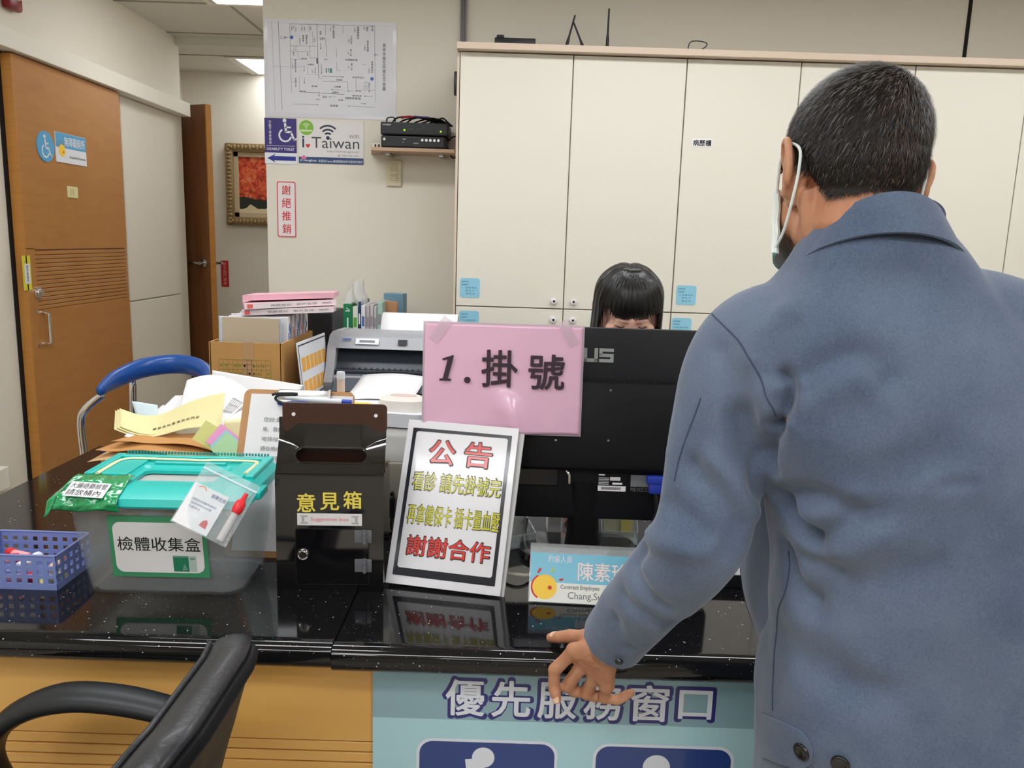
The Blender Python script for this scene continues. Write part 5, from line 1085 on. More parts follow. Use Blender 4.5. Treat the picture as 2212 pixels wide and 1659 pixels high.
b = B(); b.box((0, 0.045, 0.062), (0.486, 0.05, 0.012), bev=0.003)
for k in range(24): b.box((-0.22+k*0.019, 0.026, 0.07), (0.004, 0.012, 0.008))
obj('paper_guide', b, M_prd, t)
obj('front_tray', B().prism([(-0.06, 0.012), (0.02, 0.055), (0.03, 0.05), (-0.05, 0.004)], 0.47, 'YZ', c=(-0.235, 0, 0)), mat('printer_tray', (88, 96, 106), 0.4), t)
lb = obj('label', B().box((-0.145, 0.062, 0.1555), (0.075, 0.001, 0.022), rot=(R(-40), 0, R(0))), M_wht, t); obj('label_print', B().box((-0.145, 0.061, 0.1558), (0.05, 0.001, 0.008), rot=(R(-40), 0, 0)), M_tag, lb)
obj('badge', B().box((-0.212, 0.0665, 0.1605), (0.028, 0.001, 0.005), rot=(R(-40), 0, 0)), mat('badge_blue', (40, 86, 170), 0.4), t); obj('display', B().box((-0.03, 0.062, 0.1555), (0.03, 0.001, 0.02), rot=(R(-40), 0, 0)), M_ink, t)
tag(obj('fanfold_paper', B().sheet(lambda u, v: (-0.47+0.27*u, 2.80+0.10*math.sin(PI*v*0.5)+0.02*v, 1.03+0.066*math.sin(PI*min(1, v*1.2))), 6, 16, 0.0008), M_paper, None, True, ang=180), 'white continuous paper arching out of the back of the printer', 'paper')
o = tag(obj('printout', B().sheet(lambda u, v: (-0.515+0.205*u+0.035*v, 2.36+0.17*v, TZ+0.004+0.05*v**1.6+0.008*math.sin(PI*u)), 10, 10, 0.0008), M_paper, None, True, ang=180), 'white printed sheet lying out of the front of the printer', 'paper')
tag(obj('paper_stack', B().box((-0.45, 2.37, TZ+0.003), (0.3, 0.16, 0.005), rot=(0, 0, R(-4))), M_paper), 'flat white sheets on the table edge under the printout', 'paper')
t = thing('glue_stick', 'glue stick with a red foot and white cap standing before the printer', 'glue', (-0.507, 2.33, TZ))
obj('tube', B().cyl((0, 0, 0.046), 0.0115, 0.06, n=20), mat('glue_label', (222, 196, 178), 0.4), t, True); obj('foot', B().lathe([(0.0001, 0), (0.0145, 0), (0.0145, 0.008), (0.0125, 0.016), (0.0001, 0.016)], n=20), M_red, t, True); obj('cap', B().lathe([(0.0001, 0.098), (0.011, 0.096), (0.0125, 0.092), (0.0125, 0.074), (0.0001, 0.074)], n=20), mat('glue_cap', (214, 216, 220), 0.35), t, True)
pen('pencil', 'yellow pencil with a black end lying in front of the printer table papers', (-0.474, 2.30, TZ+0.006), (-0.39, 2.295, TZ+0.006), 0.0055, mat('pencil_yellow', (236, 208, 40), 0.35), M_black, 'pencil')
pen('ballpoint', 'slim white ballpoint with a blue band near the pink sign', (-0.38, 2.30, TZ+0.005), (-0.27, 2.305, TZ+0.005), 0.004, M_wht, M_pblue)
# books and packs by the wall
bk = [('green', (30, 122, 74), 0.036, 0.225, 'green paper pack with white marks at the left of the book row'), ('lime', (214, 222, 206), 0.022, 0.215, 'white folder with a lime top beside the green pack'), ('navy', (36, 62, 104), 0.010, 0.235, 'thin navy folder in the book row'), ('white', (222, 222, 226), 0.018, 0.222, 'white binder with small coloured marks in the book row'),
      ('mauve', (186, 176, 182), 0.016, 0.22, 'mauve-grey booklet in the book row'), ('mauve2', (198, 186, 186), 0.014, 0.224, 'paler mauve booklet in the book row'), ('pearl', (186, 188, 190), 0.012, 0.218, 'light grey booklet in the book row'), ('mint', (166, 196, 184), 0.022, 0.235, 'mint green binder at the right of the book row')]
x = -0.683
for n_, c_, w_, h_, l_ in bk:
    tt = thing('book', l_, 'book', (x+w_/2, 3.19, TZ), (0, 0, 0), 'books and folders by the wall')
    obj('cover', B().box((0, 0.1, h_/2), (w_-0.001, 0.2, h_), bev=0.002), mat('book_'+n_, c_, 0.45), tt)
    b = B()
    if n_ == 'green': disc2(b, 0, 0.02, 0.011, -0.0006, 16, 0, 360, 0.006); rect2(b, -0.009, 0.009, 0.195, 0.199, -0.0006); bar2(b, -0.006, 0.21, 0.007, 0.2, 0.003, -0.0006); rect2(b, -0.003, 0.003, 0.1, 0.17, -0.0006)
    else: rect2(b, -w_*0.3, w_*0.3, h_*0.62, h_*0.8, -0.0006); rect2(b, -w_*0.3, w_*0.3, h_*0.2, h_*0.3, -0.0006)
    obj('spine_print', b, M_wht if n_ in ('green', 'navy') else mat('sp_'+n_, (90, 170, 60) if n_ == 'lime' else (90, 110, 170) if n_ == 'white' else (146, 140, 146), 0.5), tt); x += w_+0.001
tt = thing('book', 'brown covered file behind the mint binder', 'book', (-0.52, 3.28, TZ), (0, R(4), R(-20)), 'books and folders by the wall'); obj('cover', B().box((0, 0.0, 0.118), (0.06, 0.012, 0.236), bev=0.002), mat('book_brown', (186, 136, 100), 0.5), tt)
tt = thing('book', 'blue-grey file box at the far right of the book row', 'book', (-0.50, 3.36, TZ), (0, R(0), R(-12)), 'books and folders by the wall'); obj('cover', B().box((0, 0.0, 0.13), (0.085, 0.05, 0.265), bev=0.003), mat('book_bluegrey', (110, 146, 166), 0.4), tt)
b = B()
def bag(u, v):
    a_ = 2*PI*u; rr_ = 0.045*(1-0.55*v)*(1+0.22*math.sin(5*a_+6*v)); return (-0.645+rr_*math.cos(a_)+0.012*v, 3.24+rr_*0.8*math.sin(a_), TZ+0.226+0.09*v+0.006*math.sin(7*a_))
b.sheet(bag, 40, 12); tag(obj('plastic_bag', b, mat('bag_film', (226, 226, 222), 0.2, alpha=(0.5, (0.95, 0.95, 0.95, 1)), bump=(40, 0.8)), None, True, ang=180), 'crumpled clear plastic bag on top of the book row', 'bag')

# ================================================================ chairs
M_bluev = mat('blue_vinyl', (30, 82, 160), 0.3, coat=0.15)
t = thing('blue_chair', 'blue vinyl chair with a curved back rail and chrome tubes beyond the counter end', 'chair', (-1.24, 2.78, 0))
P = [(-0.105, -0.22, 0.838), (-0.125, -0.08, 0.85), (-0.085, 0.05, 0.872), (0.01, 0.11, 0.88), (0.11, 0.07, 0.872), (0.19, -0.05, 0.85), (0.20, -0.2, 0.838)]
obj('back_rail', B().tube(P, [0.016, 0.032, 0.036, 0.036, 0.036, 0.032, 0.016], 16, flat=(0.75, 1.0), smooth=6), M_bluev, t, True, ang=180)
for s, pts in ((-1, [(-0.11, -0.19, 0.82), (-0.16, -0.21, 0.775), (-0.185, -0.2, 0.72), (-0.19, -0.18, 0.55), (-0.19, -0.17, 0.012)]), (1, [(0.20, -0.17, 0.82), (0.25, -0.19, 0.775), (0.27, -0.18, 0.72), (0.27, -0.16, 0.55), (0.27, -0.15, 0.012)])):
    obj('leg', B().tube(pts, 0.0125, 12, smooth=5), M_chrome, t, True, ang=180)
for pts in ([(-0.13, 0.06, 0.84), (-0.16, 0.1, 0.5), (-0.17, 0.13, 0.012)], [(0.15, 0.06, 0.84), (0.2, 0.1, 0.5), (0.23, 0.13, 0.012)]): obj('leg', B().tube(pts, 0.0125, 12, smooth=4), M_chrome, t, True, ang=180)
obj('seat', B().box((0.035, -0.06, 0.44), (0.4, 0.38, 0.06), bev=0.025, seg=4), M_bluev, t, True); obj('seat_rail', B().tube([(-0.185, -0.17, 0.4), (0.265, -0.15, 0.4), (0.22, 0.11, 0.4), (-0.165, 0.11, 0.4), (-0.185, -0.17, 0.4)], 0.01, 8), M_chrome, t, True)
# black swivel chair in the foreground, facing left
M_leath = mat('black_leather', (38, 39, 42), 0.38, bump=(120, 0.35), coat=0.05); M_shell = mat('chair_shell', (15, 15, 17), 0.5, spec=0.25); M_armp = mat('chair_arm', (24, 27, 31), 0.42, bump=(200, 0.1))
t = thing('office_chair', 'black swivel office chair with a loop armrest in the left foreground', 'chair', (-0.60, 0.80, 0), R(0))
def bx_(y, z): v = (z-0.47)/0.40; return 0.192+0.085*v+0.02*v*v-0.85*y*y
def outl(k_, o, dz=0.0):
    pts = rrect(0.45*k_, 0.44*k_, 0.15*k_, 12, 0, 0.655+dz); return [(bx_(p[0], p[1])+o, p[0], p[1]) for p in pts]
b = B(); b.rings([outl(0.93, 0.004), outl(0.985, 0.004), outl(1.0, -0.006), outl(1.0, -0.02), outl(0.975, -0.036), outl(0.9, -0.052), outl(0.75, -0.06), outl(0.5, -0.062), outl(0.2, -0.063), outl(0.02, -0.063)]); obj('backrest', b, M_leath, t, True, ang=180)
b = B(); b.rings([outl(0.955, 0.0), outl(0.955, 0.010), outl(0.925, 0.017), outl(0.9, 0.018), outl(0.885, 0.012), outl(0.6, 0.013), outl(0.3, 0.013), outl(0.02, 0.013)]); obj('back_shell', b, M_shell, t, True, ang=50)
obj('piping', B().tube(outl(0.95, -0.046)+outl(0.95, -0.046)[:1], 0.0035, 8), M_leath, t, True, ang=180)
obj('seat', B().box((-0.04, 0, 0.455), (0.46, 0.47, 0.09), bev=0.04, seg=5), M_leath, t, True)
for s in (-1, 1):
    P = [(0.19, s*0.235, 0.672), (0.06, s*0.25, 0.692), (-0.04, s*0.255, 0.69), (-0.115, s*0.255, 0.655), (-0.145, s*0.255, 0.6), (-0.12, s*0.25, 0.545), (-0.04, s*0.24, 0.505), (0.06, s*0.23, 0.47), (0.1, s*0.2, 0.42)]
    obj('armrest', B().tube(P, [0.018, 0.022, 0.024, 0.022, 0.018, 0.018, 0.021, 0.024, 0.02], 14, flat=(1.35, 0.72), smooth=6), M_armp, t, True, ang=180)
obj('column', B().cyl((0, 0, 0.26), 0.028, 0.32, n=20).cyl((0, 0, 0.4), 0.1, 0.02), M_shell, t, True)
for k in range(5):
    a_ = R(72*k+20); l_ = obj('base_arm', B().tube([(0, 0, 0.115), (0.15*math.cos(a_), 0.15*math.sin(a_), 0.105), (0.29*math.cos(a_), 0.29*math.sin(a_), 0.075)], [0.028, 0.022, 0.016], 10), M_shell, t, True)
    obj('caster', B().cyl((0.29*math.cos(a_), 0.29*math.sin(a_), 0.03), 0.03, 0.035, (PI/2, 0, a_), 18, bev=0.006), M_shell, l_, True)
# ================================================================ the man at the counter
def skin_mat(name, c, blush):
    m = mat(name, c, 0.5, spec=0.35, sss=0.12, bump=(220, 0.25)); nt = m.node_tree; b = nt.nodes['Principled BSDF']
    tc = nt.nodes.new('ShaderNodeTexCoord'); n = nt.nodes.new('ShaderNodeTexNoise'); n.inputs['Scale'].default_value = 38; n.inputs['Detail'].default_value = 5
    nt.links.new(tc.outputs['Object'], n.inputs['Vector']); r = nt.nodes.new('ShaderNodeValToRGB'); r.color_ramp.elements[0].position = 0.35; r.color_ramp.elements[1].position = 0.7
    r.color_ramp.elements[0].color = rgb(blush); r.color_ramp.elements[1].color = rgb(c); nt.links.new(n.outputs['Fac'], r.inputs[0]); nt.links.new(r.outputs[0], b.inputs['Base Color']); return m
M_skin = skin_mat('tanned_skin', (198, 148, 116), (184, 128, 98)); M_skinf = skin_mat('fair_skin', (232, 190, 170), (226, 176, 158))
def wobj(name, me, m, root, smooth=True, ang=180, parent=None):
    o = obj(name, me, m, parent or root, smooth, ang=ang)
    if parent is None: o.location = -root.location
    return o
def xf(M, p): return M @ Vector(p)
def headM(loc, pitch, yaw, roll): return Matrix.Translation(loc) @ Euler((R(pitch), R(roll), R(yaw)), 'XYZ').to_matrix().to_4x4()
def build_head(b, M, k=1.0, fem=False):
    def ball(c, r, rot=(0, 0, 0), n=24):
        old = set(b.bm.verts); b.ball((0, 0, 0), [x*k for x in r], rot, n)
        for v in b.bm.verts:
            if v not in old: v.co = M @ (v.co+Vector(c)*k)
    ball((0, -0.014, 0.03), (0.0765, 0.098, 0.089), n=32); ball((0, -0.045, 0.0), (0.066, 0.062, 0.066)); ball((0, 0.02, -0.035), (0.062, 0.07, 0.07))
    ball((0, 0.042, -0.07), (0.05, 0.045, 0.045)); ball((0, 0.066, -0.102), (0.024, 0.02, 0.02)); ball((0, 0.068, 0.02), (0.052, 0.022, 0.026)); ball((0, 0.08, 0.006), (0.045, 0.012, 0.009))
    ball((0, 0.097, -0.035), (0.0135, 0.017, 0.013)); ball((0, 0.088, -0.012), (0.008, 0.012, 0.03), (R(-16), 0, 0))
    ball((0, 0.088, -0.069), (0.023, 0.009, 0.006)); ball((0, 0.086, -0.078), (0.02, 0.009, 0.006))
    for s in (-1, 1):
        ball((s*0.044, 0.056, -0.028), (0.022, 0.022, 0.02)); ball((s*0.044, 0.034, -0.052), (0.024, 0.036, 0.036)); ball((s*0.031, 0.0765, -0.006), (0.0145, 0.01, 0.009)); ball((s*0.01, 0.094, -0.04), (0.008, 0.01, 0.008))
        ball((s*0.045, 0.01, -0.075), (0.016, 0.03, 0.028), (R(35), 0, 0)); ball((s*0.068, 0.0, -0.012), (0.012, 0.03, 0.045))
        # ear: shell, rim and lobe
        ball((s*0.083, -0.014, -0.012), (0.007, 0.018, 0.029), (R(-12), 0, s*R(24))); ball((s*0.079, -0.004, -0.037), (0.0065, 0.009, 0.011))
        P = [(0.079, 0.004, -0.012), (0.085, 0.0, 0.012), (0.0895, -0.014, 0.02), (0.092, -0.027, 0.012), (0.0905, -0.03, -0.006), (0.086, -0.022, -0.026), (0.081, -0.01, -0.04)]
        b.tube([M @ (Vector((s*p[0], p[1], p[2]))*k) for p in P], [0.0035*k, 0.0045*k, 0.005*k, 0.005*k, 0.0045*k, 0.0045*k, 0.004*k], 10, smooth=4)
def hand_left(b, wrist, kn, pip, dip, tip, thumb, rf=(0.0102, 0.0104, 0.0100, 0.0090)):
    """palm and five separate fingers from explicit joints (world space)"""
    w = Vector(wrist)
    for i in range(4):
        k_, p_, d_, t_ = [Vector(q[i]) for q in (kn, pip, dip, tip)]
        base = w+(k_-w)*0.12
        b.tube([base, w+(k_-w)*0.55, k_], [0.0165, 0.0150, 0.0128], 12)
        b.ball(k_, 0.0132, n=14)
        b.tube([k_, k_.lerp(p_, 0.5), p_], [rf[i]*1.12, rf[i]*0.96, rf[i]*1.04], 12); b.ball(p_, rf[i]*1.08, n=12)
        b.tube([p_, p_.lerp(d_, 0.5), d_], [rf[i]*1.0, rf[i]*0.9, rf[i]*0.93], 12); b.ball(d_, rf[i]*0.95, n=12)
        b.tube([d_, d_.lerp(t_, 0.6), t_], [rf[i]*0.92, rf[i]*0.88, rf[i]*0.7], 12); b.ball(t_, rf[i]*0.72, n=12)
    for i in range(3):                            # web between the knuckles
        b.tube([w.lerp(Vector(kn[i]), 0.4), (Vector(kn[i])+Vector(kn[i+1]))/2*1.0+w*0.0], [0.015, 0.0115], 10)
    T = [Vector(p) for p in thumb]
    b.tube([T[0], T[1]], [0.0165, 0.0135], 12); b.ball(T[1], 0.0135, n=14); b.tube([T[1], T[1].lerp(T[2], 0.5), T[2]], [0.0125, 0.0108, 0.0112], 12); b.ball(T[2], 0.0112, n=12)
    b.tube([T[2], T[2].lerp(T[3], 0.55), T[3]], [0.0108, 0.0108, 0.0078], 12, flat=(1.1, 0.9)); b.ball(T[3], 0.0082, n=12)
    b.tube([T[0], (T[1]+Vector(kn[0]))/2*0.55+w*0.45], [0.014, 0.011], 10)
MAN = Vector((0.52, 0.92, 0.0))
man = thing('person', 'man in a blue-grey jacket and face mask leaning on the counter, back turned', 'person', MAN)
HM = headM((0.381, 0.955, 1.452), -15, 3, 6) @ Matrix.Scale(0.915, 4)
S_, E_, W_ = Vector((0.268, 0.93, 1.235)), Vector((0.232, 0.925, 1.005)), Vector((0.150, 1.062, 0.792))
S2, E2, W2 = Vector((0.592, 0.90, 1.225)), Vector((0.66, 0.905, 0.97)), Vector((0.665, 1.0, 0.76))
def ell(cx, cy, hw, hd, z, n=40, e=2.35, tilt=0.0, yaw=0.0):
    out = []
    for k in range(n):
        a_ = 2*PI*k/n; c_, s_ = math.cos(a_), math.sin(a_)
        x = hw*abs(c_)**(2/e)*(1 if c_ > 0 else -1); y = hd*abs(s_)**(2/e)*(1 if s_ > 0 else -1)
        out.append(Vector((cx+x*math.cos(yaw)-y*math.sin(yaw), cy+x*math.sin(yaw)+y*math.cos(yaw), z+tilt*x)))
    return out
TOR = [(0.60, 0.545, 0.93, 0.205, 0.150), (0.70, 0.54, 0.93, 0.203, 0.148), (0.80, 0.525, 0.928, 0.2, 0.145), (0.90, 0.52, 0.925, 0.188, 0.14), (1.00, 0.506, 0.92, 0.182, 0.138), (1.09, 0.486, 0.915, 0.18, 0.135), (1.17, 0.45, 0.912, 0.195, 0.13), (1.23, 0.434, 0.912, 0.19, 0.12), (1.275, 0.424, 0.912, 0.168, 0.106), (1.31, 0.416, 0.913, 0.136, 0.094), (1.34, 0.411, 0.915, 0.107, 0.083), (1.368, 0.407, 0.915, 0.087, 0.079), (1.392, 0.404, 0.919, 0.07, 0.065)]
b = B(); build_head(b, HM)
b.tube([HM @ Vector((0, -0.03, -0.02)), HM @ Vector((0, -0.035, -0.07)), (0.402, 0.925, 1.35), (0.41, 0.92, 1.26)], [0.05, 0.05, 0.053, 0.055], 20)
for s in (-1, 1): b.tube([HM @ Vector((s*0.062, -0.02, -0.04)), HM @ Vector((s*0.045, -0.01, -0.09)), (0.405+s*0.03, 0.945, 1.33)], [0.012, 0.011, 0.012], 10)   # neck cords
b.rings([ell(cx, cy, hw*0.82, hd*0.78, z) for z, cx, cy, hw, hd in TOR[1:-4]])
b.tube([S_, S_.lerp(E_, 0.5), E_], [0.036, 0.032, 0.03], 16); b.ball(E_, 0.03); b.tube([E_, E_.lerp(W_, 0.4), W_], [0.03, 0.03, 0.026], 16); b.ball(W_, 0.027)
b.tube([S2, E2], [0.052, 0.04], 16); b.ball(E2, 0.04); b.tube([E2, W2], [0.04, 0.026], 16)
KN = [(0.104, 1.094, 0.768), (0.119, 1.094, 0.749), (0.136, 1.089, 0.735), (0.153, 1.082, 0.722)]
PIPJ = [(0.0775, 1.104, 0.731), (0.098, 1.107, 0.704), (0.127, 1.104, 0.694), (0.152, 1.094, 0.694)]
DIPJ = [(0.0765, 1.100, 0.708), (0.1085, 1.112, 0.692), (0.141, 1.108, 0.687), (0.171, 1.090, 0.693)]
TIPJ = [(0.0815, 1.092, 0.690), (0.124, 1.108, 0.694), (0.156, 1.104, 0.692), (0.190, 1.086, 0.708)]
TH = [(0.138, 1.088, 0.786), (0.122, 1.118, 0.777), (0.101, 1.142, 0.766), (0.0735, 1.163, 0.7515)]
hand_left(b, W_+Vector((-0.004, 0.008, -0.008)), KN, PIPJ, DIPJ, TIPJ, TH)
hw2 = [Vector((0.665+dx_, 1.045, 0.70-0.004*i)) for i, dx_ in enumerate((-0.03, -0.01, 0.01, 0.028))]
hand_left(b, W2, [(p.x, p.y, p.z) for p in hw2], [(p.x, p.y+0.012, p.z-0.032) for p in hw2], [(p.x, p.y+0.006, p.z-0.052) for p in hw2], [(p.x, p.y-0.006, p.z-0.066) for p in hw2], [(0.645, 1.02, 0.735), (0.628, 1.045, 0.71), (0.622, 1.06, 0.685), (0.624, 1.062, 0.662)])
for s, x0 in ((-1, 0.45), (1, 0.64)):
    b.tube([(x0, 0.93, 0.74), (x0+s*0.005, 0.94, 0.47), (x0+s*0.01, 0.925, 0.1)], [0.075, 0.055, 0.04], 16); b.tube([(x0+s*0.01, 0.9, 0.06), (x0+s*0.015, 1.0, 0.045), (x0+s*0.02, 1.09, 0.035)], [0.036, 0.034, 0.026], 12)
me = remesh(b.mesh('body'), 0.0023, 7)
a = mco(me); nrm = mno(me)                       # knuckle creases and veins on the back of the hand
d_ = np.zeros(len(a))
for k, j, ax in [(i, np.array(q), None) for i, q in enumerate(KN+PIPJ+DIPJ)]:
    r_ = np.linalg.norm(a-j, axis=1); sel = r_ < 0.016
    if sel.any():
        p0 = np.array((KN+PIPJ+DIPJ)[k-4] if k >= 4 else W_); ax_ = (j-p0)/np.linalg.norm(j-p0); t_ = (a[sel]-j)@ax_
        d_[sel] += -0.0007*np.exp(-(t_/0.0012)**2)-0.0006*np.exp(-((t_-0.004)/0.0012)**2)-0.0006*np.exp(-((t_+0.004)/0.0012)**2)
def near_line(P, pts):
    best = np.full(len(P), 9.0)
    for p, q in zip(pts, pts[1:]):
        p, q = np.array(p), np.array(q); v = q-p; t = np.clip(((P-p)@v)/(v@v), 0, 1); best = np.minimum(best, np.linalg.norm(P-(p+t[:, None]*v), axis=1))
    return best
hs = a[:, 2] < 0.84
if hs.any():
    P = a[hs]; dd = np.zeros(len(P))
    up3 = np.array((0.0, -0.012, 0.008))
    for ln in ([(0.15, 1.062, 0.80), (0.135, 1.072, 0.775), (0.114, 1.084, 0.762)], [(0.148, 1.06, 0.795), (0.146, 1.066, 0.765), (0.128, 1.078, 0.748)], [(0.165, 1.06, 0.785), (0.158, 1.064, 0.755), (0.144, 1.075, 0.738)], [(0.146, 1.066, 0.765), (0.13, 1.074, 0.768)]):
        r_ = near_line(P, ln); dd += 0.0014*np.exp(-((np.maximum(r_-0.008, 0))/0.003)**2)
    for ln in ([W_, KN[0]], [W_, KN[1]], [W_, KN[2]], [W_, KN[3]]):
        pass
    d_[hs] += dd
setco(me, a+nrm*d_[:, None])
body = wobj('body', me, M_skin, man)
body['label'] = 'tanned skin'
bvh_body = BVHTree.FromPolygons([v.co.copy() for v in me.vertices], [p.vertices[:] for p in me.polygons])
# nails
def nail(c, n_, d, w_, l_, root, m):
    c, n_, d = Vector(c), Vector(n_).normalized(), Vector(d).normalized(); s = d.cross(n_).normalized(); n_ = s.cross(d)
    q = B(); q.sheet(lambda u, v: c+s*(w_*(u-0.5)*(1-0.25*(2*v-1)**4))+d*(l_*(v-0.5))+n_*(0.0012-0.0016*(2*u-1)**2), 8, 8, 0.0008); return wobj('nail', q, m, root)
M_nail = mat('nail', (226, 186, 160), 0.3)
tD = Vector(TH[3])-Vector(TH[2])
nail(Vector(TH[3])*0.86+Vector(TH[2])*0.14+Vector((-0.001, -0.003, 0.0078)), (-0.1, -0.35, 1), tD, 0.0125, 0.0125, man, M_nail)
iD = Vector(TIPJ[0])-Vector(DIPJ[0]); nail(Vector(TIPJ[0])*0.85+Vector(DIPJ[0])*0.15+Vector((-0.0015, -0.0062, 0)), (-0.25, -1, -0.1), iD, 0.0105, 0.0115, man, M_nail)

# ---- jacket: torso and sleeves as one cloth surface, then folds pressed into it
b = B(); b.rings([ell(cx, cy, hw, hd, z) for z, cx, cy, hw, hd in TOR])
def sleeve(P, rads): 
    b.tube(P, rads, 24, smooth=5)
sleeve([(0.345, 0.918, 1.262), (0.292, 0.925, 1.250), (0.262, 0.93, 1.205), (0.246, 0.93, 1.10), (0.234, 0.918, 1.02), (0.206, 0.955, 0.955), (0.178, 1.012, 0.878), (0.154, 1.055, 0.806)], [0.07, 0.07, 0.063, 0.059, 0.059, 0.054, 0.05, 0.048])
sleeve([(0.48, 0.908, 1.285), (0.55, 0.903, 1.262), (0.60, 0.90, 1.2), (0.635, 0.90, 1.08), (0.66, 0.905, 0.98), (0.664, 0.95, 0.87), (0.665, 0.99, 0.79)], [0.068, 0.074, 0.07, 0.066, 0.068, 0.06, 0.05])
me = remesh(b.mesh('jacket'), 0.0042, 14)
bvh = BVHTree.FromPolygons([v.co.copy() for v in me.vertices], [p.vertices[:] for p in me.polygons])
CAM0 = Vector((0, 0, CAMH))
def hit(u, v, tree=None, fallback=0.85):
    d = (at(u, v, 1.0)-CAM0).normalized(); r = (tree or bvh).ray_cast(CAM0, d)
    return r[0] if r[0] is not None else at(u, v, fallback)
FOLDS = [([(1664, 930), (1657, 1000), (1650, 1080), (1640, 1150)], 0.010, 0.012),   # groove lines on the back and sleeve: points, width, depth (negative = ridge)
    ([(1690, 812), (1708, 838), (1700, 872), (1683, 906), (1660, 935)], 0.010, 0.011), ([(1722, 835), (1716, 872), (1698, 910)], 0.010, -0.008),
    ([(1700, 880), (1735, 835), (1776, 798), (1837, 773), (1881, 780), (1915, 815)], 0.017, 0.009), ([(1740, 862), (1790, 822), (1840, 804), (1880, 815)], 0.022, -0.006),
    ([(1651, 800), (1668, 745), (1700, 700)], 0.016, 0.006), ([(1628, 770), (1650, 720), (1690, 680)], 0.016, -0.004),
    ([(1700, 1065), (1770, 1072), (1840, 1096)], 0.013, 0.006), ([(1682, 1080), (1716, 1122), (1757, 1163)], 0.013, 0.012), ([(1740, 1120), (1790, 1110), (1860, 1075)], 0.02, -0.006),
    ([(1757, 1163), (1830, 1130), (1890, 1110)], 0.016, 0.006), ([(1695, 1191), (1716, 1260), (1751, 1307)], 0.014, 0.008), ([(1733, 1208), (1780, 1222), (1810, 1234)], 0.013, 0.006), ([(1760, 1185), (1830, 1180), (1900, 1150)], 0.02, -0.005),
    ([(1740, 1310), (1830, 1270), (1930, 1245), (2010, 1230)], 0.022, 0.005), ([(1914, 1053), (1960, 1010), (2018, 990)], 0.026, 0.006), ([(1960, 1060), (2020, 1040), (2100, 1040)], 0.02, -0.003), ([(2040, 1050), (2095, 1043)], 0.008, 0.003),
    ([(1740, 1440), (1800, 1480), (1900, 1500)], 0.02, 0.004), ([(1700, 1380), (1760, 1400), (1830, 1470)], 0.022, 0.004), ([(1930, 620), (2020, 640), (2110, 700)], 0.03, 0.003),
    ([(1560, 760), (1590, 860), (1600, 980)], 0.014, 0.004), ([(1500, 1010), (1560, 1080), (1600, 1140)], 0.016, 0.006), ([(1440, 1090), (1500, 1130), (1560, 1190)], 0.016, 0.005), ([(1390, 1180), (1370, 1220), (1390, 1270), (1430, 1310)], 0.012, 0.006), ([(1400, 1160), (1450, 1180), (1540, 1190)], 0.014, -0.005), ([(1540, 1000), (1590, 1060), (1630, 1110)], 0.014, -0.005), ([(1350, 1290), (1400, 1330), (1450, 1350)], 0.012, 0.004), ([(1330, 1340), (1360, 1400), (1385, 1440)], 0.010, 0.004), ([(1600, 900), (1625, 980), (1630, 1050)], 0.014, 0.006)]
a = mco(me); nrm = mno(me); disp = np.zeros(len(a))
for pts, w_, d in FOLDS:
    L3 = [hit(u, v) for u, v in pts]; L3, _ = spline(L3, 4)
    r_ = near_line(a, L3); disp -= 1.75*d*np.exp(-(r_/w_)**2)
# soft random buckling, weaker on the upper back
rn = np.array([mnoise.noise(Vector((p[0]*9, p[1]*9, p[2]*7)))+0.5*mnoise.noise(Vector((p[0]*21+3, p[1]*21, p[2]*16))) for p in a.tolist()])
amt = np.where(a[:, 2] < 1.12, 0.006, 0.003); disp += rn*amt
setco(me, a+nrm*disp[:, None])
# re-smooth a little
o_ = bpy.data.objects.new('tmp', me); COL.objects.link(o_); s_ = o_.modifiers.new('s', 'SMOOTH'); s_.iterations = 2; s_.factor = 0.4; s2 = o_.modifiers.new('u', 'SUBSURF'); s2.levels = 1
bpy.context.view_layer.update(); me2 = bpy.data.meshes.new_from_object(o_.evaluated_get(bpy.context.evaluated_depsgraph_get())); bpy.data.objects.remove(o_); me = me2; me.materials.clear()
M_jack = mat('jacket_cloth', (92, 105, 128), 0.85, spec=0.2, sheen=0.25); nt = M_jack.node_tree; bs = nt.nodes['Principled BSDF']
tc = nt.nodes.new('ShaderNodeTexCoord')
n1 = nt.nodes.new('ShaderNodeTexNoise'); n1.inputs['Scale'].default_value = 7; n1.inputs['Detail'].default_value = 5; nt.links.new(tc.outputs['Object'], n1.inputs['Vector'])
n2 = nt.nodes.new('ShaderNodeTexNoise'); n2.inputs['Scale'].default_value = 420; n2.inputs['Detail'].default_value = 2; nt.links.new(tc.outputs['Object'], n2.inputs['Vector'])
ad = nt.nodes.new('ShaderNodeMath'); ad.operation = 'MULTIPLY_ADD'; ad.inputs[1].default_value = 0.45; nt.links.new(n2.outputs['Fac'], ad.inputs[0]); nt.links.new(n1.outputs['Fac'], ad.inputs[2])
r = nt.nodes.new('ShaderNodeValToRGB'); r.color_ramp.elements[0].position = 0.45; r.color_ramp.elements[1].position = 1.0; r.color_ramp.elements[0].color = rgb((73, 87, 111)); r.color_ramp.elements[1].color = rgb((109, 122, 143)); nt.links.new(ad.outputs[0], r.inputs[0]); nt.links.new(r.outputs[0], bs.inputs['Base Color'])
wv = nt.nodes.new('ShaderNodeTexNoise'); wv.inputs['Scale'].default_value = 700; nt.links.new(tc.outputs['Object'], wv.inputs['Vector']); bp = nt.nodes.new('ShaderNodeBump'); bp.inputs['Strength'].default_value = 0.3; bp.inputs['Distance'].default_value = 0.0006; nt.links.new(wv.outputs['Fac'], bp.inputs['Height']); nt.links.new(bp.outputs['Normal'], bs.inputs['Normal'])
jk = wobj('jacket', me, M_jack, man); jk['label'] = 'faded blue-grey work jacket'
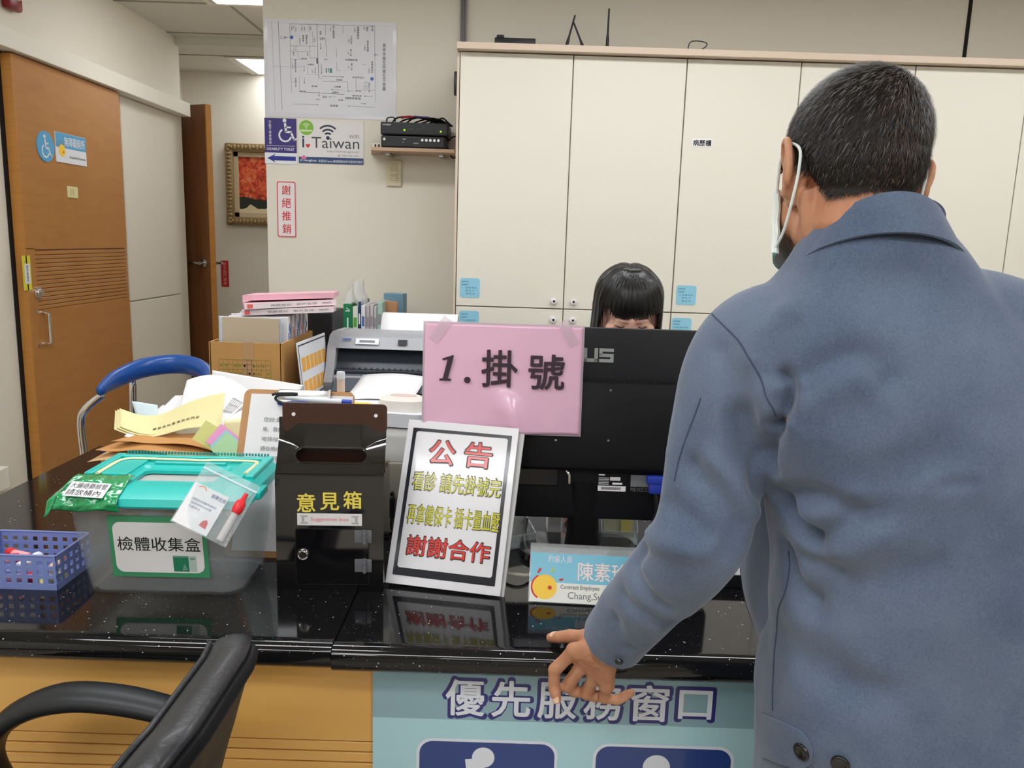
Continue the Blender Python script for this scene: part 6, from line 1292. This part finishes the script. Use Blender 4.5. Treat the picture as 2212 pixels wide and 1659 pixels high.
jbvh = BVHTree.FromPolygons([v.co.copy() for v in me.vertices], [p.vertices[:] for p in me.polygons])
M_seam = mat('jacket_seam', (62, 72, 96), 0.85); M_coll = M_jack
def jline(name, pts, r_, m, off=0.0004):
    P = [hit(u, v, jbvh) for u, v in pts]; P, _ = spline(P, 5); out = []
    for p in P:
        q = jbvh.find_nearest(p); out.append(q[0]+q[1]*off)
    o = obj(name, B().tube(out, r_, 6), m, jk, True, ang=180); return o
jline('seam', [(1538, 678), (1572, 712), (1603, 747), (1629, 791), (1650, 838), (1677, 899)], 0.0009, M_seam)
jline('seam', [(1704, 1190), (1705, 1235), (1694, 1285), (1680, 1330), (1674, 1400), (1670, 1535)], 0.0009, M_seam)
jline('seam', [(1514, 860), (1498, 905), (1477, 960), (1465, 1000), (1457, 1040)], 0.0008, M_seam)
# open front edge of the jacket hanging beside the side seam
LP = [at(u, v, 1.04) for u, v in ((1632, 1010), (1622, 1080), (1611, 1140), (1605, 1190), (1604, 1220), (1608, 1265), (1619, 1310), (1636, 1355), (1656, 1395))]; RP = [at(u, v, 0.93) for u, v in ((1690, 1010), (1694, 1080), (1698, 1140), (1700, 1190), (1698, 1220), (1692, 1265), (1690, 1310), (1690, 1355), (1692, 1395))]
LP, _ = spline(LP, 4); RP, _ = spline(RP, 4); nL = len(LP)-1
def flapf(u, v): q = v*nL; i = min(int(q), nL-1); f = q-i; return (LP[i].lerp(LP[i+1], f)).lerp(RP[i].lerp(RP[i+1], f), u)+Vector((-0.012*math.sin(PI*u), 0, 0))
fl = obj('front_flap', B().sheet(flapf, 12, 20, 0.003), M_jack, jk, True, ang=60)
obj('flap_edge', B().tube([p+Vector((-0.001, -0.001, 0)) for p in LP], 0.003, 8), mat('flap_dark', (26, 28, 34), 0.8), fl, True)
# waist tab with buttons
def patch(name, poly_px, th, m, par, nsub=1):
    """flat cloth patch laid on the jacket inside a pixel outline"""
    c = [sum(p[i] for p in poly_px)/len(poly_px) for i in (0, 1)]
    def P(u, v):
        h = jbvh.find_nearest(hit(u, v, jbvh)); return h[0], h[1]
    rg = []
    for (k_, off) in ((1.0, 0.0004), (1.0, th), (0.94, th*1.15), (0.7, th*1.2), (0.4, th*1.2), (0.06, th*1.2)):
        ring = []
        n = len(poly_px)
        for i in range(n):
            for f in (0, 0.34, 0.67):
                u = poly_px[i][0]*(1-f)+poly_px[(i+1) % n][0]*f; v = poly_px[i][1]*(1-f)+poly_px[(i+1) % n][1]*f
                p, nn = P(c[0]+(u-c[0])*k_, c[1]+(v-c[1])*k_); ring.append(p+nn*off)
        rg.append(ring)
    return obj(name, B().rings(rg), m, par, True, ang=50)
tb = patch('waist_tab', [(1650, 1542), (1690, 1558), (1728, 1575), (1748, 1596), (1757, 1622), (1752, 1650), (1735, 1662), (1690, 1650), (1650, 1634)], 0.0035, M_jack, jk)
M_btn = mat('button_black', (20, 22, 24), 0.22, coat=0.4)
def button(u, v, par, r_=0.0085):
    q = jbvh.find_nearest(hit(u, v, jbvh)); z = q[1]; rot = z.to_track_quat('Z', 'Y')
    bb = B(); bb.lathe([(0.0001, 0.0016), (r_*0.45, 0.0018), (r_*0.6, 0.0028), (r_*0.9, 0.0034), (r_, 0.0024), (r_, 0.0), (0.0001, 0.0)], n=24)
    for v_ in bb.bm.verts: v_.co = q[0]+z*0.0042+(rot @ v_.co)
    return obj('button', bb, M_btn, par, True, ang=60)
button(1737, 1620, tb, 0.0105); button(1817, 1645, jk, 0.0105); button(1338, 1421, jk, 0.0055)
# collar
def colf(u, v):
    a_ = R(-232)+R(284)*u; c_, s_ = math.cos(a_), math.sin(a_); back_ = max(0, -s_)
    rx = 0.067+0.024*v; ry = 0.064+0.022*v
    return (0.404+0.002*v+rx*c_, 0.918+ry*s_, 1.397+0.025*back_-v*(0.030+0.012*back_)-0.036*(1-back_)-0.006*c_)
cl = obj('collar', B().sheet(colf, 48, 10, 0.0035), M_jack, jk, True, ang=60)
def colf2(u, v): p = colf(u, 0.86); q = colf(u, 0.87); return p
obj('seam', B().tube([Vector(colf(k/40, 0.84))+Vector((math.cos(R(-230)+R(280)*k/40), math.sin(R(-230)+R(280)*k/40), 0.3))*0.0008 for k in range(41)], 0.0009, 6), M_seam, cl, True)
obj('collar_stand', B().sheet(lambda u, v: (0.404+(0.0655+0.004*v)*math.cos(R(-230)+R(280)*u), 0.918+(0.0625+0.004*v)*math.sin(R(-230)+R(280)*u), 1.384+0.036*max(0, -math.sin(R(-230)+R(280)*u))-0.05*v), 40, 6, 0.003), M_seam, cl, True)
# trousers and shoes (below the frame)
M_trou = mat('trousers', (52, 54, 62), 0.85); 
b = B(); b.rings([ell(0.545, 0.93, 0.19, 0.135, 0.66), ell(0.545, 0.93, 0.2, 0.14, 0.72), ell(0.535, 0.93, 0.19, 0.135, 0.79)])
for s, x0 in ((-1, 0.45), (1, 0.64)): b.tube([(x0, 0.93, 0.72), (x0+s*0.005, 0.935, 0.47), (x0+s*0.01, 0.925, 0.07)], [0.092, 0.078, 0.066], 20)
wobj('trousers', remesh(b.mesh('t'), 0.008, 4), M_trou, man)
for s, x0 in ((-1, 0.45), (1, 0.64)):
    b = B(); b.rings([[(x0+s*0.015+p[0]*k_, 0.98+p[1]*k_, z) for p in rrect(0.1, 0.27, 0.048, 6)] for k_, z in ((0.98, 0.0), (1.0, 0.01), (1.0, 0.03), (0.93, 0.06), (0.7, 0.085))]); wobj('shoe', b, M_black, man, ang=40)

# ---- head: short greying hair, mask
HI = HM.inverted()
def scalp(p):                                    # p in head space: positive inside the hair
    x, y, z = p
    line = -0.06 if y < -0.055 else (-0.06+(y+0.055)/0.03*0.048 if y < -0.025 else (-0.012+(y+0.025)*0.25 if y < 0.03 else 0.002+(y-0.03)*1.35))
    if abs(x) < 0.03 and y < -0.05: line += 0.006*(1-abs(x)/0.03)
    return z-line
hm = bmesh.new(); hm.from_mesh(body.data)
kill = [f for f in hm.faces if f.calc_center_median().z < 1.35 or scalp(HI @ f.calc_center_median()) < 0.0 or (abs((HI @ f.calc_center_median()).x) > 0.0765 and (HI @ f.calc_center_median()).z < 0.034)]
bmesh.ops.delete(hm, geom=kill, context='FACES')
roots = [(f.calc_center_median().copy(), f.normal.copy()) for f in hm.faces]
for v in hm.verts: v.co += v.normal*0.0035
me = bpy.data.meshes.new('hair_cap'); hm.to_mesh(me); hm.free()
M_hairb = mat('hair_base', (34, 29, 26), 0.7, spec=0.2, var=(60, 0.25)); hc = wobj('hair', me, M_hairb, man); hc['label'] = 'short dark hair going grey'
rg_ = random.Random(11); whorl = HM @ Vector((0.022, -0.082, 0.082)); mid = HM @ Vector((0, -0.01, 0.02))
def strands(n, pick, mname, col, rough, lmin, lmax, wid):
    V, F = [], []
    for _ in range(n):
        p, nn = roots[rg_.randrange(len(roots))]
        if rg_.random() > pick(p): continue
        d = p-whorl; d = d-nn*d.dot(nn); dl = d.length; d = d/dl if dl > 1e-5 else nn.orthogonal()
        swirl = nn.cross(d); d = (d+swirl*0.35*math.exp(-dl/0.04)+Vector((rg_.uniform(-.3, .3), rg_.uniform(-.3, .3), rg_.uniform(-.35, .1)))).normalized()
        d = (d-nn*d.dot(nn)).normalized(); l_ = rg_.uniform(lmin, lmax)*(0.6 if (HI @ p).z < -0.02 else 1); lift = rg_.uniform(0.2, 0.6)
        s = d.cross(nn).normalized()*wid; q0 = p+nn*0.0025; q1 = q0+(d+nn*lift).normalized()*l_*0.5; q2 = q1+(d+nn*(lift-0.45)+Vector((0, 0, -0.12))).normalized()*l_*0.5
        i = len(V); V += [q0-s, q0+s, q1-s*0.8, q1+s*0.8, q2]; F += [(i, i+1, i+3, i+2), (i+2, i+3, i+4)]
    me = bpy.data.meshes.new('strands'); me.from_pydata([tuple(v) for v in V], [], F); me.update()
    return obj('strands', me, mat(mname, col, rough, spec=0.4), hc, True)
strands(22000, lambda p: 1.0, 'hair_dark', (36, 31, 29), 0.5, 0.009, 0.017, 0.00032)
strands(14000, lambda p: max(0.06, min(1, 0.05+9*max(0, (p.z-1.50))+(0.45 if p.x > 0.41 and p.z > 1.49 else 0))), 'hair_grey', (128, 126, 124), 0.5, 0.010, 0.020, 0.00026)
strands(9000, lambda p: max(0.0, 1-abs((HI @ p).x-0.012)/0.035) if (HI @ p).y < -0.03 else 0.0, 'hair_brown', (92, 72, 54), 0.5, 0.009, 0.016, 0.00028)
# mask: a pleated sheet over nose and chin with loops round the ears
M_mask = mat('mask_green', (70, 176, 150), 0.6); M_maskw = mat('mask_white', (226, 236, 232), 0.6)
def maskf(off):
    def f(u, v):
        s = 2*u-1; x = 0.0735*math.sin(s*1.35)/math.sin(1.35); z = -0.02-0.1*v
        y = 0.106-0.012*v - 0.070*abs(s)**2.1 + 0.01*math.exp(-(s/0.18)**2)*(1-v) + 0.0015*math.sin(v*16)
        return HM @ Vector((x, y+off, z*(1-0.12*abs(s))-0.004*abs(s)))
    return f
mk = wobj('face_mask', B().sheet(maskf(0.004), 30, 24, 0.0016), M_mask, man); 
obj('lining', B().sheet(maskf(0.0015), 30, 24, 0.0008), M_maskw, mk, True, ang=180)
for s in (0, 1):
    f = maskf(0.005); obj('edge_band', B().tube([f(s, k/12) for k in range(13)], 0.0028, 8, flat=(1.6, 0.6)), M_maskw, mk, True)
    sg = -1 if s == 0 else 1
    P = [f(s, 0.06), HM @ Vector((sg*0.084, 0.012, 0.004)), HM @ Vector((sg*0.0845, -0.006, 0.02)), HM @ Vector((sg*0.081, -0.036, 0.004)), HM @ Vector((sg*0.079, -0.036, -0.02)), HM @ Vector((sg*0.078, -0.024, -0.05)), HM @ Vector((sg*0.074, 0.006, -0.085)), f(s, 0.92)]
    obj('ear_loop', B().tube(P, 0.0017, 8, smooth=6), M_maskw, mk, True)

# ================================================================ the clerk behind the monitor
WM_ = Vector((0.29, 2.06, 0.0))
wo = thing('person', 'woman with straight black hair and bangs seated behind the monitor, eyes lowered', 'person', WM_)
HW = headM((0.291, 2.05, 1.193), -16, 180, 0) @ Matrix.Scale(0.95, 4)
b = B(); build_head(b, HW, 1.0)
b.tube([HW @ Vector((0, -0.03, -0.03)), HW @ Vector((0, -0.035, -0.085)), (0.291, 2.075, 1.04), (0.291, 2.09, 0.98)], [0.05, 0.048, 0.05, 0.062], 16)
b.rings([ell(0.291, 2.1, hw*0.9, hd*0.88, z) for z, hw, hd in ((0.46, 0.165, 0.12), (0.6, 0.14, 0.105), (0.75, 0.145, 0.105), (0.88, 0.16, 0.105), (0.96, 0.15, 0.085), (1.01, 0.09, 0.06))])
for s in (-1, 1):
    b.tube([(0.291+s*0.155, 2.1, 0.965), (0.291+s*0.19, 2.06, 0.79)], [0.042, 0.036], 14); b.tube([(0.291+s*0.19, 2.06, 0.79), (0.291+s*0.12, 1.86, 0.775)], [0.036, 0.024], 14)
    w_ = Vector((0.291+s*0.12, 1.86, 0.775)); kn = [w_+Vector((dx_, -0.07, -0.004)) for dx_ in (-0.027, -0.009, 0.009, 0.025)]
    hand_left(b, w_, kn, [p+Vector((0, -0.03, -0.002)) for p in kn], [p+Vector((0, -0.05, -0.01)) for p in kn], [p+Vector((0, -0.065, -0.018)) for p in kn], [w_+Vector((-s*0.015, -0.015, 0)), w_+Vector((-s*0.035, -0.04, -0.004)), w_+Vector((-s*0.043, -0.062, -0.008)), w_+Vector((-s*0.046, -0.08, -0.012))], rf=(0.0078, 0.008, 0.0076, 0.0068))
    b.tube([(0.291+s*0.085, 2.08, 0.5), (0.291+s*0.09, 1.95, 0.5), (0.291+s*0.09, 1.93, 0.1)], [0.075, 0.06, 0.04], 14); b.tube([(0.291+s*0.09, 1.93, 0.05), (0.291+s*0.09, 1.82, 0.035)], [0.035, 0.026], 12)
me = remesh(b.mesh('body'), 0.003, 5); wb = wobj('body', me, M_skinf, wo); wb['label'] = 'fair skin'
M_hblk = mat('hair_black', (13, 12, 13), 0.32, spec=0.5, bump=(160, 0.6, (1, 1, 0.04)))
# hair: crown cap flowing into straight sides, and a fringe with gaps
def hcap(u, v):                                  # u round from the left temple behind to the right temple, v crown to tips
    a_ = R(32)-R(244)*u                            # head space: 0 = right side (+x), 90 = face
    c_, s_ = math.cos(a_), math.sin(a_)
    if v < 0.42:
        t = v/0.42; ph = t*PI/2; rx, ry, z = 0.0935*math.sin(ph), 0.109*math.sin(ph), 0.034+0.094*math.cos(ph)
    else:
        t = (v-0.42)/0.58; rx, ry, z = 0.0935+0.006*math.sin(PI*t*0.6), 0.109-0.012*t, 0.034-0.28*t
    w_ = 0.0012*math.sin(31*u*4)+0.001*math.sin(57*u+4*v)
    part = -0.004*math.exp(-(c_*rx/0.01)**2) if v < 0.42 else 0
    return HW @ Vector(((rx+w_)*c_, -0.014+(ry+w_)*s_, z+part))
hr = wobj('hair', B().sheet(hcap, 120, 44, 0.003), M_hblk, wo); hr['label'] = 'long straight black hair'
b = B(); b.sheet(lambda u, v: HW @ Vector((0.0935*math.sin(v*PI/2)*math.cos(R(30)+R(120)*u), -0.014+0.1095*math.sin(v*PI/2)*math.sin(R(30)+R(120)*u), 0.036+0.093*math.cos(v*PI/2)-0.003*math.exp(-(v*math.cos(R(30)+R(120)*u)/0.1)**2))), 40, 20, 0.002)
obj('crown_front', b, M_hblk, hr, True, ang=180)
rg2 = random.Random(5)
b = B()
def dome(u, v, o=0.0015):
    a_ = R(30)+R(120)*u; return Vector(((0.0935+o)*math.sin(v*PI/2)*math.cos(a_), -0.014+(0.1095+o)*math.sin(v*PI/2)*math.sin(a_), 0.036+(0.093+o)*math.cos(v*PI/2)))
for k in range(110):
    u = (k+rg2.uniform(-.3, .3))/109; l_ = 0.011+0.011*math.sin(PI*u)+rg2.uniform(-0.005, 0.005)
    if 0.10 < u < 0.2 or 0.8 < u < 0.84: l_ *= 0.15
    if u < 0.06 or u > 0.94: l_ += 0.05
    d0 = dome(u, 1.0); tw = rg2.uniform(-0.005, 0.005); o_ = rg2.uniform(0.001, 0.003)
    P = [HW @ dome(u*0.8+0.1, 0.25, o_), HW @ dome(u*0.95+0.025, 0.6, o_), HW @ dome(u, 0.9, o_), HW @ (d0+Vector((tw*0.3, 0.001, -0.4*l_))), HW @ (d0+Vector((tw, -0.003, -l_)))]
    b.tube(P, [0.001, 0.0028, 0.0034, 0.0028, 0.0006], 6, flat=(1.0, 0.5), smooth=3)
obj('fringe', b, M_hblk, hr, True, ang=180)
for s in (-1, 1):                                # lowered lids with lashes, brows, lips
    P = [HW @ (Vector((s*x, y, z))*0.97) for x, y, z in ((0.018, 0.088, -0.009), (0.026, 0.0905, -0.0125), (0.034, 0.0885, -0.0125), (0.043, 0.082, -0.009))]
    wobj('eyelash', B().tube(P, 0.0011, 6, smooth=4), M_ink, wo)
    P = [HW @ (Vector((s*x, y, z))*0.97) for x, y, z in ((0.016, 0.0915, 0.012), (0.03, 0.092, 0.016), (0.044, 0.083, 0.012))]
    wobj('eyebrow', B().tube(P, [0.0016, 0.0018, 0.0008], 6, smooth=4), mat('brow', (58, 44, 40), 0.6), wo)
wobj('lips', B().ball((0, 0, 0), (0.018, 0.007, 0.006)), mat('lips', (196, 110, 108), 0.4), wo).location = (HW @ Vector((0, 0.09, -0.07)))-WM_
b = B(); b.rings([ell(0.291, 2.1, hw, hd, z) for z, hw, hd in ((0.44, 0.18, 0.13), (0.6, 0.155, 0.12), (0.75, 0.16, 0.118), (0.88, 0.176, 0.116), (0.96, 0.165, 0.098), (1.005, 0.11, 0.075), (1.015, 0.07, 0.06))])
for s in (-1, 1): b.tube([(0.291+s*0.13, 2.1, 0.965), (0.291+s*0.165, 2.1, 0.95), (0.291+s*0.193, 2.06, 0.8), (0.291+s*0.15, 1.95, 0.79)], [0.05, 0.052, 0.046, 0.04], 16, smooth=4)
wobj('blouse', remesh(b.mesh('b'), 0.006, 5), mat('blouse', (222, 224, 228), 0.8), wo)
b = B(); b.rings([ell(0.291, 2.1, 0.17, 0.125, 0.44), ell(0.291, 2.1, 0.175, 0.13, 0.56), ell(0.291, 2.1, 0.15, 0.11, 0.62)])
for s in (-1, 1): b.tube([(0.291+s*0.085, 2.1, 0.5), (0.291+s*0.09, 1.94, 0.5), (0.291+s*0.09, 1.93, 0.09)], [0.085, 0.072, 0.056], 16)
wobj('trousers', remesh(b.mesh('t'), 0.008, 4), mat('dark_trousers', (40, 42, 50), 0.85), wo)
for s in (-1, 1):
    b = B(); b.rings([[(0.291+s*0.09+p[0]*k_, 1.87+p[1]*k_, z) for p in rrect(0.085, 0.24, 0.04, 6)] for k_, z in ((0.98, 0.0), (1.0, 0.01), (1.0, 0.03), (0.9, 0.055), (0.7, 0.07))]); wobj('shoe', b, M_black, wo, ang=40)
t = thing('clerk_chair', 'dark office chair the clerk sits on behind the counter, hidden by the monitor', 'chair', (0.291, 2.12, 0))
obj('seat', B().box((0, -0.02, 0.385), (0.44, 0.44, 0.07), bev=0.03, seg=4), M_leath, t, True); obj('backrest', B().box((0, 0.235, 0.66), (0.36, 0.05, 0.38), rot=(R(-6), 0, 0), bev=0.02, seg=4), M_leath, t, True)
obj('back_bar', B().box((0, 0.25, 0.42), (0.06, 0.02, 0.2)), M_shell, t); obj('column', B().cyl((0, 0, 0.22), 0.03, 0.28, n=16), M_shell, t)
for k in range(5):
    a_ = R(72*k); obj('base_arm', B().tube([(0, 0, 0.1), (0.27*math.cos(a_), 0.27*math.sin(a_), 0.07)], [0.028, 0.018], 8), M_shell, t, True); obj('caster', B().ball((0.27*math.cos(a_), 0.27*math.sin(a_), 0.03), 0.03), M_shell, t, True)
bpy.context.view_layer.update()
